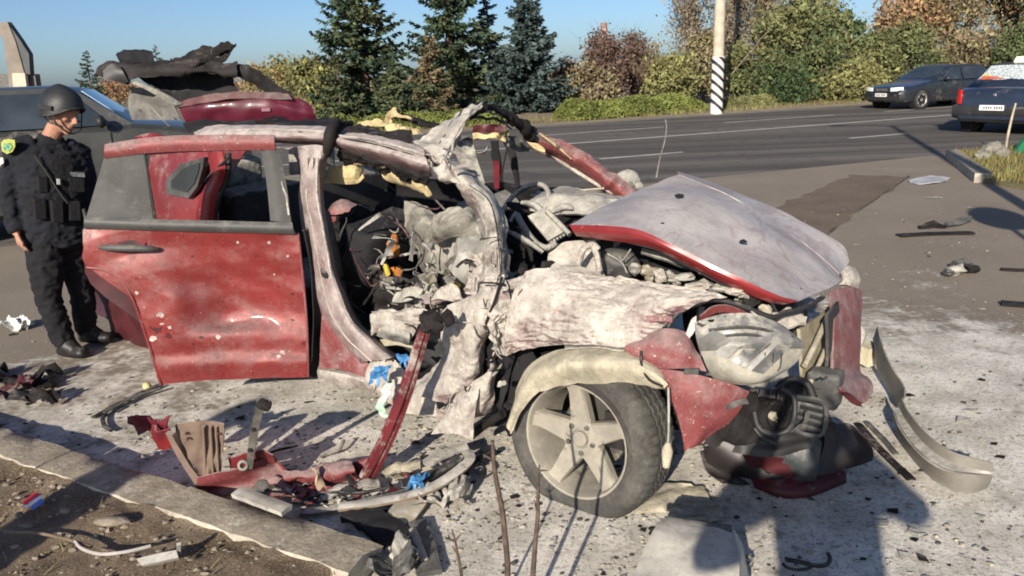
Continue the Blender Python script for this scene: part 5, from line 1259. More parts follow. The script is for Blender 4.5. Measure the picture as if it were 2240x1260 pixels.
panel('bonnet_lip', [[(u, v + 1, k - .004) for u, v, k in lip_t], [((a[0] + c[0]) / 2, (a[1] + c[1]) / 2, min(a[2], c[2]) - .012) for a, c in zip(lip_t, lip_b)], lip_b], RED_CLEAN, 40, 6, .003, 4, .006, 82, parent=hood)
panel('bonnet_underside', [lip_b, [(u + 40, v - 6, k + .25) for u, v, k in lip_b]], CHAR, 20, 6, .01, 5, .006, 83, parent=hood)
panel('bonnet_nose_cap', [[(1838, 596, .92), (1852, 586, .98), (1864, 590, 1.04)], [(1842, 612, .90), (1860, 604, .94), (1876, 612, 1.0)], [(1832, 624, .88), (1852, 626, .90), (1868, 634, .96)]], PALE, 10, 8, .006, 6, .012, 84, parent=hood)
b = MB()
for (u, v, k, s) in ((1484, 430, .55, .016), (1626, 529, .42, .014), (1672, 606, .40, .008), (1748, 634, .44, .008), (1688, 610, .36, .007), (1758, 628, .5, .006), (1448, 490, .25, .007), (1414, 510, .13, .008)):
    b.rock(S(u, v, k) + Vector((0, -.004, .004)), (s * 1.3, s, s * .6), u, 1, .5)
o = b.build('shrapnel_holes', M_gapshade, hood, smooth=None); o['kind'] = 'stuff'
# engine bay seen under the bonnet
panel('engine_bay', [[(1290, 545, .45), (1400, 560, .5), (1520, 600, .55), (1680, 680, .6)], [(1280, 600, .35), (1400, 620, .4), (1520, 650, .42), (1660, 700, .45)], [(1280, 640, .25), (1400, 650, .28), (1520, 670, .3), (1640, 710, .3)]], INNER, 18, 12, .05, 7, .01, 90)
panel('inner_wing', [[(1200, 556, .16), (1240, 532, .22), (1290, 528, .26), (1312, 540, .28)], [(1196, 590, .12), (1240, 575, .16), (1290, 580, .2), (1318, 590, .22)], [(1190, 625, .08), (1240, 612, .1), (1300, 615, .14), (1330, 622, .16)]], PALE, 20, 16, .014, 8, .006, 91, fine=.004)
rod('hinge_arm', [(1266, 575, .1), (1276, 545, .1), (1296, 535, .12), (1308, 545, .13)], .014, PALE, samples=12)
rod('hinge_arm', [(1296, 535, .12), (1306, 560, .12), (1312, 592, .12)], .013, PALE, samples=8)
panel('strut_bar', [[(1404, 546, .30), (1460, 562, .32), (1524, 588, .35)], [(1402, 556, .28), (1458, 574, .30), (1520, 594, .33)]], PALE2, 12, 4, .008, 8, .012, 92)
b = MB(); b.rock(S(1352, 578, .3), (.10, .08, .07), 3, 3, .3); b.build('brake_reservoir', GREYP, wreck, smooth=60)
for i in range(22):
    t = i / 21; u = 1400 + 270 * t + rnd.gauss(0, 10); v = 595 + 62 * t + rnd.gauss(0, 9)
    b = MB(); b.rock(S(u, v, .2 + rnd.uniform(0, .14)), (rnd.uniform(.018, .045), rnd.uniform(.02, .04), rnd.uniform(.014, .032)), i + 3, 2, .5); b.build('engine_debris', rnd.choice((PALE2, PALE2, CREAM, PALE, CHAR)), wreck, smooth=None)
rod('torn_wire', [(1330, 556, .2), (1360, 575, .18), (1372, 598, .16)], .004, PALE2)
rod('torn_wire', [(1380, 545, .2), (1362, 570, .18), (1355, 560, .18)], .003, PALE2)

# ---- headlight, slam panel, grille
hl = empty('headlight', S(1640, 780, .12)); hl.parent = wreck; hl.matrix_parent_inverse = wreck.matrix_basis.inverted()
def hpanel(name, rows, m, *a, **kw):
    b = MB(); b.sheet(W_(rows), *a, **kw); o = bpy.data.objects.new(name, b.build('t', m).data); bpy.data.objects.remove(bpy.data.objects['t']); COL.objects.link(o); o.parent = hl
    o.matrix_parent_inverse = hl.matrix_basis.inverted(); return o
LENS = mat('cloudy_lens', (.26, .25, .215), .35, var=.35, vscale=9, dust=.45, dcol=(.46, .43, .35), dscale=6, spec=.6, dsoft=.4)
LAMPG = mat('lamp_reflector', (.20, .195, .185), .4, metal=.3, var=.4, vscale=9, dust=.34, dcol=(.42, .40, .35))
hpanel('housing', [[(1520, 706, .02), (1580, 690, .05), (1645, 688, .10), (1700, 712, .18), (1752, 750, .26)], [(1524, 735, .0), (1580, 730, .01), (1650, 728, .06), (1708, 735, .14), (1752, 756, .24)], [(1536, 775, .02), (1590, 770, .02), (1655, 765, .06), (1710, 766, .14), (1748, 770, .24)]], LAMPG, 20, 10, .006, 8, .01, 1)
hpanel('lens', [[(1536, 768, .0), (1590, 766, -.01), (1655, 764, .03), (1712, 762, .11), (1754, 762, .22)], [(1546, 795, -.01), (1600, 800, -.03), (1660, 800, .01), (1706, 796, .09), (1738, 790, .18)], [(1560, 820, .0), (1610, 826, -.02), (1655, 828, .01), (1690, 820, .07), (1714, 808, .13)], [(1580, 832, .02), (1612, 836, .01), (1645, 836, .03), (1672, 830, .06), (1690, 822, .1)]], LENS, 24, 14, .003, 8, .008, 2)
from mathutils.bvhtree import BVHTree
def bvh_of(o):
    me = o.data; return BVHTree.FromPolygons([v.co for v in me.vertices], [tuple(p.vertices) for p in me.polygons])
cam0 = Vector((0, 0, CAM_H))
ltrees = [bvh_of(o_) for o_ in hl.children]
def on_lamp(u, v, off):
    best = None
    for t_ in ltrees:
        h_ = t_.ray_cast(cam0, ray(u, v).normalized())
        if h_[0] is not None and (best is None or h_[3] < best[3]): best = h_
    return (best[0] - ray(u, v).normalized() * off) if best else S(u, v, .05)
LB = [mat('lamp_band_light', (.34, .33, .31), .35, var=.3, vscale=14, dust=.25, dcol=(.46, .44, .39)), mat('lamp_band_grey', (.12, .12, .115), .35, var=.3, vscale=14, dust=.25, dcol=(.36, .34, .30))]
for i, (q, m_) in enumerate((([(1560, 775), (1600, 744), (1632, 750), (1594, 784)], 0), ([(1600, 788), (1644, 752), (1686, 752), (1627, 806)], 1), ([(1640, 810), (1698, 756), (1732, 757), (1668, 818)], 1), ([(1630, 806), (1688, 754), (1700, 755), (1642, 811)], 0), ([(1530, 742), (1560, 722), (1590, 735), (1548, 764)], 1))):
    b = MB(); c4 = [on_lamp(u, v, .006) for u, v in q]
    b.sheet([[on_lamp(q[0][0] + (q[1][0] - q[0][0]) * f_, q[0][1] + (q[1][1] - q[0][1]) * f_, .006) for f_ in (0, .25, .5, .75, 1)], [on_lamp(q[3][0] + (q[2][0] - q[3][0]) * f_, q[3][1] + (q[2][1] - q[3][1]) * f_, .006) for f_ in (0, .25, .5, .75, 1)]], 10, 4, .0, 1, .006)
    o = bpy.data.objects.new('reflector_band', b.mesh('reflector_band', LB[m_], 30)); COL.objects.link(o); o.parent = hl; o.matrix_parent_inverse = hl.matrix_basis.inverted()
for i in range(9):
    u_ = 1566 + i * 18; b = MB(); b.tube([S(u_, 771, -.006 + .004 * i * .9), S(u_ - 4 + i * .2, 800, -.026 + .010 * i), S(u_ - 2 - i * 1.2, 826 - abs(i - 4) * 2.5, -.006 + .011 * i)], .0022, 4, samples=8)
    o = bpy.data.objects.new('lens_rib', b.mesh('lens_rib', GREYP)); COL.objects.link(o); o.parent = hl; o.matrix_parent_inverse = hl.matrix_basis.inverted()
for z_ in (0, 1):
    b = MB(); b.tube([S(1550, 722 + 16 * z_, -.006), S(1640, 716 + 16 * z_, .036), S(1735, 738 + 12 * z_, .194)], .006, 5, samples=10)
    o = bpy.data.objects.new('lamp_trim', b.mesh('lamp_trim', GREYP)); COL.objects.link(o); o.parent = hl; o.matrix_parent_inverse = hl.matrix_basis.inverted()
for i in range(10):
    u_, v_ = 1535 + i * 19 + rnd.gauss(0, 5), 700 + abs(i - 4) * 3 + rnd.gauss(0, 7); k_h = .03 + .02 * i
    b = MB(); b.plate([S(u_ + 12 * math.cos(j * 1.5 + i) * rnd.uniform(.6, 1.3), v_ + 9 * math.sin(j * 1.5 + i) * rnd.uniform(.6, 1.3), k_h - .02 + rnd.uniform(-.02, .02)) for j in range(4)], .008); b.build('lamp_shard', (PALE2, CHAR, MAROON, CREAM, GREYP)[i % 5], wreck, smooth=None)
rod('wing_seal', [(1462, 716, .0), (1474, 694, .02), (1505, 672, .05), (1556, 656, .09), (1600, 662, .12), (1650, 680, .16), (1690, 694, .2), (1716, 684, .26), (1760, 672, .35), (1800, 650, .5)], .010, M_black, samples=36)
panel('inner_red_arch', [[(1530, 690, .06), (1560, 668, .1), (1600, 668, .14), (1640, 686, .18)], [(1532, 704, .07), (1562, 684, .11), (1600, 682, .15), (1636, 694, .18)]], RED_DUSTY, 12, 4, .006, 8, .008, 95)
panel('lamp_bracket', [[(1500, 730, .02), (1512, 700, .04), (1524, 690, .05)], [(1506, 742, .02), (1516, 730, .03), (1522, 716, .04)]], RED_FILM, 6, 6, .004, 8, .008, 96)
panel('slam_panel', [[(1610, 668, .30), (1660, 680, .34), (1715, 690, .42), (1760, 684, .5)], [(1612, 690, .22), (1660, 704, .26), (1715, 716, .34), (1762, 710, .42)]], PALE, 16, 6, .02, 9, .008, 97, rag=.01)
panel('lamp_corner', [[(1640, 682, .1), (1660, 692, .12)], [(1660, 712, .1), (1716, 722, .18)]], PALE, 6, 5, .004, 8, .008, 98)
RADI = mat('radiator_olive', (.22, .195, .12), .7, var=.25, vscale=16, dust=.4, dcol=(.42, .38, .28))
panel('radiator', [[(1742, 720, .45), (1790, 690, .7), (1822, 660, .95)], [(1746, 780, .42), (1790, 760, .62), (1822, 740, .85)], [(1752, 850, .40), (1790, 840, .58), (1820, 830, .80)]], RADI, 10, 10, .006, 8, .012, 99)
rod('radiator_strut', [(1760, 800, .30), (1785, 750, .42), (1812, 690, .62)], .012, CREAM)
rod('radiator_strut', [(1772, 838, .28), (1790, 800, .38), (1806, 765, .48)], .010, CREAM)
panel('grille_void', [[(1804, 690, .42), (1828, 660, .6)], [(1806, 760, .40), (1832, 740, .56)], [(1800, 840, .36), (1830, 830, .5)]], M_black, 6, 10, .004, 8, .012, 100)
panel('grille_surround', [[(1812, 640, .62), (1836, 632, .72), (1858, 630, .84), (1880, 634, 1.0)], [(1816, 700, .50), (1838, 696, .60), (1862, 694, .72), (1880, 690, .9)], [(1818, 760, .44), (1838, 756, .54), (1860, 752, .66), (1876, 748, .82)], [(1816, 810, .36), (1836, 812, .46), (1858, 812, .56), (1876, 812, .70)], [(1824, 838, .32), (1846, 846, .38), (1878, 842, .50), (1900, 836, .62)], [(1836, 856, .30), (1860, 872, .34), (1884, 884, .42), (1908, 862, .54)]], RED_DUSTY, 16, 34, .006, 6, .012, 101)
panel('surround_underside', [[(1828, 850, .30), (1858, 860, .33), (1884, 880, .40)], [(1834, 856, .30), (1862, 880, .36), (1884, 886, .42)]], MAROON, 8, 4, .004, 6, .01, 102)
rod('torn_clip', [(1872, 710, .9), (1880, 730, .9), (1876, 760, .85)], [.014, .02, .008], PALE2, wob=.03)
panel('crossmember', [[(1720, 826, .26), (1770, 828, .32), (1808, 840, .38)], [(1722, 850, .25), (1770, 856, .31), (1806, 866, .37)], [(1726, 868, .26), (1770, 880, .32), (1804, 890, .38)]], M_black, 10, 6, .006, 6, .02, 103)
panel('crossmember', [[(1740, 880, .22), (1780, 890, .28), (1800, 920, .32)], [(1736, 920, .22), (1776, 930, .28), (1796, 950, .32)]], GREYP, 8, 6, .01, 6, .02, 104)
# fog lamp area, torn
b = MB(); Mf = Matrix.Translation(S(1690, 910, .10)) @ (Vector((.35, -.85, .2))).to_track_quat('Z', 'Y').to_matrix().to_4x4()
b.lathe([(.001, -.01), (.028, .0), (.05, .03), (.058, .035), (.062, .0), (.062, -.06)], Mf, 22); fg = b.build('fog_lamp', CHAR, wreck, smooth=50)
b = MB(); b.lathe([(.001, .012), (.016, .01), (.018, -.01)], Mf, 14); b.build('bulb', CREAM, fg, smooth=50)
rod('lamp_ring', [(1650, 900, .05), (1660, 935, .04), (1690, 950, .04), (1725, 940, .06), (1738, 910, .1), (1736, 868, .12), (1710, 850, .12)], .011, M_black, samples=26)
panel('torn_bumper_skin', [[(1596, 920, .02), (1640, 870, .06), (1660, 860, .08)], [(1560, 950, .02), (1610, 940, .05), (1650, 920, .08)], [(1530, 975, .02), (1600, 970, .05), (1660, 960, .08)]], CHAR, 14, 10, .03, 9, .006, 105, rag=.02)
panel('torn_bumper_skin', [[(1640, 850, .18), (1690, 850, .22), (1740, 850, .27)], [(1630, 930, .16), (1690, 940, .2), (1760, 930, .26)], [(1600, 990, .12), (1690, 1000, .16), (1780, 980, .22)]], mat('grille_black', (.014, .014, .015), .5, var=.3), 14, 12, .012, 9, .006, 106)
lg = panel('lower_grille', [[(1738, 872, .17), (1800, 884, .24)], [(1734, 930, .16), (1794, 948, .23)]], MATS['grille_black'], 4, 4, 0, 1, .012)
for i in range(4):
    rod('grille_slat', [(1736 - i, 880 + i * 15, .145), (1768 - i, 887 + i * 15.5, .18), (1798 - i * 1.5, 894 + i * 16, .215)], .008, GREYP, lg, n=4, samples=6)
rod('grille_frame', [(1740, 868, .15), (1732, 934, .14), (1796, 952, .21), (1804, 884, .22), (1740, 868, .15)], .009, GREYP, lg, n=4, samples=24)
cbox('crash_can', -.72, .34, .56, (.12, .10, .14), GREYP, jit=.004)
cbox('tow_bracket', -.66, .52, .50, (.06, .16, .09), STEEL, jit=.004)
rod('coolant_hose', [(1700, 850, .22), (1730, 830, .24), (1765, 840, .26), (1780, 870, .24)], .016, M_black, samples=16)
rod('coolant_hose', [(1650, 870, .14), (1640, 905, .12), (1660, 950, .1), (1700, 970, .1)], .012, M_black, samples=18)
for i in range(5): rod('loom_wire', [(1660 + i * 12, 850, .16), (1655 + i * 14, 890 + i * 5, .1), (1680 + i * 9, 940 - i * 6, .08)], .003, (CHAR, M_black, STEEL)[i % 3], n=4, samples=10, wob=.01)
# ---- lower bumper shell fallen below the front, resting on the ground
def Wz(rows): return [[G(*p) for p in r] for r in rows]
bump = empty('fallen_bumper', G(1720, 1060, 0)); tag(bump, 'crushed dark bumper shell lying under the wrecked front end', 'bumper')
def gpanel(name, rows, m, nu=14, nv=8, amp=.006, freq=8, thick=.005, seed=0, parent=None, **kw):
    """rows of (u, v, height above the ground)"""
    b = MB(); b.sheet(Wz(rows), nu, nv, amp, freq, thick, seed, **kw); return b.build(name, m, parent, smooth=45)
def grod(name, pts, r, m, parent=None, n=7, samples=0, **kw):
    b = MB(); b.tube([G(*p) for p in pts], r, n, samples=samples or 4 * len(pts), **kw); return b.build(name, m, parent, smooth=60)
DSHELL = mat('bumper_shell', (.026, .022, .023), .45, var=.25, vscale=4, dust=.14, dcol=(.14, .125, .115), dscale=14, dsoft=.3)
gpanel('shell', [[(1535, 985, .14), (1580, 955, .20), (1660, 960, .20), (1760, 950, .22), (1850, 925, .24), (1900, 960, .22)], [(1550, 1010, .06), (1600, 1010, .10), (1680, 1010, .12), (1770, 1000, .13), (1850, 980, .15), (1910, 985, .14)], [(1580, 1035, .02), (1640, 1045, .03), (1700, 1060, .03), (1770, 1055, .04), (1840, 1030, .05), (1908, 1005, .06)]], DSHELL, 34, 16, .007, 7, .006, 1, bump)
gpanel('shell_lip', [[(1640, 1042, .035), (1700, 1050, .06), (1770, 1040, .06), (1850, 1020, .06)], [(1650, 1062, .02), (1705, 1076, .03), (1770, 1072, .03), (1850, 1045, .03)], [(1660, 1068, .005), (1710, 1086, .005), (1770, 1084, .005), (1850, 1056, .005)]], MAROON, 22, 8, .006, 7, .006, 2, bump)
gpanel('intake_frame', [[(1610, 975, .22), (1660, 985, .20), (1720, 1000, .18)], [(1640, 1015, .12), (1690, 1030, .10), (1740, 1045, .08)]], MAROON, 12, 8, .01, 8, .01, 3, bump)
gpanel('bent_plate', [[(1690, 960, .26), (1760, 950, .27), (1800, 965, .26)], [(1700, 1000, .18), (1750, 1000, .19), (1790, 1010, .17)], [(1720, 1045, .06), (1755, 1050, .06), (1785, 1050, .06)]], mat('bent_plate_shadow_grey', (.05, .055, .058), .5, var=.25, dust=.3, dcol=(.3, .29, .27)), 12, 10, .012, 8, .006, 4, bump)  # first grey darkened to carry the shadow over the front end
gpanel('bent_plate', [[(1790, 900, .34), (1812, 900, .34)], [(1800, 960, .2), (1826, 955, .2)], [(1780, 1040, .07), (1800, 1036, .07)]], DSHELL, 8, 10, .008, 8, .01, 5, bump)
grod('bumper_strap', [(1600, 960, .24), (1650, 1000, .16), (1690, 1040, .06)], .012, M_black, bump)
gpanel('undertray', [[(1530, 985, .10), (1545, 1030, .03), (1580, 1060, .01)], [(1600, 980, .12), (1610, 1030, .04), (1640, 1062, .01)]], DSHELL, 8, 8, .012, 8, .006, 6, bump)

# ---- open rear door in its own plane, hung on the B pillar
H0, H1 = Vector((-1.08, 3.72, 0)), Vector((-1.90, 3.66, 0))
de = (H1 - H0).normalized(); dn = Vector((-de.y, de.x, 0))
if dn.y > 0: dn = -dn                 # towards the camera
def DR(u, v, o=0.0):
    """place on the door's plane; o = metres proud of it towards us"""
    r_ = ray(u, v); base = H0 + dn * o; t = (base - Vector((0, 0, CAM_H))).dot(dn) / r_.dot(dn)
    return Vector((r_.x * t, r_.y * t, CAM_H + r_.z * t))
def dpanel(name, rows, m, nu=16, nv=12, amp=.006, freq=6, thick=.005, seed=0, parent=None, smooth=45, **kw):
    b = MB(); b.sheet([[DR(*p) for p in r] for r in rows], nu, nv, amp, freq, thick, seed, **kw); return b.build(name, m, parent or wreck, smooth=smooth)
def drod(name, pts, r, m, parent=None, **kw):
    b = MB(); b.tube([DR(*p) for p in pts], r, kw.pop('n', 7), samples=kw.pop('samples', 4 * len(pts)), **kw); return b.build(name, m, parent or wreck, smooth=60)
skin = [[(183, 502, .0), (260, 502, .012), (340, 503, .014), (420, 504, .014), (500, 505, .014), (580, 507, .012), (650, 510, .0)],
        [(184, 540, .02), (260, 542, .022), (340, 542, .02), (420, 545, -.005), (500, 545, -.02), (580, 545, -.01), (656, 545, .005)],
        [(190, 582, .03), (250, 592, .03), (340, 585, .03), (415, 585, -.01), (500, 600, -.05), (580, 590, -.03), (660, 590, .0)],
        [(292, 660, .03), (330, 640, .03), (380, 640, .02), (430, 640, -.03), (500, 650, -.075), (580, 640, -.05), (664, 640, -.005)],
        [(310, 705, .02), (340, 700, .02), (390, 700, .02), (440, 705, -.02), (500, 705, -.06), (580, 690, -.045), (668, 690, -.01)],
        [(326, 745, .015), (350, 745, .02), (400, 738, .022), (450, 733, .012), (510, 728, .0), (590, 728, -.01), (670, 740, .0)],
        [(336, 775, .005), (365, 775, .01), (410, 770, .012), (460, 768, .01), (520, 766, .004), (590, 766, .0), (670, 772, .0)],
        [(344, 805, .012), (375, 803, .02), (420, 800, .022), (470, 798, .022), (530, 796, .02), (600, 794, .018), (671, 793, .01)],
        [(352, 842, .0), (380, 838, .006), (425, 834, .006), (475, 830, .006), (530, 827, .006), (600, 825, .006), (672, 823, .0)]]
DOORRED = mat('door_red', (.205, .032, .031), .30, metal=.2, var=.16, vscale=2.2, coat=.4, dust=.27, dcol=(.20, .125, .12), dscale=10, up=1.1, bump=.08, bscale=5, fleck=.07, dsoft=.6, specks=.5)
door = dpanel('rear_door', skin, DOORRED, 56, 60, .014, 2.9, .006, 5, smooth=30)
door['label'] = 'dented red rear door hanging open'
def dsub(name, rows, m, *a, **kw): return dpanel(name, rows, m, *a, parent=door, **kw)
# chips of bare filler lying on the skin
dtree = bvh_of(door); rnd = random.Random(3)
for i, (u, v, s) in enumerate(((345, 722, 12), (352, 690, 9), (334, 742, 9), (368, 735, 8), (356, 708, 6), (478, 737, 7), (440, 738, 6), (618, 770, 9), (610, 780, 6), (640, 642, 4), (300, 640, 5), (304, 682, 4), (665, 750, 6), (668, 650, 3), (372, 716, 6), (560, 560, 4), (600, 600, 3), (520, 530, 4), (420, 560, 5), (590, 530, 5), (630, 560, 4), (640, 700, 4))):
    pts = []; nn = None
    for j in range(9):
        a = j * 6.283 / 9; r_ = ray(u + s * math.cos(a) * rnd.uniform(.4, 1.25), v + s * .75 * math.sin(a) * rnd.uniform(.4, 1.25))
        h_ = dtree.ray_cast(cam0, r_.normalized())
        if h_[0] is None: break
        nn = h_[1] if h_[1].dot(dn) > 0 else -h_[1]; pts.append(h_[0] + nn * .0025)
    if len(pts) == 9:
        b = MB(); b.plate(pts, .002, nn); b.build('paint_chip', mat('bare_filler', (.36, .30, .27), .8, var=.4, vscale=30) if i % 3 else MAROON, door, smooth=None)
# hem along wheel arch and edges
drod('arch_hem', [(190, 585, .02), (232, 592, .02), (268, 618, .02), (294, 662, .02), (318, 730, .015), (336, 785, .01), (352, 842, .005)], .008, DOORRED, door)
drod('edge_hem', [(652, 510, .0), (664, 620, .0), (672, 720, .0), (674, 824, .0)], .007, RED_DUSTY, door)
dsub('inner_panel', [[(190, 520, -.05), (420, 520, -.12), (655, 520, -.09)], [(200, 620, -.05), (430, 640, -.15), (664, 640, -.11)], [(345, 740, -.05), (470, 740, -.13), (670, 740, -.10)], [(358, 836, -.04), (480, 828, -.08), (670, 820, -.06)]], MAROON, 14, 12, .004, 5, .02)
# window sill trim
dsub('sill_trim', [[(190, 476, .02), (330, 482, .02), (480, 486, .02), (640, 490, .02)], [(186, 486, .035), (330, 491, .035), (480, 495, .035), (642, 499, .035)], [(185, 496, .018), (330, 500, .018), (480, 504, .018), (646, 508, .018)]], GREYP, 26, 6, .001, 5, .012)
# handle
b = MB(); b.tube([DR(218, 542, .03), DR(235, 542, .05), DR(280, 543, .058), (DR(325, 544, .05)), DR(346, 545, .03)], [.010, .017, .019, .016, .009], 8, samples=16, flat=1.0)
hd_ = b.build('door_handle', GREYP, door, smooth=60)
dsub('handle_recess', [[(258, 530, .018), (285, 525, .014), (318, 531, .018)], [(258, 552, .018), (285, 556, .014), (318, 552, .018)]], RED_DARK, 8, 6, 0, 1, .002)
# window frame: red top rail, black corner panel, front post
dsub('frame_top', [[(234, 322, .0), (330, 306, .0), (440, 301, .0), (602, 300, .0)], [(232, 330, .015), (330, 316, .015), (440, 311, .015), (602, 310, .015)], [(230, 341, .005), (330, 331, .005), (440, 326, .005), (604, 324, .005)]], RED_DUSTY, 26, 6, .003, 6, .02)
drod('frame_gasket', [(312, 338, .004), (380, 332, .004), (470, 328, .004), (600, 325, .004)], .007, M_black, door)
dsub('corner_panel', [[(232, 342, .0), (262, 338, .004), (316, 334, .0)], [(214, 400, .0), (250, 400, .004), (326, 400, .0)], [(190, 480, .0), (235, 480, .004), (338, 484, .0)]], GREYP, 12, 10, .002, 6, .014)
drod('corner_gasket', [(264, 338, .012), (250, 400, .012), (236, 478, .012)], .005, M_black, door)
drod('corner_gasket', [(316, 334, .012), (328, 405, .012), (340, 484, .012)], .006, M_black, door)
dsub('frame_front', [[(574, 328, .0), (590, 327, .008), (612, 327, .0)], [(586, 400, .0), (604, 400, .008), (626, 400, .0)], [(594, 482, .0), (612, 484, .008), (638, 488, .0)]], GREYP, 8, 14, .002, 6, .014)
dsub('frame_chips', [[(613, 395, .012), (616, 395, .012)], [(624, 430, .012), (628, 430, .012)], [(630, 470, .012), (634, 470, .012)]], PALE, 3, 10, .003, 20, .006, rag=.004)
drod('edge_seal', [(672, 500, -.06), (684, 560, -.07), (694, 650, -.08), (694, 740, -.08), (684, 826, -.07)], [.018, .022, .026, .026, .02], M_black, door, flat=.6)
dsub('hinge_edge', [[(664, 505, -.02), (680, 505, -.1)], [(680, 600, -.02), (700, 600, -.1)], [(684, 720, -.02), (706, 720, -.1)], [(678, 822, -.02), (696, 822, -.1)]], INNER, 4, 14, .004, 6, .006)
# dark purple wheel arch lining seen behind the door
gpl = mat('arch_lining', (.045, .018, .030), .7, var=.2, vscale=4, dust=.25, dcol=(.14, .11, .12))
panel('rear_arch_lining', [[(170, 580, -.05), (215, 578, -.08), (262, 600, -.1), (300, 660, -.1)], [(185, 640, .1), (235, 660, .08), (280, 690, .06), (312, 730, .06)], [(196, 680, .12), (240, 700, .1), (290, 740, .1), (330, 800, .1)]], gpl, 16, 10, .004, 5, .008)

# ---- tailgate blown upwards above the rear
YT = 5.6
def TG(u, v, d=0.0): return D(u, v, YT + d)
def tpanel(name, rows, m, nu=16, nv=8, amp=.012, freq=5, thick=.012, seed=0, parent=None, **kw):
    b = MB(); b.sheet([[TG(*p) for p in r] for r in rows], nu, nv, amp, freq, thick, seed, **kw); return b.build(name, m, parent or wreck, smooth=45)
tg = tpanel('tailgate', [[(388, 222, .0), (440, 216, -.06), (540, 205, -.08), (620, 208, -.06), (668, 224, .0)], [(398, 248, -.04), (450, 240, -.10), (540, 232, -.12), (620, 236, -.10), (684, 244, -.02)], [(414, 278, .0), (460, 272, -.06), (540, 268, -.08), (630, 268, -.06), (694, 268, .0)]], mat('tailgate_plum', (.085, .010, .022), .4, var=.3, vscale=4, coat=.3, dust=.16, dcol=(.18, .12, .12)), 30, 14, .012, 5, .012, 1)
tg['label'] = 'torn red tailgate thrown up above the rear'
tpanel('tailgate_step', [[(386, 224, -.02), (450, 210, -.08), (550, 202, -.1), (630, 206, -.06)], [(390, 236, -.05), (450, 226, -.12), (550, 216, -.13), (640, 220, -.09)]], mat('tailgate_dusty', (.10, .045, .045), .6, var=.3, dust=.34, dcol=(.20, .15, .14)), 24, 6, .01, 8, .01, 2, tg)
b = MB(); b.box(TG(582, 240, -.14), (.06, .010, .022)); b.build('badge', mat('tailgate_badge', (.20, .07, .10), .5), tg, smooth=None)
tpanel('spoiler', [[(212, 172, -.1), (240, 142, -.05), (330, 135, .0), (440, 136, .0), (520, 142, .0)], [(222, 168, -.12), (255, 150, -.1), (330, 150, -.1), (440, 154, -.08), (520, 160, -.06)], [(282, 184, -.1), (292, 172, -.12), (320, 168, -.1), (430, 160, -.06), (515, 164, -.04)]], mat('spoiler_sooty', (.024, .021, .021), .8, spec=.15, var=.4, vscale=5, dust=.12, dcol=(.12, .10, .095)), 30, 10, .016, 6, .012, 3, tg, rag=.012)
tpanel('spoiler_end', [[(214, 170, -.14), (242, 142, -.12), (262, 146, -.12)], [(240, 174, -.14), (256, 160, -.14), (272, 160, -.14)], [(275, 182, -.12), (280, 178, -.13), (284, 180, -.13)]], mat('spoiler_black', (.018, .018, .02), .5), 10, 8, .004, 6, .01, 4, tg)
tpanel('window_recess', [[(296, 168, .12), (390, 150, .18), (506, 152, .18)], [(340, 195, .10), (410, 190, .18), (512, 182, .18)], [(384, 230, .06), (430, 224, .12), (530, 212, .12)]], INNER, 16, 8, .03, 7, .01, 5, tg, rag=.02)
tpanel('frame_strut', [[(284, 180, -.1), (300, 178, -.1)], [(330, 200, -.1), (345, 196, -.1)], [(384, 230, -.06), (400, 226, -.06)]], PALE2, 5, 14, .004, 8, .015, 6, tg)
tpanel('inner_trim', [[(286, 190, .12), (320, 196, .12), (380, 226, .1)], [(282, 222, .12), (320, 226, .12), (388, 244, .1)], [(290, 262, .12), (330, 262, .12), (398, 262, .1)]], mat('tailgate_inner_grey', (.13, .125, .115), .8, var=.3, vscale=12, soot=.22, sootscale=9), 12, 10, .012, 8, .01, 7, tg)
tpanel('corner_arm', [[(500, 148, .0), (530, 140, .0), (566, 156, .0), (610, 188, .0), (640, 206, .0)], [(500, 160, .0), (528, 156, -.02), (560, 172, -.02), (600, 198, -.02), (640, 218, -.02)], [(506, 166, .02), (530, 168, .0), (552, 182, .0), (590, 206, .0), (636, 226, .0)]], CHAR, 26, 8, .012, 8, .012, 8, tg, rag=.006)
tpanel('side_rail', [[(560, 160, .06), (620, 195, .06), (690, 250, .06)], [(575, 176, .06), (620, 212, .06), (690, 268, .06)]], MAROON, 16, 5, .008, 8, .02, 9, tg)
tpanel('torn_sheet', [[(376, 130, .1), (430, 110, .1), (470, 102, .1), (504, 95, .1)], [(374, 138, .05), (440, 126, .05), (480, 118, .05), (520, 102, .05)], [(390, 146, .0), (440, 140, .0), (480, 132, .0), (510, 110, .0)]], CHAR, 28, 10, .022, 8, .008, 10, tg, rag=.02)
tpanel('torn_sheet', [[(470, 106, .05), (486, 95, .05), (512, 98, .05)], [(468, 120, .05), (486, 116, .05), (512, 108, .05)]], CHAR, 12, 8, .02, 9, .02, 11, tg, rag=.015)
tpanel('burnt_lump', [[(262, 124, .1), (290, 115, .1), (334, 126, .1)], [(262, 138, .0), (290, 142, -.05), (338, 144, .0)]], INNER, 16, 8, .025, 9, .03, 12, tg, rag=.012)
b = MB(); b.tube([TG(374, 128, 0), TG(378, 150, -.05), TG(384, 148, -.1)], .006, 5, samples=8, wob=.01); b.build('torn_wire', CHAR, tg)
b = MB(); b.tube([TG(330, 234, -.1), TG(352, 258, -.12), TG(370, 276, -.1)], .004, 5, samples=8); b.build('torn_wire', PALE2, tg)
b = MB(); b.tube([TG(440, 134, -.05), TG(400, 160, -.1), TG(390, 165, -.1)], .01, 5, samples=8, wob=.02); b.build('torn_wire', CHAR, tg)
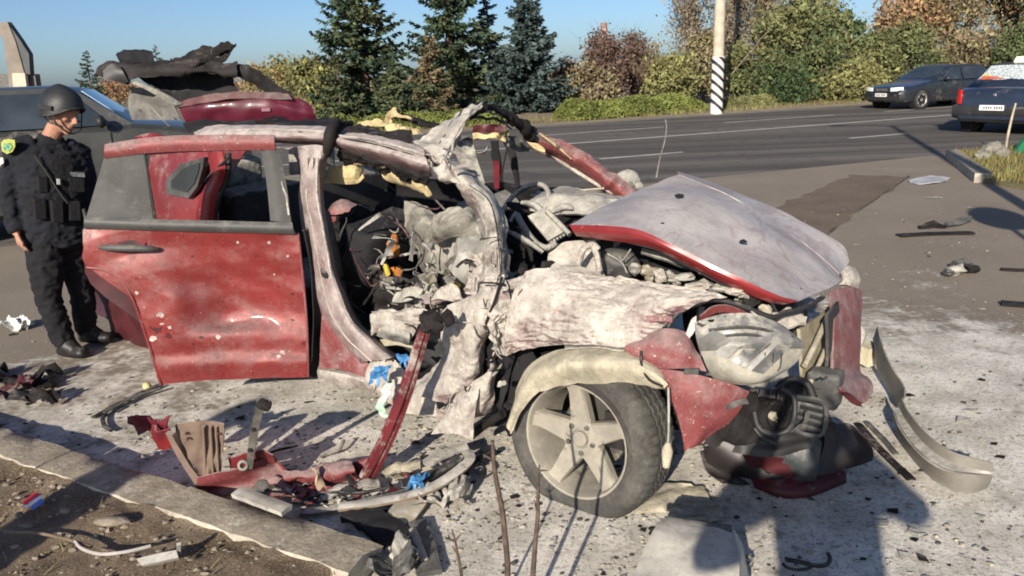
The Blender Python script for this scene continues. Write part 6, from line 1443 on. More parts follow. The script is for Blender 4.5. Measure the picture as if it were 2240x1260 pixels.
# red tail lamp scrap between SUV and rear door
b = MB(); b.rock(D(330, 303, 4.75), (.10, .05, .03), 5, 2, .3); b.build('tail_lamp_scrap', RED_CLEAN, wreck, smooth=50)
panel('rear_shelf', [[(400, 272, .7), (470, 268, .7), (560, 268, .7)], [(410, 290, .4), (480, 286, .4), (560, 286, .4)]], INNER, 10, 6, .01, 6, .012, 13)
# ================================================================== PEOPLE
def remesh(mb, voxel, smooth=4, wr=0.0, wfreq=14, seed=0):
    """one closed surface round everything in mb"""
    me = mb.mesh('tmp', MATS['dark_interior'], None); o = bpy.data.objects.new('tmp', me); COL.objects.link(o)
    bm = bmesh.new(); bm.from_mesh(me); bmesh.ops.recalc_face_normals(bm, faces=bm.faces); bm.to_mesh(me); bm.free()
    m = o.modifiers.new('r', 'REMESH'); m.mode = 'VOXEL'; m.voxel_size = voxel
    s = o.modifiers.new('s', 'SMOOTH'); s.iterations = smooth; s.factor = .5
    dg = bpy.context.evaluated_depsgraph_get(); dg.update()
    out = bpy.data.meshes.new_from_object(o.evaluated_get(dg)); bpy.data.objects.remove(o)
    if wr:
        off = Vector((seed, seed * 2, 3))
        nn = [v.normal.copy() for v in out.vertices]
        for v, n_ in zip(out.vertices, nn):
            q = Vector((v.co.x * wfreq, v.co.y * wfreq, v.co.z * wfreq * 1.7)) + off
            v.co += n_ * wr * (abs(fbm(q, 3)) * -1.5 + .3)
    out.polygons.foreach_set('use_smooth', [True] * len(out.polygons))
    return out
def put(name, me, m, parent):
    me.materials.clear(); me.materials.append(m); me.name = name
    return link(name, me, parent)
SKIN = mat('skin', (.36, .185, .125), .55, var=.12, vscale=25, bump=.1)
UNI = mat('uniform_black', (.007, .008, .013), .9, var=.35, vscale=8, bump=.3, bscale=120)
UNI2 = mat('trousers_black', (.006, .006, .008), .9, var=.3, vscale=8, bump=.3, bscale=120)
BOOT = mat('boot_leather', (.014, .013, .012), .5, var=.3, dust=.26, dcol=(.20, .18, .15))
VEST = mat('vest_black', (.006, .006, .007), .85, var=.4, vscale=14, bump=.5, bscale=60)
def hand_mesh(b, wrist, tip, side, curl, palm_n, s=1.0):
    """palm and five separate, bent fingers; side = unit vector towards the thumb"""
    d = (tip - wrist).normalized(); L_ = (tip - wrist).length
    n = palm_n.normalized()
    pc = wrist + d * L_ * .5
    b.tube([wrist - d * .02, wrist + d * L_ * .15, wrist + d * L_ * .40, wrist + d * L_ * .52], [.024 * s, .030 * s, .040 * s, .036 * s], 10, flat=.5, up=n)
    for i, (off, ln) in enumerate(((.030, .36), (.010, .42), (-.010, .39), (-.029, .31))):
        st = wrist + d * L_ * .48 + side * off * s
        p1 = st + d * L_ * ln * .5 + n * curl * .012
        p2 = p1 + (d * .8 + n * curl).normalized() * L_ * ln * .35
        p3 = p2 + (d * .45 + n * curl * 1.4).normalized() * L_ * ln * .28
        b.tube([st, p1, p2, p3], [.0105 * s, .0100 * s, .0092 * s, .0075 * s], 7, samples=8)
    st = wrist + d * L_ * .18 + side * .024 * s
    p1 = st + (d * .7 + side * .7).normalized() * L_ * .22
    p2 = p1 + (d * .95 + side * .15 + n * .25).normalized() * L_ * .17
    p3 = p2 + (d * .9 + n * .4).normalized() * L_ * .10
    b.tube([st, p1, p2, p3], [.015 * s, .0125 * s, .011 * s, .008 * s], 7, samples=8)
def torso_rings(spec, lat, fwd, n=20):
    out = []
    for c, w, d, sh in spec:
        out.append([c + lat * w * math.copysign(abs(math.cos(t)) ** .85, math.cos(t)) + fwd * (d * math.copysign(abs(math.sin(t)) ** .85, math.sin(t)) + sh) for t in [2 * math.pi * i / n for i in range(n)]])
    return out
def head_build(b, hc, f, upv, s=1.0):
    """skull, jaw, brow, nose, lips, ears; f = where the face looks"""
    f = f.normalized(); rt = f.cross(upv).normalized(); up_ = rt.cross(f).normalized()
    def P(x, y, z): return hc + rt * x * s + f * y * s + up_ * z * s
    rings = []
    for z, w, fr, bk in ((-.125, .018, .045, .0), (-.118, .034, .078, .02), (-.10, .050, .090, .045), (-.075, .060, .092, .062), (-.04, .069, .090, .080), (0, .074, .090, .095), (.04, .076, .090, .100), (.075, .070, .080, .092), (.10, .052, .058, .070), (.115, .024, .026, .034)):
        ring = []
        for i in range(18):
            t = 2 * math.pi * i / 18; cx, sy = math.cos(t), math.sin(t)
            ring.append(P(w * cx, (fr if sy > 0 else bk) * sy, z))
        rings.append(ring)
    b.rings(rings)
    b.tube([P(0, .088, .028), P(0, .104, .0), P(0, .118, -.022), P(0, .100, -.034)], [.009 * s, .012 * s, .016 * s, .012 * s], 8)     # nose
    b.tube([P(-.045, .080, .034), P(0, .094, .032), P(.045, .080, .034)], .010 * s, 7)                                            # brow
    b.tube([P(-.022, .088, -.062), P(0, .098, -.060), P(.022, .088, -.062)], .0085 * s, 7)                                        # lips
    b.tube([P(-.018, .086, -.072), P(0, .095, -.073), P(.018, .086, -.072)], .0085 * s, 7)
    b.tube([P(-.02, .072, -.108), P(0, .086, -.108), P(.02, .072, -.108)], .017 * s, 7)                                           # chin
    for sg in (-1, 1):
        b.tube([P(sg * .072, .0, .02), P(sg * .082, -.012, .012), P(sg * .082, -.010, -.018), P(sg * .074, .004, -.034)], [.010 * s, .013 * s, .011 * s, .008 * s], 7)
        b.tube([P(sg * .030, .078, -.012), P(sg * .052, .064, -.022)], .018 * s, 7)
    return P
def person(J, label, cols, voxel=.010, face=None, thumb=None, curl=.5, group=None, girth=1.0, palm=None, hair=None):
    """J: joint places in the world; one continuous body with clothes over it"""
    base = (J['ankle_r'] + J['ankle_l']) / 2; base = Vector((base.x, base.y, min(J['toe_r'].z, J['toe_l'].z) - .03))
    root = empty('person', base); tag(root, label, 'person', group)
    lat = (J['sh_l'] - J['sh_r']).normalized(); up_ = (J['neck'] - J['pelvis']).normalized(); fwd = lat.cross(up_).normalized()
    fwd = -fwd if face is not None and fwd.dot(J['front']) < 0 else fwd
    g = girth
    sp = [J['pelvis'].lerp(J['neck'], t) for t in (-.12, .0, .22, .5, .78, .92, 1.0)]
    spec0 = [(sp[0], .12 * g, .09 * g, 0), (sp[1], .165 * g, .115 * g, 0), (sp[2], .145 * g, .10 * g, .0), (sp[3], .165 * g, .115 * g, .01), (sp[4], .175 * g, .11 * g, 0), (sp[5], .13 * g, .08, -.01), (sp[6], .055, .055, -.01)]
    b = MB(); b.rings(torso_rings(spec0, lat, fwd))
    b.tube([J['neck'] - up_ * .05, J['neck'] + up_ * .02, J['head'] - up_ * .03], [.062, .056, .056], 12)
    head_build(b, J['head'], face, up_)
    for s in ('r', 'l'):
        b.tube([J['neck'].lerp(J['sh_' + s], .55), J['sh_' + s], J['sh_' + s].lerp(J['el_' + s], .4), J['el_' + s], J['el_' + s].lerp(J['wr_' + s], .3), J['wr_' + s]], [.055, .055, .048, .038, .040, .026], 10)
        b.tube([J['hip_' + s] + up_ * .05, J['hip_' + s].lerp(J['kn_' + s], .3), J['kn_' + s], J['kn_' + s].lerp(J['ankle_' + s], .35), J['ankle_' + s]], [.085, .078, .052, .052, .036], 10)
        b.tube([J['ankle_' + s] - Vector((0, 0, .02)), J['ankle_' + s].lerp(J['toe_' + s], .5) - Vector((0, 0, .02)), J['toe_' + s]], [.030, .024, .018], 8)
        th = (thumb or {}).get(s, fwd); pn = (palm or {}).get(s, -lat if s == 'l' else lat)
        hand_mesh(b, J['wr_' + s], J['hand_' + s], th - th.dot((J['hand_' + s] - J['wr_' + s]).normalized()) * (J['hand_' + s] - J['wr_' + s]).normalized(), curl, pn)
    body = put('body', remesh(b, min(voxel, .0085) if voxel < .012 else voxel, 3), SKIN, root)
    # jacket
    b = MB(); k = 1.16
    spec1 = [(sp[0] - up_ * .03, .172 * g, .128 * g, .0), (sp[1], .19 * g, .138 * g, 0), (sp[2], .172 * g, .128 * g, .0), (sp[3], .192 * g, .142 * g, .01), (sp[4], .20 * g, .132 * g, 0), (sp[5], .155 * g, .10, -.01), (sp[6], .078, .078, -.01), (sp[6] + up_ * .035, .070, .072, -.01)]
    b.rings(torso_rings(spec1, lat, fwd))
    for s in ('r', 'l'):
        b.tube([J['neck'].lerp(J['sh_' + s], .5), J['sh_' + s] + up_ * .0, J['sh_' + s].lerp(J['el_' + s], .45), J['el_' + s], J['el_' + s].lerp(J['wr_' + s], .5), J['el_' + s].lerp(J['wr_' + s], .97)], [.072, .080, .070, .062, .056, .045], 14)
    jacket = put('jacket', remesh(b, voxel, 3, .016, 11, 1), cols[0], root)
    b = MB()
    spec2 = [(sp[0] - up_ * .05, .13 * g, .10 * g, 0), (sp[0] + up_ * .02, .165 * g, .12 * g, 0), (sp[1] + up_ * .02, .178 * g, .126 * g, 0)]
    b.rings(torso_rings(spec2, lat, fwd))
    for s in ('r', 'l'):
        b.tube([J['hip_' + s] + up_ * .06, J['hip_' + s], J['hip_' + s].lerp(J['kn_' + s], .5), J['kn_' + s], J['kn_' + s].lerp(J['ankle_' + s], .5), J['kn_' + s].lerp(J['ankle_' + s], 1.02)], [.10 * g, .105 * g, .096 * g, .080, .078, .070], 14)
    put('trousers', remesh(b, voxel, 3, .018, 9, 5), cols[1], root)
    for s in ('r', 'l'):
        b = MB(); a, t = J['ankle_' + s], J['toe_' + s]; fd = (t - a); fd.z = 0; fd.normalize()
        heel = Vector((a.x, a.y, t.z)) - fd * .05
        b.tube([a + Vector((0, 0, .07)), a + Vector((0, 0, .02)), a + fd * .04 - Vector((0, 0, .02)), a.lerp(t, .6) - Vector((0, 0, .005))], [.066, .064, .060, .044], 12)
        b.tube([heel, heel + fd * .08, heel.lerp(t, .65), t, t + fd * .025], [.046, .052, .052, .046, .028], 12, flat=.85, up=(0, 0, 1))
        put('boot', remesh(b, .009, 3), cols[2], root)
    if hair:
        b = MB(); rt = face.cross(up_).normalized()
        b.rock(J['head'] - face * .018 + up_ * .035, (.088, .10, .088), 3, 3, .06); put('hair', remesh(b, .012, 2), hair, root)
    return root, body, jacket, dict(lat=lat, up=up_, fwd=fwd)
# ---- policeman in helmet by the wreck's rear door
J = dict(pelvis=D(122, 500, 4.96), neck=D(112, 308, 4.96), head=D(136, 243, 4.94), sh_r=D(38, 326, 4.84), el_r=D(18, 432, 4.82), wr_r=D(36, 512, 4.76), hand_r=D(56, 556, 4.74),
         sh_l=D(172, 336, 5.08), el_l=D(198, 436, 5.06), wr_l=D(166, 500, 5.02), hand_l=D(150, 530, 5.02), hip_r=D(98, 512, 4.90), kn_r=D(104, 648, 4.84), ankle_r=D(142, 752, 4.86), toe_r=D(182, 772, 4.80),
         hip_l=D(146, 510, 5.04), kn_l=D(178, 630, 5.06), ankle_l=D(190, 724, 5.10), toe_l=D(238, 738, 5.07), front=Vector((.55, -.83, 0)))
face_dir = Vector((.90, -.28, -.50)).normalized()
cop, cop_body, cop_jacket, ax = person(J, 'policeman in dark uniform and black helmet standing beside the red door', (UNI, UNI2, BOOT), .011, face_dir, curl=.55, thumb={'r': Vector((.5, -.6, 0)), 'l': Vector((.6, -.5, .3))}, girth=1.14)
# helmet shell with rim, side rails and strap
hc = J['head']; upv = (Vector((.12, -.05, 1)) ).normalized(); f = (face_dir - upv * face_dir.dot(upv)).normalized(); rt = f.cross(upv).normalized()
def HP(x, y, z): return hc + rt * x + f * y + upv * z
HEL = mat('helmet_black', (.020, .021, .023), .5, var=.25, vscale=12, bump=.15, bscale=90)
rings = []
for t, w in ((0, 1.03), (.12, 1.02), (.3, .99), (.5, .90), (.68, .74), (.82, .53), (.93, .30), (.99, .08)):
    ring = []
    for i in range(28):
        a = 2 * math.pi * i / 28; cx, sy = math.cos(a), math.sin(a)
        low_ = .030 - .055 * max(0, -sy) ** 1.0 - .050 * (abs(cx) ** 3)          # dips over ears and nape
        z = low_ + (.168 - low_) * t
        ring.append(HP(.118 * w * cx, .138 * w * sy - .006, z))
    rings.append(ring)
b = MB(); b.rings(rings, caps=False); b.rings([[HP(0, 0, 0) + (p - HP(0, 0, 0)) * .94 for p in r_] for r_ in rings], caps=False)
b.rings([rings[0], [HP(0, 0, 0) + (p - HP(0, 0, 0)) * .94 for p in rings[0]]], caps=False)
helm = b.build('helmet', HEL, cop, smooth=50)
b = MB(); b.tube(rings[0] + [rings[0][0]], .006, 6); b.build('helmet_rim', M_black, helm, smooth=60)
for s in (-1, 1):
    b = MB(); b.tube([HP(s * .112, .04, -.01), HP(s * .098, .045, -.06), HP(s * .055, .075, -.115), HP(0, .07, -.135)], .007, 6, flat=.5, samples=14); b.build('chin_strap', M_black, helm, smooth=60)
    b = MB(); b.tube([HP(s * .114, -.04, -.01), HP(s * .096, -.01, -.06), HP(s * .09, .035, -.07)], .006, 6, samples=10); b.build('chin_strap', M_black, helm, smooth=60)
    b = MB(); b.box(HP(s * .116, .0, .03), (.02, .10, .025), Matrix((rt, f, upv)).transposed()); b.build('side_rail', M_black, helm, smooth=None)
# vest with pouches, radio, badges
lat, upj, fw = ax['lat'], ax['up'], ax['fwd']
sp = lambda t: J['pelvis'].lerp(J['neck'], t)
b = MB(); b.rings(torso_rings([(sp(.12), .185, .140, .005), (sp(.35), .192, .150, .012), (sp(.6), .200, .158, .014), (sp(.80), .175, .142, .008), (sp(.88), .13, .12, .0)], lat, fw), caps=True)
vest = put('vest', remesh(b, .013, 2, .008, 20, 3), VEST, cop)
def on_vest(x, t, o=.0): return sp(t) + lat * x + fw * (.150 * math.sqrt(max(0, 1 - (x / .21) ** 2)) + .02 + o)
Mv = Matrix((lat, fw, upj)).transposed()
for i, (x, t, sz) in enumerate(((-.12, .28, (.07, .045, .13)), (-.03, .26, (.07, .05, .14)), (.07, .27, (.07, .045, .13)), (-.10, .55, (.06, .04, .10)), (.09, .56, (.10, .03, .09)))):
    b = MB(); b.box(on_vest(x, t), sz, Mv).jitter(.006, 30, i); o = b.build('pouch', VEST, vest, smooth=None)
    bv = o.modifiers.new('b', 'BEVEL'); bv.width = .008; bv.segments = 2
b = MB(); b.box(on_vest(.10, .68), (.085, .012, .028), Mv); b.build('name_strip', mat('grey_lettering', (.16, .16, .17), .8, var=.5, vscale=60), vest, smooth=None)
b = MB(); b.box(on_vest(-.02, .60, .02), (.016, .012, .035), Mv); b.build('pale_clip', mat('clip_pale', (.45, .46, .45), .5), vest, smooth=None)
b = MB(); b.tube([on_vest(-.13, .86), on_vest(-.08, .7, .01), on_vest(-.02, .5, .01), on_vest(.03, .36, .01)], .009, 6, flat=.5, samples=12); b.build('sling', mat('sling_grey', (.055, .052, .047), .8), vest, smooth=60)
b = MB(); b.tube([on_vest(.12, .30, .03), on_vest(.135, .18, .04), on_vest(.12, .02, .05)], [.012, .016, .01], 8, samples=8); b.build('rifle_magazine', mat('gunmetal', (.10, .10, .10), .35, metal=.6), vest, smooth=60)
# shoulder badges on the near sleeve
def on_sleeve(u, v, Y): return D(u, v, Y)
def badge(name, pts, m, Y, off=0):
    b = MB(); b.plate([D(u, v, Y) for u, v in pts], .008, (0, -1, .1)); return b.build(name, m, cop, smooth=None)
Ys = 4.735
badge('sleeve_badge', [(2, 312), (8, 306), (18, 304), (32, 306), (33, 320), (27, 332), (15, 337), (4, 330)], mat('badge_yellow', (.34, .36, .08), .7, var=.2, vscale=30), Ys)
badge('sleeve_badge_centre', [(5, 318), (12, 312), (22, 313), (27, 322), (20, 331), (9, 329)], mat('badge_blue', (.09, .24, .34), .7, var=.5, vscale=60, base2=(.20, .42, .10)), Ys - .006)
badge('sleeve_flag', [(-6, 346), (6, 344), (8, 356), (-4, 366)], mat('badge_white', (.48, .42, .40), .7, var=.3, vscale=40), Ys)

# ---- people standing outside the picture whose shadows fall into it
def std_pose(o, yaw, h=1.78, arms='down'):
    s = h / 1.78; Mx = Matrix.Translation(o) @ Matrix.Rotation(yaw, 4, 'Z')
    q = dict(pelvis=(0, 0, .98), neck=(0, .0, 1.50), head=(0, .03, 1.645), sh_r=(.185, 0, 1.44), sh_l=(-.185, 0, 1.44), hip_r=(.09, 0, .92), hip_l=(-.09, 0, .92), kn_r=(.10, .02, .50), kn_l=(-.10, .02, .50), ankle_r=(.11, 0, .09), ankle_l=(-.11, 0, .09), toe_r=(.13, .17, .035), toe_l=(-.13, .17, .035))
    if arms == 'camera': q.update(el_r=(.40, .08, 1.30), wr_r=(.13, .27, 1.61), hand_r=(.075, .335, 1.76), el_l=(-.40, .08, 1.30), wr_l=(-.13, .27, 1.61), hand_l=(-.075, .335, 1.76))
    elif arms == 'hip': q.update(el_r=(.34, -.06, 1.20), wr_r=(.20, .10, 1.06), hand_r=(.10, .16, 1.02), el_l=(-.24, -.02, 1.16), wr_l=(-.26, .06, .92), hand_l=(-.26, .10, .76))
    else: q.update(el_r=(.24, -.03, 1.16), wr_r=(.25, .05, .92), hand_r=(.25, .09, .76), el_l=(-.24, -.03, 1.16), wr_l=(-.25, .05, .92), hand_l=(-.25, .09, .76))
    J_ = {k: Mx @ (Vector(v) * (s if arms != 'camera' else 1)) for k, v in q.items()}; J_['front'] = Mx.to_3x3() @ Vector((0, 1, 0)); return J_
CL = [mat('coat_grey', (.08, .08, .085), .9, var=.2), mat('jeans', (.04, .05, .08), .9, var=.2), BOOT, mat('coat_brown', (.10, .07, .05), .9), mat('hair_dark', (.02, .015, .012), .7)]
J1 = std_pose((0.13, -.42, 0), 0, 1.78, 'camera')
pg, *_ = person(J1, 'photographer in a grey coat standing at the viewpoint, seen only as a shadow', (CL[0], CL[1], BOOT), .016, Vector((0, 1, 0)), hair=CL[4], thumb={'r': Vector((0, -1, 0)), 'l': Vector((0, -1, 0))}, palm={'r': Vector((-1, 0, 0)), 'l': Vector((1, 0, 0))})
b = MB(); b.box((0.06, -.06, 1.75), (.155, .009, .075)); tag(b.build('phone', M_black, smooth=None), 'phone held up by the photographer at the viewpoint', 'phone')
J2 = std_pose((1.36, -.35, 0), R(-8), 1.76, 'hip')
person(J2, 'bystander in a brown coat out of view, shadow at the right edge', (CL[3], CL[1], BOOT), .018, Vector((.1, 1, 0)).normalized(), hair=CL[4])
J3 = std_pose((-2.86, .0, .05), R(75), 1.72, 'down')
person(J3, 'bystander in a grey coat out of view, shadow across the kerb', (CL[0], CL[1], BOOT), .018, Vector((-.95, .3, 0)).normalized(), hair=CL[4])
# lamp post and round sign beyond the right edge (their shadows lie on the road)
sdir = Vector((math.sin(SUN_AZ), math.cos(SUN_AZ), 0)) * -1
tip = G(1950, 275); lh = 7.2; lb = tip - sdir * (lh / math.tan(SUN_EL)); 
lp = empty('lamp_post', lb); tag(lp, 'tall lamp post beyond the right edge, its shadow lying across the road', 'lamp post')
b = MB(); b.lathe([(.10, 0), (.09, 2), (.06, lh), (.001, lh)], Matrix.Translation(lb), 14); b.build('shaft', Mp, lp)
sidev = Vector((sdir.y, -sdir.x, 0))
for s in (-1, 1):
    b = MB(); b.tube([lb + Vector((0, 0, lh - .1)), lb + sidev * s * .5 + Vector((0, 0, lh + .1)), lb + sidev * s * 1.1 + Vector((0, 0, lh + .12))], [.04, .035, .03], 8); b.build('arm', Mp, lp)
    b = MB(); b.rock(lb + sidev * s * 1.25 + Vector((0, 0, lh + .08)), (.28, .14, .07), 2, 2, .1); b.build('lamp_head', GREYP, lp)
sc_ = G(2178, 474); sh_ = 2.15; sb_ = sc_ - sdir * (sh_ / math.tan(SUN_EL))
rs = empty('road_sign', sb_); tag(rs, 'round road sign beyond the right edge, its oval shadow on the asphalt', 'road sign')
b = MB(); b.lathe([(.03, 0), (.03, sh_ + .2), (.001, sh_ + .2)], Matrix.Translation(sb_), 10); b.build('post', STEEL, rs)
b = MB(); b.lathe([(.001, .0), (.27, .0), (.28, .008), (.27, .016), (.001, .016)], Matrix.Translation(sb_ + Vector((0, -.05, sh_))) @ Vector((-.3, -1, 0)).to_track_quat('Z', 'Y').to_matrix().to_4x4(), 30); b.build('disc', mat('sign_face', (.4, .4, .4), .5), rs)
# ================================================================== DEBRIS AND FOREGROUND
def thing(o, label, cat, group=None): return tag(o, label, cat, group)
def group_thing(name, loc, label, cat): r_ = empty(name, loc); tag(r_, label, cat); return r_
# long red door post leaning against the hinge post
st = group_thing('door_post', G(800, 1052, 0), 'long dark red door post leaning upright in front of the wreck', 'car part')
pa, pb_ = G(800, 1050, .03), S(944, 700, -.22)
b = MB(); rows = []
axd = (pb_ - pa).normalized(); sidew = axd.cross(Vector((0, -1, .3))).normalized(); frn = sidew.cross(axd).normalized()
if frn.y > 0: frn = -frn
rings = []
for i in range(17):
    t = i / 16; p = pa.lerp(pb_, t) + sidew * .018 * math.sin(t * 4) ; w_ = .036 - .010 * t + .006 * noise.noise(Vector((t * 6, 2, 1)))
    rings.append([p + sidew * x * w_ + frn * y * w_ for x, y in ((-1, -.5), (-1, .35), (-.55, .75), (.2, .6), (.45, .1), (.6, .5), (1, .3), (1, -.5))])
b.rings(rings); b.build('post', mat('post_maroon', (.095, .012, .016), .42, var=.35, vscale=5, dust=.34, dcol=(.36, .30, .27), coat=.3), st, smooth=35)
b = MB(); b.rock(pb_ + Vector((0, -.01, -.01)), (.05, .04, .05), 2, 3, .5); b.rock(pb_ + Vector((.07, -.02, .01)), (.03, .03, .035), 5, 2, .5); b.build('burnt_end', CHAR, st, smooth=60)
gpanel('post_foot', [[(700, 1012, .07), (760, 1012, .08), (810, 1000, .10)], [(690, 1028, .03), (760, 1030, .04), (822, 1030, .05)], [(720, 1045, .01), (770, 1046, .01), (815, 1056, .01)]], RED_DARK, 14, 10, .012, 9, .006, 2, st)
# torn inner wing standing at the kerb
tw = group_thing('torn_wing_panel', G(440, 1080, 0), 'torn red inner wing with ribbed beige face standing at the kerb', 'car part')
def fpanel(name, rows, m, *a, **kw): return gpanel(name, rows, m, *a, parent=tw, **kw)
fpanel('ribbed_plate', [[(392, 924, .42), (430, 920, .43), (452, 918, .43), (468, 922, .43), (490, 930, .42)], [(402, 970, .30), (432, 968, .298), (450, 966, .304), (466, 968, .298), (488, 970, .30)], [(420, 1012, .19), (436, 1012, .188), (450, 1010, .194), (464, 1012, .188), (484, 1008, .195)], [(436, 1046, .10), (446, 1046, .09), (456, 1044, .11), (468, 1044, .09), (486, 1034, .12)]], BEIGE, 22, 18, .009, 9, .006, 1, rag=.008)
for i, u in enumerate((446, 462, 474)):
    grod('rib', [(u - 1, 932, .412), (u + 1, 970, .302), (u + 3, 1012, .188), (u + 4, 1034, .13)], .006, BEIGE, tw)
for (u, v, z) in ((408, 948, .37), (410, 960, .34), (478, 950, .37)):
    b = MB(); b.rock(G(u, v, z), (.008, .008, .008), u, 1, .1); b.build('bolt', MAROON, tw)
fpanel('side_arm', [[(372, 940, .34), (386, 944, .34)], [(396, 1000, .20), (412, 1000, .20)], [(428, 1066, .06), (446, 1060, .06)]], BEIGE, 6, 14, .006, 8, .02, 2)
fpanel('red_flange', [[(330, 930, .30), (348, 940, .30), (372, 938, .32)], [(338, 960, .22), (352, 965, .22), (376, 960, .24)], [(345, 985, .16), (356, 986, .16), (374, 982, .18)]], RED_CLEAN, 10, 8, .014, 10, .006, 3, rag=.008)
fpanel('burnt_flange', [[(275, 912, .26), (310, 906, .30), (340, 914, .32), (378, 908, .36)], [(282, 930, .22), (312, 926, .24), (342, 932, .26), (372, 938, .28)], [(300, 944, .18), (320, 944, .2), (345, 946, .22), (362, 952, .22)]], RED_DARK, 20, 10, .02, 10, .006, 4, rag=.012)
fpanel('red_channel', [[(432, 1042, .14), (480, 1030, .15), (540, 1018, .15), (590, 996, .15), (606, 1004, .14)], [(430, 1058, .10), (480, 1048, .10), (545, 1036, .10), (600, 1012, .10), (622, 1024, .09)], [(432, 1070, .05), (480, 1066, .05), (545, 1056, .05), (604, 1044, .05), (632, 1040, .05)], [(446, 1086, .01), (490, 1086, .01), (545, 1080, .01), (600, 1066, .01), (634, 1052, .02)]], RED_DUSTY, 26, 12, .010, 8, .006, 5)
fpanel('red_channel_back', [[(500, 1000, .18), (540, 990, .2), (576, 980, .21), (600, 992, .2)], [(505, 1020, .12), (545, 1014, .13), (580, 1006, .13), (604, 1010, .12)]], RED, 14, 6, .01, 8, .006, 6)
b = MB(); b.lathe([(.012, -.012), (.030, -.014), (.032, .0), (.028, .012), (.014, .014), (.011, .0)], Matrix.Translation(G(440, 1084, .03)) @ Vector((.1, -.9, .4)).to_track_quat('Z', 'Y').to_matrix().to_4x4(), 18, closed=True); b.build('bush_ring', mat('brass_ring', (.28, .21, .12), .5, metal=.4, var=.3), tw, smooth=50)
b = MB(); b.lathe([(.010, -.010), (.024, -.012), (.026, .0), (.022, .010), (.012, .012), (.009, .0)], Matrix.Translation(G(532, 1018, .16)) @ Vector((.1, -.9, .4)).to_track_quat('Z', 'Y').to_matrix().to_4x4(), 18, closed=True); b.build('bush_ring', STEEL, tw, smooth=50)
rb = group_thing('red_crossbar', G(700, 1050, 0), 'bent red crossbar lying between the torn wing and the door post', 'car part')
gpanel('beam_top', [[(618, 1030, .09), (660, 1030, .10), (710, 1018, .10), (770, 1010, .11)], [(620, 1046, .07), (664, 1046, .08), (712, 1036, .08), (776, 1030, .09)], [(630, 1064, .02), (672, 1062, .02), (718, 1058, .02), (780, 1048, .03)]], RED_DUSTY, 26, 12, .014, 9, .006, 3, rb, rag=.006)
gpanel('torn_side', [[(640, 1060, .06), (680, 1066, .05), (730, 1064, .05)], [(650, 1082, .015), (690, 1090, .012), (736, 1084, .012)]], RED_DARK, 16, 8, .018, 10, .005, 4, rb, rag=.012)
gpanel('dark_back', [[(384, 930, .30), (400, 925, .36), (418, 960, .28)], [(392, 985, .2), (410, 990, .22), (428, 1010, .16)]], CHAR, 8, 8, .01, 9, .006, 8, tw)
for i, (pts, rr, m_, lb_) in enumerate(((((640, 1096, .03), (700, 1080, .05), (790, 1076, .04), (850, 1062, .05)), .008, M_black, 'black cable running under the door post foot'), (((560, 1010, .02), (600, 985, .03), (650, 975, .02)), .007, CHAR, 'thin charred rod behind the red channel'), (((780, 1100, .05), (840, 1080, .07), (900, 1066, .06), (960, 1030, .08)), .009, GREYP, 'grey rod beside the curved window trim'), (((820, 1120, .02), (870, 1112, .03), (960, 1100, .02)), .006, CHAR, 'charred wire in front of the curved window trim'), (((700, 1000, .02), (740, 985, .03), (756, 960, .05)), .008, STEEL, 'short steel rod behind the red crossbar'), (((1000, 1060, .02), (1040, 1050, .05), (1066, 1030, .06), (1050, 1010, .05)), .006, CHAR, 'looped burnt wire beside the tall twig'))):
    b = MB(); b.tube([G(*p) for p in pts], rr, 6, samples=20, wob=.012); thing(b.build('loose_wire', m_, smooth=60), lb_, 'wire')
sc2 = random.Random(8)
for i in range(16):
    u = sc2.uniform(560, 1040); v = 1085 - (u - 560) * .10 + sc2.gauss(0, 26); c = G(u, v, .02); a0 = sc2.uniform(0, 6); L2 = sc2.uniform(.05, .12); w2 = sc2.uniform(.012, .03)
    d = Vector((math.cos(a0), math.sin(a0), sc2.uniform(-.05, .3))); e = Vector((-d.y, d.x, 0)) * w2
    b = MB(); b.sheet([[c - d * L2 - e, c - e + Vector((0, 0, .02)), c + d * L2 - e], [c - d * L2 + e, c + e + Vector((0, 0, .03)), c + d * L2 + e]], 10, 4, .02, 14, .004, i, rag=.01)
    b.build('torn_scrap', (RED_DARK, PALE2, CHAR, RED_DUSTY, GREYP)[i % 5], rb, smooth=40)
# perforated steel bracket
br = group_thing('steel_bracket', G(548, 1030, 0), 'upright perforated steel bracket behind the red channel', 'car part')
gpanel('strip', [[(538, 1026, .14), (552, 1026, .14)], [(544, 960, .30), (562, 960, .30)], [(556, 905, .44), (574, 905, .44)], [(562, 878, .51), (580, 876, .51)]], STEEL, 5, 16, .004, 8, .008, 1, br)
for (u, v, z) in ((548, 985, .24), (556, 940, .35)):
    b = MB(); b.lathe([(.001, 0), (.009, 0), (.010, -.004)], Matrix.Translation(G(u, v, z) + Vector((0, -.012, .006))) @ Vector((0, -.9, .4)).to_track_quat('Z', 'Y').to_matrix().to_4x4(), 10); b.build('hole', M_gapshade, br)
b = MB(); b.rock(G(578, 886, .5), (.03, .02, .03), 4, 2, .5); b.build('burnt_end', CHAR, br)
